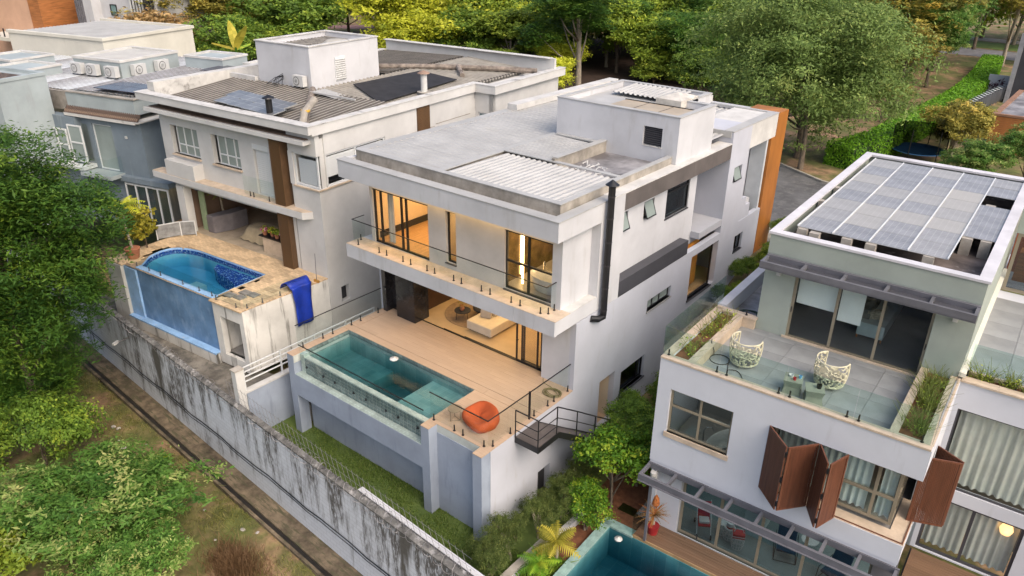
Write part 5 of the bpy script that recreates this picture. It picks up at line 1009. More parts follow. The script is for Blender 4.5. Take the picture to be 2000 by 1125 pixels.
bk = MB().box(-.16, .16, -.12, .12, -.64, -.04).build('concrete_block', CONC, RH); part_copies(bk, [(x, y, 3.2, 0) for x, y in ((2.15, 5.6), (3.6, 5.62), (4.35, 5.6), (6.05, 5.66), (6.75, 8.15), (7.3, 8.2), (6.9, 12.3), (1.85, 9), (1.85, 11), (2.6, 5.45))], RH)
# low flat roof strip on the left of the green storey
MB().box(.25, 1.46, 4.55, 16.8, -.7, -.58).build('side_roof', CONCD, RH); MB().box(-.06, .26, 4.62, 16.9, -.06, .03).build('coping', M('lavender_coping', (.58, .57, .60)), RH)
hose('coiled green hose on the stained low roof beside the green wall', FR, (.85, 5.6, -.57), M('hose_green', (.03, .07, .045), .5), .32, 5, ((-.3, -.3),))
b = MB(); pts = [(.75 + .02 * i, 1.9 - .05 * i, .02) for i in range(6)] + [(.98, 1.6, -.2)] + [(1.25 + .32 * math.cos(2.6 - i * .35), 1.5 + .32 * math.sin(2.6 - i * .35), -.405) for i in range(24)] + [(1.7 + .12 * i, 1.05 - .06 * i + .25 * math.sin(i * .6), -.405) for i in range(10)]; b.tube(pts, .014, 5); solo(b, 'garden_hose', BLACKM, 'thin dark hose trailing from the left planter over the grey terrace tiles', 'hose', FR, (.1, .1, 0))
# glass fences of the terrace
glass_rail('frameless glass fence along the front and left of the grey roof terrace', FR, [((.02, 4.9), (.02, 3.4)), ((.02, 3.4), (.02, 1.7)), ((.02, 1.7), (.02, .06)), ((.05, .06), (1.9, .06)), ((1.9, .06), (3.9, .06)), ((3.9, .06), (5.85, .06)), ((5.85, .06), (7.82, .06)), ((7.85, .1), (7.85, 2.2)), ((7.85, 2.2), (7.85, 4.3))], .002, 1.05,
  [(.17, .2), (1.8, .17), (2.12, .17), (3.72, .17), (4.05, .17), (5.66, .17), (5.98, .17), (7.6, .2), (1.1, 4.4)], handrail=False, mat=GREENG, spig_h=.2)
# planter grasses
rng = np.random.default_rng(8)
def strip_plants(name, label, x0, x1, y0, y1, z, nb, nl, mat, hh, seed):
    rg = np.random.default_rng(seed); t = thing(name, label, 'plants', FR); c = np.stack([rg.uniform(x0, x1, 26), rg.uniform(y0, y1, 26)], 1); k = rg.integers(0, 26, nb); p = np.zeros((nb, 3)); p[:, :2] = c[k] + rg.normal(0, .07, (nb, 2)); p[:, 2] = z
    o = blades('grass', p, hh, mat, seed, .012, .55); o.parent = t
    q = np.zeros((nl, 3)); k = rg.integers(0, 26, nl); q[:, :2] = c[k] + rg.normal(0, .12, (nl, 2)); q[:, 2] = z + np.abs(rg.normal(.15, .16, nl)); o = bpy.data.objects.new('foliage', leaf_mesh(name + '_leaves', q, np.tile([0, 0, 1.], (nl, 1)), rg.uniform(.05, .12, nl), rg.random(nl), rg, .4, [L_GEN], .8)); COL.objects.link(o); o.parent = t
strip_plants('planter_grass', 'straggly grass in the red soil planter on the left of the grey terrace', .3, .8, .6, 4.2, -.14, 260, 330, L_GRASSY, .42, 1)
strip_plants('planter_grass', 'dry yellow green grass in the planter on the right of the grey terrace', 7.05, 7.6, .5, 4.3, -.14, 620, 260, L_GRASSY, .5, 2)
strip_plants('planter_grass', 'wispy green plants in the planter in front of the far right terrace', 8.0, 12, 4.7, 5.0, -.1, 420, 800, L_GRASSY, .5, 3)
# bathroom window of the middle floor
window(RH, 'x', .46, 2.57, -2.73, -1.08, .12, BRONZE, DARKG, nv=(1.5,), nh=(-1.72,), ft=.07)
MB().box(.40, 2.62, -.05, .2, -2.90, -2.73).build('sill', BEIGE, RH)
MB().box(.3, 3.4, .25, 3.2, -3.75, -3.6).box(3.3, 3.4, .25, 3.2, -3.6, -.6).box(.3, 3.3, 3.1, 3.2, -3.6, -.6).build('bathroom', M('grey_bath_room', (.34, .33, .31), .5, .1, 1, stain=(.5, .49, .47), st_sc=(1, 1, 1), st_rng=(.6, .68)), RH)
bathtub('white bathtub behind the bronze window of the right house', FR, (2.1, 1.25, -3.6), 1.2, M('tub_white', (.7, .72, .7)))
lamp('right_bath_lamp', FR, (1.6, 1.6, -.75), 14, 1, 1, (1, .9, .78))
# recessed corner window with curtains, folding timber shutters
window(RH, 'x', 3.75, 7.42, -3.25, -1.06, .55, BRONZE, CLEAR, nv=(6.8,), nh=(-2.35,), ft=.09); window(RH, 'y', .62, 2.2, -3.25, -1.06, 7.38, BRONZE, GREENG, nv=(1.4,), nh=(-2.35,), ft=.08)
MB().box(3.70, 7.9, .02, .5, -3.42, -3.36).box(7.45, 7.9, .5, 2.2, -3.42, -3.36).build('sill', BEIGE, RH)
MB().box(3.72, 7.88, .05, .08, -3.36, -3.33).box(7.85, 7.88, .08, 2.2, -3.36, -3.33).box(3.72, 7.88, .05, .08, -1.10, -1.065).build('shutter_track', SHUT, RH)
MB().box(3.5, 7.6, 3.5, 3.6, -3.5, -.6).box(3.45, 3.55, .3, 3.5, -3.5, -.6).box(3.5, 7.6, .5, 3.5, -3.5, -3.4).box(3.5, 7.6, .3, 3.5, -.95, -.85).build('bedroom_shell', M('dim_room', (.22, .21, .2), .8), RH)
curtain('curtain', 'pleated pale green curtain behind the upper panes of the shuttered corner window', FR, 'x', 3.85, 6.62, -3.2, -1.1, .74, CURTG, .05, .2)
curtain('curtain', 'narrow white curtain at the right end of the shuttered corner window', FR, 'x', 6.9, 7.3, -3.2, -1.1, .74, CURTG, .05, .2)
def shutter(p, q, z0=-3.36, z1=-1.05):
    L = math.dist(p, q); a = math.atan2(q[1] - p[1], q[0] - p[0]); s = MB().box(0, L, -.02, .02, z0, z0 + .06).box(0, L, -.02, .02, z1 - .06, z1).box(0, .06, -.02, .02, z0 + .06, z1 - .06).box(L - .06, L, -.02, .02, z0 + .06, z1 - .06).build('shutter', SHUT, RH)
    s.location = (p[0], p[1], 0); s.rotation_euler = (0, 0, a); n = int((L - .12) / .042)
    sl = MB(); [sl.box(.06 + i * .042, .06 + i * .042 + .03, -.014, .014, z0 + .06, z1 - .06) for i in range(n)]; o = sl.build('slats', SHUT, s); o['kind'] = 'stuff'
for p, q in (((3.72, -.01), (4.47, -.75)), ((4.52, -.75), (5.16, -.01)), ((5.2, -.01), (5.64, -.78)), ((5.70, -.78), (5.98, -.01)), ((7.72, 1.2), (8.63, 1.53)), ((7.93, 2.0), (8.65, 1.60))): shutter(p, q)
hg = MB().box(-.03, .03, -.03, .03, -.08, .08).build('hinge', BLACKM, RH); part_copies(hg, [(x, -.78, z, 0) for x in (4.495, 5.67) for z in (-3.1, -2.2, -1.3)], RH)
# lower floor: glazing, pergola, tracks
window(RH, 'x', 1.15, 7.3, -6.98, -4.2, .5, BRONZE, DARKG, nv=(2.55, 3.95, 5.35), ft=.09, name='sliding_door')
MB().box(7.3, 7.9, .3, .6, -7.2, -4.2).build('wall', GREYMET, RH)
b = MB(); [b.box(.45, 7.3, .36 - k * .07, .385 - k * .07, -7.0, -6.965) for k in range(3)]; b.build('door_track', ALU, RH)
MB().box(.3, 7.8, .0, .3, -7.05, -7.0).build('threshold', M('grey_threshold', (.45, .44, .43), .6), RH)
b = MB(); b.box(.0, 8.0, -.06, -.004, -4.38, -4.16).box(.0, 8.0, -.80, -.70, -4.42, -4.2).box(.0, 8.0, -.86, -.66, -4.44, -4.42)
for i in range(9): x = .0 + i * .985; b.box(x, x + .09, -.70, -.06, -4.34, -4.2)
b.build('pergola', GREYMET, RH); MB().box(.42, .5, -.75, -.66, -6.95, -4.44).build('pergola_post', GREYMET, RH)
o = MB().lathe([(.02, 0), (.1, .02), (.1, .16), (.02, .18)], n=12).build('security_lamp', WHITEP, RH); o.location = (.25, -.12, -4.62); MB().box(.15, .35, -.1, .0, -4.75, -4.45).build('lamp_box', WHITEP, RH)
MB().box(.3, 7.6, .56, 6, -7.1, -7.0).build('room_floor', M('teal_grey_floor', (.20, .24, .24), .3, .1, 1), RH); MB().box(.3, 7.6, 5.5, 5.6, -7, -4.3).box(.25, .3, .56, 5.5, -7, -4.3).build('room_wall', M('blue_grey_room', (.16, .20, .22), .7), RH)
MB().box(3.0, 3.6, 1.8, 4.0, -7, -5.9).build('kitchen_island', M('pale_island', (.5, .56, .55), .4), RH)
lamp('right_room_lamp', FR, (3.5, 2.2, -4.45), 34, 5, 2, (.95, 1, .95))
# --- annex at the right edge
b = MB(); b.wall('x', 7.9, 14, 4.4, 4.65, -6.7, -.05, [(8.05, 13.4, -3.95, -1.02), (8.05, 10.75, -6.65, -4.42)]); b.box(7.9, 14, 4.65, 13.3, -.6, -.36); b.build('annex_wall', LAV, RH)
cp2 = MB().box(-.5, .5, -.5, .5, -.06, 0).build('coping_stone', BEIGE, RH); part_copies(cp2, [(8.4 + i * .99, 4.5, -.0, 0, .984, .34, 1) for i in range(6)], RH)
MB().box(7.9, 14, 5.05, 5.15, -.4, -.02).build('planter_wall', BEIGE, RH); struct(MB().box(7.95, 14, 4.67, 5.05, -.4, -.12), 'soil', SOIL, FR)
ft2 = MB().box(-.5, .5, -.5, .5, -.04, 0).build('floor_tile', GFLOOR, RH); part_copies(ft2, [(8.4 + i * 1.2, 5.75 + j * 1.2, -.3, 0, 1.19, 1.19, 1) for i in range(4) for j in range(6)], RH)
MB().box(7.80, 7.98, 4.4, 14.3, .06, .2).build('terrace_cap', M('cream_cap', (.66, .64, .56), .7, .05), RH); MB().box(7.845, 7.95, 4.66, 14.3, -.4, .06).build('terrace_cap_wall', CREAMR, RH)
glass_rail('green tinted glass fence in front of the far right terrace', FR, [((7.95, 5.1), (9.9, 5.1)), ((9.9, 5.1), (12, 5.1))], -.02, .95, [(8.0, 4.75), (9.3, 4.7)], handrail=False, mat=GREENG, spig_h=.18)
window(RH, 'x', 7.99, 13, -.3, 2.05, 13.3, BRONZE, DARKG, nv=(9.0, 10.2), ft=.12, name='sliding_door'); MB().box(7.9, 14, 13.25, 13.5, 2.05, 3.0).build('annex_wall', GREENW, RH)
MB().box(7.9, 13, 15.5, 15.6, -.3, 2.6).build('room_wall', M('rust_wall', (.38, .10, .04), .6), RH); MB().box(8.2, 8.9, 14.5, 15.2, -.3, .9).build('cabinet', WOODC, RH); MB().lathe([(.18, 0), (.22, .15), (.05, .3)], (8.6, 14.6, .9), 12).build('blue_bowl', M('cyan_thing', (.05, .35, .6), .4), RH)
window(RH, 'x', 8.05, 13.4, -3.95, -1.02, 4.5, DKGREY, CLEAR, ft=.06); window(RH, 'x', 8.05, 10.75, -6.65, -4.42, 4.5, DKGREY, CLEAR, nv=(9.35,), ft=.09, name='sliding_door')
curtain('curtain', 'wide beige ribbed curtain behind the upper window at the right edge', FR, 'x', 8.15, 13.3, -3.9, -1.08, 4.78, CURT, .06, .24)
curtain('curtain', 'pale curtain behind the left pane of the lower right door', FR, 'x', 8.15, 9.3, -6.58, -4.48, 4.78, CURT, .06, .22)
curtain('curtain', 'pale curtain behind the right pane of the lower right door, with a lit globe', FR, 'x', 9.4, 10.65, -6.58, -4.48, 4.78, CURT, .06, .22)
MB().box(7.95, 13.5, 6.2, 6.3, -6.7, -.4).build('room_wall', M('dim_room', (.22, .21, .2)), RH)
pd = thing('pendant_lamp', 'glowing slatted globe lamp behind the pale curtain at the lower right', 'lamp', FR, (10.3, 4.68, -4.85)); MB().lathe([(.02, -.2), (.15, -.15), (.2, 0), (.15, .15), (.02, .2)], n=18).build('shade', LAMPG, pd, smooth=True)
# timber boards: pool deck and annex deck
wd = MB().box(-.5, .5, -.5, .5, -.04, 0).build('deck_board', WDECK, RH); pl = []
for i in range(8):
    y = -.68 + i * .1225; x = .0 - (i % 3) * .8
    while x < 8: a, c = max(x, 0), min(x + 2.4, 8); pl.append(((a + c) / 2, y + .06, -6.95 + random.uniform(-.003, .003), 0, c - a - .008, .113, 1)) if c - a > .1 else None; x += 2.4
for i in range(34):
    y = .6 + i * .1225 - .4
    for k in range(2): pl.append((8.0 + 1.55 + k * 3.1, y, -6.72, 0, 3.09, .113, 1)) if y < 4.4 else None
part_copies(wd, pl, RH); MB().box(0, 8, -.72, .32, -7.3, -7.02).box(7.95, 14, .2, 4.4, -7.2, -6.8).build('deck_base', DARKIN, RH)
MB().box(.0, 8, -.73, -.695, -7.1, -6.94).build('deck_edge', M('pale_deck_edge', (.42, .28, .14), .6, .2), RH)
MB().box(9.9, 10.5, .9, 1.9, -6.71, -6.69).build('door_mat', DKGREY, RH)
# pool of the right house
cs = MB().box(-.5, .5, -.5, .5, -.08, 0).build('coping_stone', POOLC, RH); pl = [(-1.04, -.92 - i * .62, -6.98, 0, .32, .612, 1) for i in range(8)] + [(-.0 - .59 + i * .62 - .32, -.62, -6.98, 0, .612, .36, 1) for i in range(2)]
part_copies(cs, pl, RH)
DP = gridmat('blue_green_pool_stone', (.10, .29, .32), (.15, .34, .36), .45, .45, .006, .4, col2=(.06, .22, .26))
MB().box(-1.2, -.9, -6.5, -.44, -8.6, -7.06).box(-.9, 8, -.75, -.45, -8.6, -7.06).box(-.9, 8, -6.5, -.75, -8.6, -8.4).build('pool_shell', DP, RH)
struct(MB().box(-.905, 8, -6.5, -.745, -8.41, -7.08), 'pool_water', water('pool_water_deep', (.02, .36, .48), .85), FR)
solo(MB().lathe([(.13, 0), (.15, .03), (.11, .06), (.05, .07), (.04, .1), (.001, .1)], n=18), 'pool_float', WHITEP, 'white and blue ring float at the corner of the right pool', 'pool float', FR, (-.35, -1.1, -7.08), smooth=True)
MB().box(-1.3, .0, -.45, .25, -7.6, -7.1).build('planting_bed', SOIL, RH)
MB().box(-.03, .0, -.75, .6, -6.95, -6.1).build('glass_screen', GREENG, RH)
# --- things on the terrace and the pool deck of the right house
def rattan(label, F, p, rz, seed):
    rg = random.Random(seed); t = thing('rattan_chair', label, 'chair', F, p, rz, 'woven barrel chairs'); t.scale = (1.18, 1.18, 1.1); b = MB()
    def P(u, v): a = PI * .86 + u; r = .36 + .06 * math.sin(v * 2.4); return Vector((r * math.cos(a), r * math.sin(a), .12 + .72 * v * (1 - .0) + .10 * v * math.cos(u - .7 * 0) * 0))
    A0, A1 = -PI * .86, PI * .45
    pts = [(rg.uniform(A0, A1), rg.uniform(0, 1)) for _ in range(400)]
    for i, (u, v) in enumerate(pts):
        near = sorted(range(len(pts)), key=lambda j: ((pts[j][0] - u) * .4) ** 2 + ((pts[j][1] - v) * .62) ** 2)[1:4]
        for j in near:
            if j > i or rg.random() < .25: b.tube([P(u, v), P(*pts[j])], .017, 4, caps=False)
    for v in (0, 1): b.tube([P(A0 + (A1 - A0) * i / 24, v) for i in range(25)], .02, 5)
    for u in (A0, A1): b.tube([P(u, v / 6) for v in range(7)], .02, 5)
    b.build('woven_shell', RATTAN, t)
    MB().lathe([(.36, .30), (.37, .34), (.2, .36), (.001, .36)], n=20).build('seat', M('seat_pad', (.30, .29, .22), .85), t)
    for a in range(4): MB().tube([(.28 * math.cos(a * 1.57 + .7), .28 * math.sin(a * 1.57 + .7), .14), (.27 * math.cos(a * 1.57 + .7), .27 * math.sin(a * 1.57 + .7), 0)], .014, 6).build('leg', M('tan_leg', (.45, .36, .22), .5), t)
rattan('pale woven barrel chair near the left planter of the grey terrace', FR, (2.05, 1.85, -.42), 2.4, 1)
rattan('pale woven barrel chair behind the two cube stools', FR, (4.62, 2.25, -.42), 2.2, 2)
def stool(label, p, rz):
    t = thing('cube_stool', label, 'stool', FR, p, rz, 'concrete cube stools'); m = M('olive_concrete', (.27, .28, .22), .7, .12, 2)
    b = MB(); lv = [(.0, .27), (.13, .24), (.22, .225), (.31, .24), (.44, .27)]; vs = [(sx * r, sy * r, z) for z, r in lv for sx, sy in ((-1, -1), (1, -1), (1, 1), (-1, 1))]
    b.add(vs, [(k * 4 + i, k * 4 + (i + 1) % 4, k * 4 + 4 + (i + 1) % 4, k * 4 + 4 + i) for k in range(4) for i in range(4)] + [(3, 2, 1, 0), (16, 17, 18, 19)]); b.build('body', m, t)
stool('olive grey cube stool with cups on it, left of the pair', (3.82, 1.25, -.42), .2); stool('olive grey cube stool with a dark pot, right of the pair', (4.5, 1.1, -.42), .35)
def cup(label, p, mat, r=.05, h=.09): solo(MB().lathe([(r * .8, 0), (r, h), (r * .85, h), (r * .7, .02), (.001, .02)], n=14), 'cup', mat, label, 'cup', FR, p)
cup('white bowl on the left cube stool', (3.72, 1.3, .02), WHITEP, .08, .07); cup('small red cup on the left cube stool', (3.87, 1.15, .02), REDF); cup('light blue cup on the left cube stool', (3.98, 1.35, .02), M('cup_blue', (.15, .4, .65), .4)); cup('small black pot on the right cube stool', (4.6, 1.15, .02), BLACKM, .08, .12)
t = palm('spiky orange croton in a red pot on the wooden pool deck', FR, (.5, -.2, -6.95), .75, 46, .62, L_CROT, 4, None, True, None, .07, 'plant', 1.45, name='potted_croton'); MB().lathe([(.17, 0), (.22, .34), (.19, .34)], n=18).build('pot', M('red_glaze', (.32, .02, .025), .3), t)
MB().lathe([(.02, 1.15), (.14, 1.3), (.10, 1.55), (.01, 1.7)], n=8).build('top_tuft', M('orange_tuft', (.5, .16, .04), .8, .3, 12), t)
t = thing('baby_stroller', 'red and white baby stroller behind the glass of the lower right room', 'stroller', FR, (1.85, 1.0, -7.0), .5)
MB().obox((0, .25, .75), (.42, .06, .55), 0, -.35).build('backrest', REDF, t, bevel=.02); MB().obox((0, -.05, .48), (.42, .42, .08), 0, .15).build('seat', REDF, t, bevel=.02); MB().obox((0, -.05, .55), (.36, .3, .1)).build('cushion', WHITEP, t, bevel=.04); MB().obox((0, .36, 1.0), (.44, .3, .05), 0, -.8).build('hood', REDF, t)
for x in (-.24, .24):
    MB().tube([(x, -.4, .1), (x, -.05, .5), (x, .45, 1.05)], .014, 6).build('frame', ALU, t); MB().tube([(x, .42, .1), (x, -.05, .6)], .014, 6).build('frame', ALU, t)
    for y in (-.42, .42): o = MB().lathe([(.02, -.02), (.085, -.02), (.095, 0), (.085, .02), (.02, .02)], n=14).build('wheel', BLACKM, t); o.rotation_euler = (0, PI / 2, 0); o.location = (x, y, .095)
def basket(label, p, r, h, top=None):
    t = thing('wire_stool', label, 'stool', FR, p, 0, 'white wire basket stools'); b = MB()
    for z, k in ((0, .8), (h * .33, .97), (h * .66, 1), (h, .85)): b.tube([(r * k * math.cos(a * PI / 10), r * k * math.sin(a * PI / 10), z + .01) for a in range(21)], .009, 4)
    for a in range(14): b.tube([(r * k * math.cos(a * PI / 7), r * k * math.sin(a * PI / 7), z + .01) for z, k in ((0, .8), (h * .33, .97), (h * .66, 1), (h, .85))], .007, 4)
    b.build('wire_frame', WHITEP, t); MB().lathe([(r * .8, h), (r * .86, h + .02), (.001, h + .03)], n=20).build('seat', GREENG if top is None else top, t)
for lab, p in (('white wire stool with the striped pot, behind the lower glass door', (2.72, 1.25, -7)), ('white wire stool with the red box, behind the lower glass door', (3.12, 1.0, -7)), ('white wire stool farthest left, half behind a door frame', (2.42, 1.35, -7))): basket(lab, p, .22, .46, WHITEP)
solo(MB().lathe([(.12, 0), (.13, .07), (.12, .07)], n=16).lathe([(.125, .07), (.13, .14), (.12, .21), (.1, .21)], n=16, mi=1), 'striped_pot', [REDF, WHITEP], 'red and white striped pot on a wire stool', 'pot', FR, (2.72, 1.25, -6.52))
t = thing('tool_box', 'red box with white handle on a wire stool', 'box', FR, (3.12, 1.0, -6.52), .4); MB().box(-.2, .2, -.14, .14, 0, .18).build('box', REDF, t); MB().tube([(-.17, 0, .18), (-.1, 0, .32), (.1, 0, .32), (.17, 0, .18)], .016, 6).build('handle', WHITEP, t); MB().box(-.21, .21, -.15, .15, .06, .09).build('band', WHITEP, t)
def lounge(label, p, rz):
    t = thing('wire_chair', label, 'chair', FR, p, rz, 'navy wire lounge chairs'); nv = M('navy_fabric', (.012, .03, .065), .8); MB().obox((0, 0, .38), (.62, .6, .08), 0, .12).build('seat', nv, t, bevel=.02); MB().obox((0, .36, .68), (.62, .08, .6), 0, -.3).build('backrest', nv, t, bevel=.02)
    for x in (-.36, .36): MB().tube([(x, -.36, .52), (x, -.42, .01), (x, .42, .01), (x, .4, .6), (x, -.36, .52)], .012, 6).build('frame', BLACKM, t)
    MB().tube([(-.36, -.42, .01), (.36, -.42, .01)], .012, 6).build('frame', BLACKM, t)
lounge('navy lounge chair with black wire frame behind the third lower pane', (4.55, 1.7, -7.0), .3); lounge('navy lounge chair with black wire frame nearest the bottom edge', (6.2, 1.5, -7.0), -.3)
t = thing('round_table', 'small white round table beside the dark stool behind the lower glass', 'table', FR, (5.15, 2.3, -7.0)); MB().lathe([(.28, .5), (.29, .53), (.001, .53)], n=22).build('tabletop', WHITEP, t); MB().lathe([(.14, 0), (.02, .03), (.02, .5)], n=12).build('leg', WHITEP, t)
# ================================================================== GROUND, WALLS, STREET
def yw(x): return -1.24 - (x + 24.5) * .0548                      # line of the boundary wall
def lerp(a, b, t): t = min(1, max(0, t)); return a + (b - a) * t
def gz(x, y):
    k = yw(x)
    if y < k: return -5.65 - .12 * max(0, k - y - 1.2)
    z = lerp(-3.82, -2.95, (y - 4) / 8) if y < 12 else lerp(-2.95, .32, (y - 12) / 9)
    if x > 2.9 and y < 21: z = min(z, -5.6)
    if y > 21: z = .32
    return z
xs = [-400, -250, -160, -120] + [-100 + 4 * i for i in range(16)] + [-36 + 1.5 * i for i in range(36)] + [20, 30, 50, 90, 150, 260, 400]
ys = [-120, -70, -45] + [-30 + 2 * i for i in range(13)] + [-4.2, -3.6] + ['w-', 'w+'] + [0, 1.5, 3, 4, 6, 8, 10, 12, 14, 16, 18, 20, 21.5, 24, 30] + [36 + 8 * i for i in range(12)] + [150, 200, 300, 450]
V = []; 
for yy in ys:
    for x in xs:
        y = yw(x) + (-.02 if yy == 'w-' else .02) if isinstance(yy, str) else min(yy, yw(x) - .1) if yy < -2 else max(yy, yw(x) + .1)
        V.append((x, y, gz(x, y) + (random.uniform(-.06, .06) if -60 < x < 30 and y < yw(x) - .9 else 0)))
n = len(xs); b = MB(); b.add(V, [(j * n + i, j * n + i + 1, (j + 1) * n + i + 1, (j + 1) * n + i) for j in range(len(ys) - 1) for i in range(n - 1)])
m, nn, l, bs = nmat('rough_ground')
a1 = noise(nn, l, (1, 1, 1), .35, 8, .65); a2 = noise(nn, l, (1, 1, 1), 1.6, 8, .7, off=(5, 2, 0))
r1 = ramp(nn, [(.42, (.12, .135, .035)), (.50, (.18, .155, .06)), (.60, (.32, .20, .115))]); l.new(a1.outputs[0], r1.inputs[0]); r2 = ramp(nn, [(.35, (.5, .5, .5)), (.7, (1.25, 1.25, 1.25))]); l.new(a2.outputs[0], r2.inputs[0])
l.new(mix(nn, l, 1.0, r1.outputs[0], r2.outputs[0], 'MULTIPLY'), bs.inputs['Base Color']); bs.inputs['Roughness'].default_value = .95
o = struct(b, 'ground', m); o.data.polygons.foreach_set('use_smooth', [True] * len(o.data.polygons))
# lawn below the pool with short blades
LX0, LX1 = -11.4, 1.75
struct(MB().add([(LX0, yw(LX0) + .5, -3.77), (LX1, yw(LX1) + .5, -3.77), (LX1, .62, -3.77), (LX0, .62, -3.77)], [(0, 1, 2, 3)]).add([(.02, .62, -3.77), (LX1, .62, -3.77), (LX1, 5, -3.77), (.02, 5, -3.77)], [(0, 1, 2, 3)]), 'lawn', M('lawn_soil', (.10, .145, .03), .95, .3, .5, col2=(.05, .085, .018), stain=(.22, .165, .085), st_sc=(1, 1, 1), st_rng=(.62, .75), st_scale=.8))
rng = np.random.default_rng(2); p = np.stack([rng.uniform(LX0, LX1, 42000), rng.uniform(-2.5, .6, 42000), np.full(42000, -3.77)], 1); p = p[p[:, 1] > np.array([yw(x) + .45 for x in p[:, 0]])]
p = p[(np.sin(p[:, 0] * 1.9 + 1) * np.cos(p[:, 1] * 2.7 + p[:, 0]) + rng.normal(0, .45, len(p))) > -.55]; p = p[~((p[:, 0] > -.42) & (p[:, 0] < .05) & (p[:, 1] > -.02)) & ~((p[:, 0] < -10) & (p[:, 1] > -.02))]
o = blades('lawn_grass', p, .07, L_GRASS, 3, .011, .5); o['kind'] = 'stuff'
p2 = np.stack([rng.uniform(.02, 1.7, 5000), rng.uniform(.6, 4.5, 5000), np.full(5000, -3.77)], 1)
# rough grass on the bank outside the wall
rs = random.Random(9)
for i in range(16):                                             # stones and scraps lying on the bank
    x = rs.uniform(-20, -1); y = yw(x) - 1.4 - rs.random() * 2.2; r = rs.uniform(.05, .13)
    solo(MB().lathe([(.001, 0), (r, r * .1), (r * .9, r * .5), (r * .4, r * .75), (.001, r * .8)], n=7, sx=rs.uniform(.8, 1.5)), 'stone', M('pale_stone', (.42, .39, .35), .9, .2, 6, rnd=.2), 'small pale stone lying on the dirt bank below the boundary wall', 'stone', FM, (x, y, gz(x, y)), rs.uniform(0, 3), 'stones on the dirt bank')
q = []
for _ in range(26000):
    x = rng.uniform(-34, 2); y = yw(x) - 1.2 - abs(rng.normal(0, 2.6))
    if math.sin(x * 1.3 + 2) * math.cos(y * 1.7) + rng.normal(0, .5) > -.15: q.append((x, y, gz(x, y) - .02))
o = blades('bank_grass', q, .13, leafmat('bank_grass_leaf', (.09, .11, .02), (.17, .17, .045), (.30, .27, .09), .2), 5, .012, .7); o['kind'] = 'stuff'
# boundary wall
WA = math.atan2(-.0548, 1); WX0, WL = -40.0, 50.0
WF = Frame((WX0, yw(WX0), 0), math.degrees(WA))
m, nn, l, bs = nmat('mouldy_wall_paint')
t = nn.new('ShaderNodeTexCoord'); sx = nn.new('ShaderNodeSeparateXYZ'); l.new(t.outputs['Object'], sx.inputs[0])
st = noise(nn, l, (1.3, 1, .2), 1.3, 10, .72); rr = ramp(nn, [(.47, (0, 0, 0)), (.60, (1, 1, 1))])
mr = nn.new('ShaderNodeMapRange'); mr.inputs[1].default_value = -5.4; mr.inputs[2].default_value = -2.1; mr.inputs[3].default_value = -.13; mr.inputs[4].default_value = .10; l.new(sx.outputs[2], mr.inputs[0])
ad = nn.new('ShaderNodeMath'); ad.operation = 'ADD'; l.new(st.outputs[0], ad.inputs[0]); l.new(mr.outputs[0], ad.inputs[1]); lo = noise(nn, l, (.16, 1, .3), 1.0, 3, .5, off=(2, 0, 1)); ad2 = nn.new('ShaderNodeMath'); ad2.operation = 'MULTIPLY_ADD'; ad2.inputs[1].default_value = .55; l.new(lo.outputs[0], ad2.inputs[0]); sb = nn.new('ShaderNodeMath'); sb.operation = 'SUBTRACT'; sb.inputs[1].default_value = .275; l.new(ad.outputs[0], sb.inputs[0]); l.new(sb.outputs[0], ad2.inputs[2]); l.new(ad2.outputs[0], rr.inputs[0])
fine_ = noise(nn, l, (1.5, 1, .35), 8, 6, .7); r3 = ramp(nn, [(.36, (0, 0, 0)), (.52, (1, 1, 1))]); l.new(fine_.outputs[0], r3.inputs[0])
mk = nn.new('ShaderNodeMath'); mk.operation = 'MULTIPLY'; l.new(rr.outputs[0], mk.inputs[0]); l.new(r3.outputs[0], mk.inputs[1])
big = noise(nn, l, (.6, 1, .12), 1.0, 5, .6, off=(9, 0, 4)); r4 = ramp(nn, [(.575, (0, 0, 0)), (.64, (1, 1, 1))]); l.new(big.outputs[0], r4.inputs[0])
c1 = mix(nn, l, mk.outputs[0], (.57, .60, .65), (.105, .10, .095)); c2 = mix(nn, l, r4.outputs[0], c1, (.10, .095, .085))
br = nn.new('ShaderNodeTexBrick'); cb_ = nn.new('ShaderNodeCombineXYZ'); l.new(sx.outputs[0], cb_.inputs[0]); l.new(sx.outputs[2], cb_.inputs[1]); l.new(cb_.outputs[0], br.inputs['Vector'])
br.inputs['Scale'].default_value = 1; br.inputs['Brick Width'].default_value = .4; br.inputs['Row Height'].default_value = .2; br.inputs['Mortar Size'].default_value = .012; br.inputs['Color1'].default_value = (1, 1, 1, 1); br.inputs['Color2'].default_value = (.93, .93, .93, 1); br.inputs['Mortar'].default_value = (.78, .78, .78, 1)
l.new(mix(nn, l, 1.0, c2, br.outputs[0], 'MULTIPLY'), bs.inputs['Base Color']); bs.inputs['Roughness'].default_value = .9
bp = nn.new('ShaderNodeBump'); bp.inputs['Strength'].default_value = .35; bp.inputs['Distance'].default_value = .02; l.new(br.outputs[1], bp.inputs['Height']); bp.invert = True; l.new(bp.outputs[0], bs.inputs['Normal'])
BW = thing('boundary_wall', 'long mould stained block boundary wall crossing the lower left below the pools', 'wall', WF)
b = MB(); N = 60
for i in range(N): x0, x1 = WL * i / N, WL * (i + 1) / N; b.box(x0, x1, -.1, .1, -6.0, -2.0)
b = MB().box(0, WL, -.1, .1, -6.0, -2.0); b.build('wall', m, BW)
MB().box(0, WL, -.13, .13, -2.0, -1.93).build('wall_top', M('mossy_top', (.17, .165, .155), .95, .35, 3, stain=(.35, .34, .33), st_sc=(1, 1, 1), st_rng=(.55, .66)), BW)
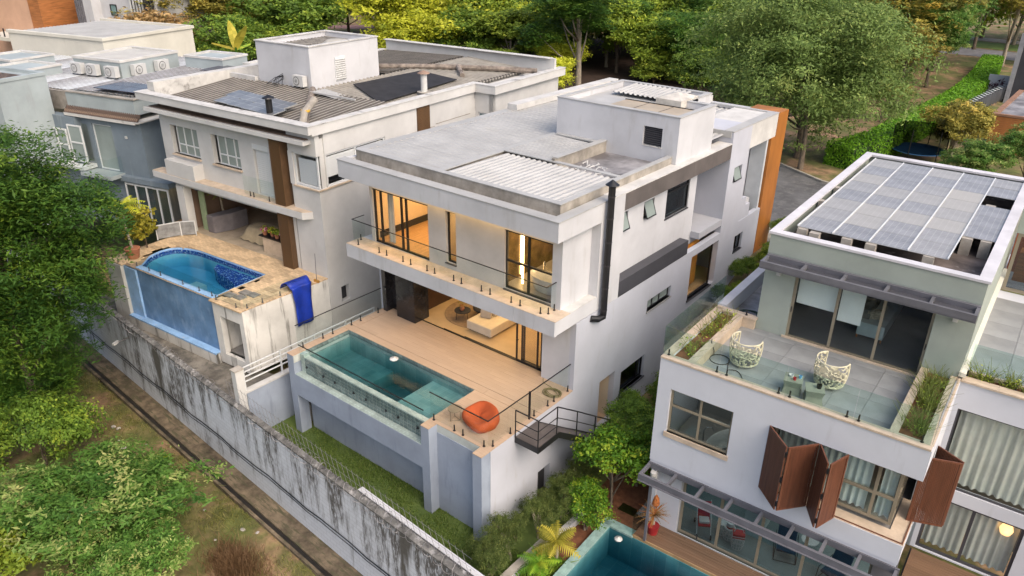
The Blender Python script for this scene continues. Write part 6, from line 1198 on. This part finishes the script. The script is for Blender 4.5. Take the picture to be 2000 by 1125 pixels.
solo(MB().box(0, WL, -1.08, -.86, -5.8, -5.63, 1).box(0, WL, -.86, -.1, -5.8, -5.56).box(0, WL, -1.2, -1.08, -5.8, -5.50), 'drain_channel', [M('wet_drain', (.19, .145, .095), .95, .35, 1.5, stain=(.08, .075, .04), st_sc=(.6, 3, 1), st_rng=(.5, .62)), M('drain_mud', (.022, .018, .014), .7, .3, 2)], 'dark concrete drain channel at the outer foot of the boundary wall', 'drain', WF)
b = MB()
for k, (z, o_) in enumerate(((-4.35, -.13), (-4.28, -.15), (-4.48, -.13))): b.tube([(i * .9, o_ - .02 * (i % 2), z - .09 * math.sin(i * .9 * PI / 4.4) ** 2 - .01 * k * math.sin(i)) for i in range(56)], .014, 4)
solo(b, 'wall_cables', BLACKM, 'dark cables sagging along the outer face of the boundary wall', 'cable', WF)
b = MB(); pts = []; rg = random.Random(3); x = 12.0; a = 0
while x < WL - 2:
    r = .26 + .05 * math.sin(x * 1.7); pts.append((x + .05 * math.cos(a), -.14 + r * math.cos(a) * .75, -1.78 + r * math.sin(a))); a += 2 * PI / 10; x += .42 / 10 * rg.uniform(.5, 1.6)
b.tube(pts, .0075, 3, caps=False)
for k in range(0, len(pts), 3): p = Vector(pts[k]); b.add([p + Vector((-.03, 0, .02)), p + Vector((.03, 0, -.01)), p + Vector((0, .01, .035))], [(0, 1, 2)])
solo(b, 'razor_wire', TERRMET, 'coiled razor wire along the top of the boundary wall', 'razor wire', WF)
b = MB(); ew = thing('wire_fence', 'row of thin slanted wires standing on the boundary wall before the lawn', 'fence', WF, (0, 0, 0)); rod = MB().tube([(0, .1, -1.95), (-.30, .12, -1.15)], .0065, 4).build('rod', TERRMET, ew); part_copies(rod, [(28 + i * .3, 0, 0, 0) for i in range(47)], ew)
for z, s in ((-1.6, .13), (-1.22, .27)): MB().tube([(28 - s, .105, z), (42.2 - s, .105, z)], .005, 4).build('wire', TERRMET, ew)
IW = thing('inner_wall', 'low white capped wall on the garden side of the stained boundary wall', 'wall', WF); MB().box(36.2, 46, .3, .45, -4.0, -2.12).build('wall', M('grey_inner_wall', (.34, .34, .33), .9, .15), IW); MB().box(36.15, 46, .27, .48, -2.12, -2.06).build('coping', WHITE, IW)
cm = thing('security_camera', 'white security camera on an arm at the outer face of the boundary wall', 'camera', WF, (18.6, -.1, -2.75)); MB().obox((-.1, -.62, .0), (.12, .34, .12), .5).build('camera_body', WHITEP, cm); MB().tube([(0, 0, .1), (-.03, -.5, .02)], .03, 6).build('arm', BLACKM, cm)
# side wall with the white railing, walkway behind it
SW = thing('side_wall', 'blue grey side wall with white railing between the left house and the green pool', 'wall', FM); MB().box(-11.6, -11.4, -1.45, 5.5, -4.2, -1.62).build('wall', BLUEW, SW); MB().box(-11.66, -11.36, -1.5, 5.5, -1.62, -1.55).build('coping', CONCL, SW); MB().box(-11.65, -11.35, -1.85, -1.5, -4.2, -.45).build('pillar', WHITE2, SW); MB().box(-11.68, -11.32, -1.88, -1.47, -.45, -.40).build('pillar_cap', CONC, SW)
rl = MB(); [rl.box(-11.52, -11.48, -1.5, 5.6, z, z + .045) for z in (-.50, -.72, -.94, -1.16)]; rl = rl.build('rail', ALU, SW); ps = MB().box(-11.53, -11.47, -.03, .03, -1.55, -.455).build('rail_post', ALU, SW); part_copies(ps, [(0, y, 0, 0) for y in (-1.42, .35, 2.1, 3.85, 5.55)], SW)
struct(MB().prism([(-34, yw(-34) + .12), (-11.65, yw(-11.65) + .12), (-11.65, 1.5), (-14.4, .9), (-34, -.4)], -4.4, -2.78), 'walkway', M('damp_walkway', (.23, .21, .18), .95, .35, .7, stain=(.09, .085, .075), st_sc=(1, 1, 1), st_rng=(.5, .65)))
struct(MB().box(-12.8, -11.6, -1.9, 21, -4.2, -3.1), 'path', M('damp_walkway', (.23, .21, .18)))
struct(MB().box(-11.3, -10.5, .6, 24, -4, -2.2), 'path', CONCL)
MB().box(0, .01, 0, .01, 0, .01)
# right hand bed, low wall and stub
struct(MB().add([(.02, 5, -3.74), (3.6, 5, -3.74), (3.6, 13, -2.85), (.02, 13, -2.85)], [(0, 1, 2, 3)]).add([(1.9, -3.5, -3.72), (2.66, -3.5, -3.72), (2.66, 5, -3.74), (1.9, 5, -3.74)], [(0, 1, 2, 3)]), 'soil', SOIL)
PW = thing('low_wall', 'low grey capped garden wall beside the yellow palm at the bottom centre', 'wall', FM); MB().box(1.72, 1.9, -3.4, 1.1, -4.0, -3.30).build('wall', WHITE, PW); MB().box(1.68, 1.94, -3.4, 1.12, -3.3, -3.25).build('coping', CONC, PW); MB().box(1.8, 2.0, 1.12, 3.1, -4, -3.45).build('wall', WHITE, PW)
solo(MB().box(-.12, .12, -.12, .12, -.9, .6).box(-.14, .14, -.14, .14, .6, .64), 'gate_pillar', WHITE, 'short white pillar among the shrubs below the metal stair', 'pillar', FM, (1.85, 3.25, -3.2))
# street, kerb, park path, far road
struct(MB().prism([(-60, 41), (-20, 42), (-9, 40.2), (-5.3, 38.2), (-1.5, 36.0), (6, 34.6), (60, 33), (60, 25.0), (6, 25.4), (-60, 27)], .2, .335), 'street', ASPH)
kp = [(-60, 41.1), (-20, 42.1), (-9, 40.3), (-5.25, 38.3), (-1.45, 36.1), (6, 34.7), (60, 33.1)]
b = MB()
for (x0, y0), (x1, y1) in zip(kp, kp[1:]): L = math.hypot(x1 - x0, y1 - y0); b.obox(((x0 + x1) / 2, (y0 + y1) / 2, .36), (L, .18, .24), math.atan2(y1 - y0, x1 - x0))
struct(b, 'kerb', KERB)
struct(MB().prism([(-60, 24.8), (0, 23.5), (1.3, 25.6), (-60, 27)], .2, .36), 'pavement', M('paving_setts', (.27, .25, .21), .9, .2, 3, bump=.3, bscale=10))
struct(MB().prism([(-78, 34), (-58, 44), (-12, 45), (-9, 60), (-16, 84), (-60, 84), (-84, 62)], .25, .335), 'forest_floor', M('leaf_litter', (.075, .045, .032), .95, .3, .6, col2=(.035, .022, .018)))
struct(MB().prism([(-60, 110), (40, 101), (40, 109), (-60, 118)], .2, .34), 'road', M('far_asphalt', (.20, .20, .22), .9, .15))
struct(MB().prism([(-60, 119), (40, 110.5), (40, 118), (-60, 126)], .25, .345), 'verge', M('verge_grass', (.12, .2, .04), .95, .2, .4)); struct(MB().prism([(-60, 127), (40, 119), (40, 123), (-60, 131)], .25, .35), 'pavement', KERB)
struct(MB().prism([(-94, 60), (-84, 66), (-80, 74), (-84, 74), (-90, 66), (-96, 62)], .25, .34), 'path', M('pink_path', (.32, .18, .16), .9, .12))

# ================================================================== BACKGROUND BUILT THINGS
TM = thing('timber_house', 'orange timber clad flat roofed house at the right edge beyond the solar roof', 'house', FM, (5.23, 52.87, .3)); MB().box(0, .3, 0, .01, 0, .01)
MB().box(.06, 14, .06, 12, 0, 2.62).build('core', DKTILE, TM)
cl = MB().box(0, 14, 0, .05, -.07, .07).build('cladding_board', WOODC, TM); part_copies(cl, [(0, 0, .08 + i * .148, 0) for i in range(18)], TM)
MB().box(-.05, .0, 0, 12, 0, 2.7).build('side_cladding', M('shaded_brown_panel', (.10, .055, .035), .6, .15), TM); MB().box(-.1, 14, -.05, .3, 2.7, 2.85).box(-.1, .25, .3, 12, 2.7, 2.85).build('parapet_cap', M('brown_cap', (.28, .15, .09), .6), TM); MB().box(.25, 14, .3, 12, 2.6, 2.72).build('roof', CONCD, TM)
DT = thing('dark_tower_house', 'charcoal house wall with white edge in the upper right corner', 'house', FM, (3.3, 74, .3)); MB().box(0, 12, 0, 9, 0, 6.45).build('wall', M('charcoal_wall', (.045, .045, .055), .7), DT); MB().box(-.15, .25, -.15, .0, 0, 6.5).box(1.9, 2.1, -.2, 0, 0, 6.45).build('edge', M('pale_edge', (.3, .3, .32), .6), DT)
GW = thing('garden_wall', 'white garden wall with dark red plants behind the clipped hedge', 'wall', FM, (1.1, 76.2, .3)); MB().box(0, 3.0, 0, .2, 0, 2.2).box(2.2, 2.8, -.1, .3, 2.2, 2.7).build('wall', WHITE, GW)
b = MB()
for i in range(24):
    t0, t1 = i / 24, (i + 1) / 24; f = lambda t: (.15 + 1.6 * t ** 2 * .8 + .9 * (1 - t) * -.0, 55 + 21 * t)
    (x0, y0), (x1, y1) = f(t0), f(t1); b.add([(x0 + 1.6, y0, .4), (x1 + 1.0, y1, .4), (x1 + 1.0, y1, 1.7), (x0 + 1.6, y0, 1.7), (x0 + 1.75, y0, .4), (x1 + 1.15, y1, .4), (x1 + 1.15, y1, 1.7), (x0 + 1.75, y0, 1.7)], [(0, 1, 2, 3), (7, 6, 5, 4), (3, 2, 6, 7)])
solo(b, 'curved_wall', WHITE, 'curved white wall along the far side of the clipped hedge', 'wall')
for i in range(5):
    t = thing('red_cordyline', 'dark red spiky plant by the white garden wall, %s from the left' % ['first', 'second', 'third', 'fourth', 'fifth'][i], 'plant', FM, (1.6 + i * .42, 75.6 - .2 * (i % 2), .3), 0, 'red plants by the white garden wall'); MB().tube([(0, 0, 0), (.03, 0, .9 + .2 * (i % 3))], .03, 5).build('stem', BARK, t)
    rg_ = np.random.default_rng(i); q = rg_.normal(0, .16, (26, 3)) + [0, 0, 1.15 + .2 * (i % 3)]; o = bpy.data.objects.new('foliage', leaf_mesh('cordyline', q, rg_.normal(0, 1, (26, 3)), np.full(26, .4), rg_.random(26), rg_, .2, [MATS.get('leaf_wine') or leafmat('leaf_wine', (.03, .008, .012), (.07, .02, .03), (.12, .04, .05))])); COL.objects.link(o); o.parent = t
tp = thing('trampoline', 'round blue edged trampoline with net posts beside the clipped hedge', 'trampoline', FM, (1.9, 46.3, .3)); MB().lathe([(1.55, .8), (1.85, .8), (1.85, .84), (1.55, .84)], n=32).build('pad', M('blue_pad', (.04, .16, .36), .6), tp); MB().lathe([(1.56, .80), (.001, .80)], n=32).build('jumping_mat', BLACKM, tp)
for i in range(6): a = i * PI / 3 + .4; MB().tube([(1.85 * math.cos(a), 1.85 * math.sin(a), 0), (1.85 * math.cos(a), 1.85 * math.sin(a), 2.5)], .035, 6).build('net_post', BLACKM, tp)
MB().lathe([(1.84, .85), (1.84, 2.45)], n=32).build('net', glass('net_mesh', (.5, .5, .5), .02), tp)
lp = thing('street_lamp', 'lit park lamp glowing pink white among the dark trees at the top left', 'street lamp', FM, (-84, 55.5, .3)); MB().tube([(0, 0, 0), (0, 0, 4.2)], .07, 6).build('pole', GREYMET, lp); MB().lathe([(.02, 4.2), (.3, 4.35), (.34, 4.55), (.2, 4.8), (.001, 4.85)], n=14).build('globe', emit('pink_globe', (1, .55, .5), 14), lp)

# ================================================================== VEGETATION
species('fern', 1, (1, 1, 1), 40, 950, 120, .044, L_FERN, 'fern', .40, .30, -.85)
species('fern_far', 2, (1, 1, 1), 24, 640, 46, .062, L_FERN, 'fern', .42, .34)
species('dense', 3, (1, 1, 1), 18, 380, 44, .085, L_DARK, 'round', .5, .5)
species('mid', 4, (1, 1, 1), 16, 360, 44, .085, L_GEN, 'round', .5, .5)
species('yellow', 5, (1, 1, 1), 16, 340, 40, .085, L_YEL, 'round', .5, .5)
species('olive', 6, (1, 1, 1), 18, 360, 44, .080, L_OLIVE, 'fern', .45, .4)
species('rust', 7, (1, 1, 1), 18, 360, 46, .080, L_RUST, 'round', .5, .5)
species('silver', 8, (1, 1, 1), 24, 620, 50, .058, L_SILV, 'round', .30, .34)
species('lime', 9, (1, 1, 1), 14, 300, 30, .075, L_LIME, 'round', .5, .6)
species('olivebush', 14, (1, 1, 1), 16, 420, 46, .07, L_OLIVE, 'round', .4, .45)
species('darkbush', 10, (1, 1, 1), 14, 420, 36, .060, L_DARK, 'round', .45, .55)
species('bamboo', 12, (1, 1, 1), 16, 300, 34, .085, L_BAMB, 'round', .5, .26)
species('litfern', 13, (1, 1, 1), 60, 1900, 68, .033, leafmat('leaf_lit_feather', (.10, .165, .04), (.23, .34, .085), (.45, .52, .15)), 'round', .36, .34, -.97)
# near trees, lower left
tree('feathery_tree', 'large feathery leaved green tree at the left edge in front of the blue pool', 'fern', (-21.6, -6.1, -5.9), 14.2, (5.0, 4.4, 5.9), 1, BARK, .2, lean=(.5, .2), rz=.3)
tree('feathery_tree', 'smaller dark feathery tree at the left edge below the large one', 'fern', (-24.2, -6.3, -6.0), 6.2, (4.4, 3.2, 3.3), 2, BARK, .12, lean=(.3, 0), rz=1.9)
tree('pointed_leaf_shrub', 'big pale tipped shrub filling the bottom left corner', 'silver', (-12.9, -7.3, -6.1), 3.8, (3.9, 3.3, 2.0), 3, BARKL, .09, cat='shrub', forks=4, rz=.6)
tree('pointed_leaf_shrub', 'lower lobe of pale green shrub at the bottom edge left of the dry bush', 'silver', (-9.7, -7.6, -6.2), 2.9, (2.6, 2.3, 1.6), 4, BARKL, .08, cat='shrub', forks=3, rz=2.2)
tree('leafy_shrub', 'bright green shrub in the extreme bottom left corner', 'mid', (-13.4, -11.4, -6.7), 3.2, (2.2, 2.0, 1.7), 5, BARK, .07, cat='shrub', forks=3)
tree('dark_shrub', 'dark green undergrowth shrub between the feathery tree and the pale tipped shrub', 'darkbush', (-19.6, -6.9, -6.0), 3.4, (2.8, 2.0, 1.9), 6, BARK, .05, cat='shrub', forks=3)
tree('dark_shrub', 'dark green shrub at the left edge under the smaller feathery tree', 'darkbush', (-20.3, -9.4, -6.4), 3.0, (2.6, 2.4, 1.8), 7, BARK, .05, cat='shrub', forks=3)
tree('lime_shrub', 'small yellow green sprout at the top of the pale tipped shrub by the dirt bank', 'lime', (-14.5, -4.7, -5.9), 1.2, (.8, .7, .7), 8, BARK, .03, cat='shrub')
q = [(lambda a, r: (-7.6 + 1.5 * r * math.cos(a), -5.1 + .9 * r * math.sin(a), -5.85))(rng.uniform(0, 6.3), abs(rng.normal(0, .5))) for _ in range(3200)]; o = blades('dry_grass', q, .5, L_BROWN, 6, .012, .45); o['label'] = 'tuft of dry brown grass on the bank at the bottom edge'; o['category'] = 'dry grass'
ORD = ['first', 'second', 'third', 'fourth', 'fifth', 'sixth', 'seventh', 'eighth', 'ninth', 'tenth']
# garden on the right side of the middle house
tree('bright_shrub', 'tall shrub with bright lime tips beside the pergola of the right house', 'lime', (2.45, 4.5, -3.75), 3.5, (1.45, 1.6, 1.6), 11, BARK, .06, cat='shrub', forks=3)
tree('bright_shrub', 'lower green shrub with lime tips above the corner of the right pool', 'lime', (2.35, 2.9, -3.75), 1.9, (1.0, 1.0, .9), 12, BARK, .05, cat='shrub', forks=3)
for i, (x, y, h, r) in enumerate(((1.35, 6.6, 1.9, .8), (1.9, 7.6, 2.1, 1.0), (1.2, 8.6, 1.7, .75), (1.6, 10.0, 1.75, .8), (1.2, 11.6, 1.5, .75), (1.5, 13.2, 1.6, .8), (2.6, 6.0, 2.2, .9), (2.9, 7.6, 2.0, .95), (2.8, 9.4, 1.8, .9))): tree('hedge_shrub', 'dark hedge shrub in the side passage, %s counting up from the metal stair' % ORD[i], 'darkbush', (x, y, gz(x, y)), h * 1.22, (r * 1.15, r * 1.15, 1.2), 30 + i, BARK, .04, 'hedge shrubs in the side passage', 'shrub', forks=3)
for i, (x, y) in enumerate(((.65, 14.6), (1.3, 15.6), (.7, 16.8), (1.5, 17.6), (.8, 19.0), (1.7, 19.8), (.9, 21.2), (1.9, 22.4), (.9, 23.2))): tree('passage_shrub', 'leafy shrub by the orange window wall, %s counting up the side passage' % ORD[i], 'mid' if i % 2 else 'darkbush', (x, y, gz(x, y) - .1), 1.25 + .3 * (i % 3), (.75, .85, .7), 40 + i, BARK, .03, 'shrubs at the top of the side passage', 'shrub', forks=2)
for i, (x, y, h) in enumerate(((1.2, 4.4, 1.5), (.95, 3.5, 1.6), (1.35, 2.8, 1.7), (.9, 2.2, 1.55), (1.3, 1.5, 1.7), (.85, .8, 1.5), (1.25, .1, 1.75), (.95, -.7, 1.5), (1.3, -1.5, 1.7), (1.0, -2.2, 1.5))): tree('bamboo_clump', 'olive narrow leaved clump by the white wall, %s counting down from the stair' % ORD[i], 'bamboo', (x, y, -3.75), h, (.55, .62, .78), 60 + i, BARKL, .02, 'narrow leaved clumps by the white side wall', 'shrub', forks=5)
palm('yellow tipped fan leaved palm beside the corner of the right pool', FM, (2.5, .9, -3.7), .95, 15, .85, L_GOLD, 21, None, True, None, .36, 'palm', 1.35)
palm('broad leaved green palm below the yellow tipped one at the bottom edge', FM, (2.35, .15, -3.7), .55, 14, .75, L_LIME, 22, None, True, None, .34, 'palm', 1.1)
q = [(rng.uniform(1.95, 2.7), rng.uniform(-3.2, 1.2), -3.72) for _ in range(1800)]; o = blades('ground_cover', q, .28, L_DARK, 9, .03, .6); o['kind'] = 'stuff'
# clipped hedge in the park
hp = [(-1.9, 40.5), (-1.2, 43), (-.6, 46), (-.5, 50), (-.25, 55), (.1, 60), (.35, 66), (.3, 72), (-.1, 80), (-.8, 88), (-1.6, 95)]
hg = thing('clipped_hedge', 'long clipped bright green hedge curving up the right side of the park', 'hedge', FM); b = MB(); pos = []; up = []; rgh = np.random.default_rng(4)
for (x0, y0), (x1, y1) in zip(hp, hp[1:]):
    L = math.hypot(x1 - x0, y1 - y0); a = math.atan2(y1 - y0, x1 - x0); b.obox(((x0 + x1) / 2, (y0 + y1) / 2, 1.05), (L, 2.0, 1.6), a); d = np.array([math.cos(a), math.sin(a), 0]); nl_ = np.array([-math.sin(a), math.cos(a), 0])
    k = int(L * 520); u = rgh.uniform(0, L, k); v = rgh.uniform(-1.1, 1.1, k); base = np.array([x0, y0, 0]); top = rgh.random(k) < .5; h = np.where(top, 1.95 + rgh.normal(0, .05, k), rgh.uniform(.3, 1.95, k)); v = np.where(top, v, np.sign(v) * (1.1 + rgh.normal(0, .05, k)))
    pos.append(base + u[:, None] * d + v[:, None] * nl_ + np.stack([np.zeros(k), np.zeros(k), h], 1)); up.append(np.where(top[:, None], [0, 0, 1.], np.sign(v)[:, None] * nl_))
k = 700; e0 = np.array([-1.9, 40.45, 0]); ea = math.atan2(2.5, .7); pos.append(e0 + rgh.uniform(-1.1, 1.1, k)[:, None] * np.array([-math.sin(ea), math.cos(ea), 0]) + np.stack([rgh.normal(0, .04, k), rgh.normal(-.05, .04, k), rgh.uniform(.3, 1.95, k)], 1)); up.append(np.tile([-.2, -1., .2], (k, 1)))
b.build('core', M('hedge_core', (.02, .05, .01), .9), hg); pos = np.concatenate(pos); o = bpy.data.objects.new('foliage', leaf_mesh('hedge_leaves', pos, np.concatenate(up), rgh.uniform(.12, .24, len(pos)), rgh.normal(.5, .2, len(pos)), rgh, .6, [L_HEDGE], .5)); COL.objects.link(o); o.parent = hg
# single trees behind the houses
tree('feathery_tree', 'very large round feathery crowned tree behind the orange end wall of the middle house', 'litfern', (-5.0, 41.0, .3), 12.4, (7.6, 7.2, 6.6), 71, BARK, .26, lean=(-.6, -.2), rz=1.1, limbs=10)
solo(trunk_mb(4.5, .2, (-.6, .8), [(-1.5, 1, 6)]), 'tree_trunk', BARK, 'second leaning dark trunk under the very large round tree', 'trunk', FM, (-3.7, 38.3, .3), smooth=True)
t = tree('forked_tree', 'spreading yellow green tree with a pale forked trunk behind the middle house', 'fern_far', (-32.3, 52.2, .3), 10.6, (6.4, 6.2, 4.2), 72, BARKL, .3, lean=(-.6, 0), rz=.2, limbs=10)
tree('yellow_tree', 'pale yellow green tree behind the white roof tower of the left house', 'yellow', (-57, 49, .3), 10.4, (5.2, 5.0, 4.8), 73, BARKL, .14, forks=3)
tree('dark_tree', 'dark green tree left of the white roof tower by the park lawn', 'dense', (-72, 46, .3), 9.2, (6.4, 6.0, 4.6), 74, BARK, .3)
tree('rusty_tree', 'rust and orange leaved tree behind the far left grey house', 'rust', (-66, 25.5, .3), 7.2, (6.6, 5.8, 4.2), 75, BARK, .3)
tree('yellow_shrub', 'small golden shrub at the back corner of the left house roof', 'yellow', (-30.7, 46, .3), 4.2, (1.9, 1.8, 2.0), 76, BARKL, .08, cat='shrub')
tree('round_shrub', 'bright green rounded tree behind the roof tower of the middle house', 'mid', (-28.8, 62, .3), 6.2, (4.0, 3.8, 3.2), 77, BARK, .15)
tree('golden_bush', 'dense yellow olive bush beside the trampoline', 'olivebush', (3.7, 48.4, .3), 4.2, (2.7, 2.6, 2.3), 78, BARKL, .1, cat='shrub', forks=4)
tree('pale_bush', 'pale green bush in front of the orange timber house', 'silver', (6.6, 43.0, .3), 3.2, (2.6, 2.2, 1.7), 79, BARK, .08, cat='shrub', forks=3)
tree('pale_bush', 'pale green bush at the right edge against the orange timber wall', 'silver', (9.0, 44.5, .3), 4.0, (2.0, 1.8, 1.7), 80, BARK, .08, cat='shrub', forks=3)
tree('bare_tree', 'slender tree with a pale leaning trunk by the far road at the upper right', 'olive', (-.9, 98, .3), 13.5, (5.6, 5.2, 4.6), 81, BARKL, .22, lean=(.6, -.5))
tree('brown_olive_tree', 'brownish olive tree behind the clipped hedge', 'olive', (-7.5, 76, .3), 13.2, (6.4, 6.0, 5.4), 82, BARK, .22)
tree('brown_olive_tree', 'olive brown bushy tree right of the very large round tree', 'olive', (-4.6, 66, .3), 7.2, (3.4, 3.2, 2.8), 83, BARK, .16)
tree('small_twiggy_tree', 'low twiggy tree on the park lawn beside the clipped hedge', 'olive', (-3.6, 57, .3), 3.6, (1.9, 1.7, 1.2), 84, BARK, .1)
tree('green_tree', 'grey green tree above the far road left of the clipped hedge', 'silver', (-6.4, 88, .3), 9.0, (4.6, 4.2, 3.8), 85, BARK, .18)
tree('brown_olive_tree', 'tall olive tree at the top right edge behind the charcoal house', 'olive', (2.5, 118, .3), 13.0, (7.0, 6.0, 5.4), 86, BARK, .25)
t = thing('banana_plant', 'two bright yellow green banana leaves behind the grey house roofs', 'banana plant', FM, (-55.5, 27.5, .3)); MB().tube([(0, 0, 0), (0, 0, 4.2)], [.2, .12], 8).build('stem', L_LIME, t)
for az, l, tilt in ((2.6, 3.0, .35), (.2, 2.9, .45), (1.4, 1.6, 1.1), (-2.6, 2.2, 1.2)):
    b = MB(); pv = None
    for s in range(9):
        u = s / 8; c = Vector((math.cos(az) * math.sin(tilt) * l * u + math.cos(az) * .6 * u * u, math.sin(az) * math.sin(tilt) * l * u, 4.0 + l * u * math.cos(tilt) - .3 * u * u)); w_ = .42 * math.sin(PI * min(.97, .06 + .9 * u)) ** .7; sd_ = Vector((.52, .85, 0)); row = (c - sd_ * w_ - Vector((0, 0, .1)), c, c + sd_ * w_ - Vector((0, 0, .1)))
        if pv: b.add([*pv, *row], [(0, 1, 4, 3), (1, 2, 5, 4)])
        pv = row
    f = b.build('leaf', L_GOLD if az != 1.4 else L_LIME, t); at = f.data.attributes.new('tint', 'FLOAT', 'FACE'); at.data.foreach_set('value', [random.uniform(.5, .9) for _ in f.data.polygons])
tree('brown_olive_tree', 'olive tree standing between the very large round tree and the clipped hedge', 'olive', (-9.0, 86, .3), 12.4, (5.6, 5.2, 5.2), 87, BARK, .2)
tree('grey_green_tree', 'grey green tree with drooping crown left of the far hedge end', 'silver', (-4.6, 77, .3), 8.6, (3.8, 3.6, 3.6), 88, BARK, .16)
tree('brown_olive_tree', 'golden olive tree beyond the far road at the top right', 'olive', (-6.5, 112, .3), 13, (6.4, 5.8, 5.4), 89, BARK, .22)
tree('dark_tree', 'dark tree between the charcoal house and the far road', 'dense', (3.4, 104, .3), 7.5, (3.6, 3.2, 3.2), 90, BARK, .16)
# the wood behind: single trees in ragged rows
KINDS = {'mid': ('green_tree', 'mid green tree in the wood behind the houses', 'mid green trees of the wood'), 'dense': ('dark_tree', 'dark green tree in the wood behind the houses', 'dark green trees of the wood'), 'yellow': ('yellow_tree', 'yellow green tree in the wood behind the houses', 'yellow green trees of the wood'), 'fern_far': ('feathery_tree', 'feathery green tree in the wood behind the houses', 'feathery trees of the wood'), 'olive': ('olive_tree', 'olive green tree in the wood behind the houses', 'olive trees of the wood')}
WOOD = [(-60.9, 30.8, 'dense', 6), (-50.0, 47.7, 'yellow', 7), (-46.4, 49.9, 'dense', 6.2), (-41.2, 52.0, 'mid', 6.6), (-39.7, 57.4, 'dense', 6), (-26.7, 67.2, 'dense', 6.4), (-23.1, 70.7, 'mid', 8), (-21.5, 66, 'dense', 5),
 (-74.6, 33.1, 'olive', 9), (-73.6, 38.7, 'olive', 8.5), (-66.1, 41.1, 'dense', 8), (-53.3, 52.6, 'yellow', 8.6), (-48.2, 56.2, 'mid', 8), (-46.8, 62.3, 'fern_far', 8.6), (-44.3, 66.2, 'mid', 8), (-40.8, 70.6, 'dense', 9), (-35.9, 71.3, 'mid', 8), (-30.0, 74.3, 'fern_far', 9), (-26.2, 81.8, 'dense', 9),
 (-88.8, 39.4, 'olive', 9.5), (-85.5, 43.6, 'dense', 9), (-66.0, 59.5, 'yellow', 9), (-62.0, 64.1, 'mid', 9), (-61.7, 71.8, 'fern_far', 10), (-51.0, 71.9, 'mid', 9), (-47.4, 75.9, 'fern_far', 9.6), (-40.1, 82.5, 'dense', 10), (-39.5, 89.0, 'mid', 10), (-32.2, 90.3, 'dense', 10),
 (-101.7, 47.3, 'olive', 10), (-96.6, 52.5, 'dense', 10), (-77.3, 70.7, 'mid', 10), (-72.4, 75.5, 'yellow', 9.5), (-71.3, 85.5, 'fern_far', 10), (-67.1, 92.4, 'mid', 11), (-58.8, 97.2, 'dense', 11), (-48.2, 99.1, 'mid', 11), (-38.1, 108.5, 'yellow', 11),
 (-121, 61.5, 'dense', 11), (-112, 70, 'olive', 11), (-95.8, 85, 'dense', 11), (-104, 86, 'dense', 12), (-92.0, 96, 'mid', 11), (-82.7, 99, 'fern_far', 12), (-74, 110, 'mid', 12), (-60, 116, 'dense', 12), (-48, 124, 'mid', 12), (-30, 104, 'dense', 11), (-18, 92, 'olive', 11), (-20, 112, 'dense', 11), (-8, 126, 'olive', 12), (8, 132, 'olive', 11), (16, 128, 'dense', 11), (-14, 84, 'dense', 10), (-125, 95, 'dense', 13), (-110, 118, 'mid', 13), (-90, 134, 'dense', 13), (-64, 140, 'mid', 13), (-40, 150, 'dense', 13),
 (-33.5, 61.5, 'mid', 7.5), (-24.5, 60.5, 'fern_far', 7.5), (-18.5, 74, 'fern_far', 9), (-15.5, 70, 'mid', 7), (-36.5, 64, 'fern_far', 8.4), (-43.5, 58.5, 'yellow', 8), (-13, 98, 'mid', 11), (-3, 121, 'mid', 12), (-22, 98, 'mid', 10.5), (-9.5, 70, 'fern_far', 7.5), (-55.5, 58, 'mid', 8.6), (-30.5, 84, 'mid', 10), (-78, 60, 'dense', 9), (-20, 55, 'dense', 4.6)]
ZONES = ((-1.28, 'behind the cream house'), (-1.10, 'left of the white roof tower'), (-.97, 'behind the white roof tower'), (-.83, 'behind the black roof sheet'), (-.68, 'behind the gap between two houses'), (-.52, 'behind the middle roof tower'), (-.36, 'left of the very large tree'), (-.2, 'above the very large tree'), (9, 'above the clipped hedge'))
SEEN = {}
def wood_label(k, x, y):
    az = math.atan2(x - 13.3, y + 15.1); d = math.hypot(x - 13.3, y + 15.1); z = next(t for a_, t in ZONES if az < a_); row = 'front' if d < 93 else 'second' if d < 106 else 'third' if d < 122 else 'rear' if d < 150 else 'farthest'
    return '%s tree, %s row of wood, %s' % ({'mid': 'mid green', 'dense': 'dark green', 'yellow': 'yellow green', 'fern_far': 'feathery green', 'olive': 'olive'}[k], row, z)
for i, (x, y, k, h) in enumerate(WOOD):
    nm, lb, gp = KINDS[k]; lb = wood_label(k, x, y); rg_ = random.Random(100 + i); r = h * rg_.uniform(.56, .70); h2 = h * rg_.uniform(.95, 1.12)
    tree(nm, lb, k, (x, y, .3), h2, (r * rg_.uniform(.95, 1.2), r, h2 * .50), 200 + i, BARKL if i % 3 == 0 else BARK, .12 + .01 * h, gp)
for i, (x, y, k) in enumerate(((-43, 44.5, 'dense'), (-38, 47, 'mid'), (-36, 53.5, 'yellow'), (-27, 58.5, 'mid'), (-21, 61, 'dense'), (-17, 62, 'mid'), (-14, 66, 'dense'), (-70, 30, 'rust'), (-62, 36, 'mid'), (-55, 41, 'yellow'), (-50, 42.5, 'yellow'), (-12, 57, 'dense'))):
    az = math.atan2(x - 13.3, y + 15.1); zz = next(t for a_, t in ZONES if az < a_); lb = {'dense': 'dark green low shrub at the wood edge', 'mid': 'mid green low shrub at the wood edge', 'yellow': 'yellow green low shrub at the wood edge', 'rust': 'rusty low shrub at the wood edge'}[k] + ' ' + zz
    tree('wood_shrub', lb, k, (x, y, .3), 3.0 + (i % 3) * .6, (2.6, 2.4, 1.7), 300 + i, BARK, .06, 'low shrubs at the edge of the wood', 'shrub', forks=3)
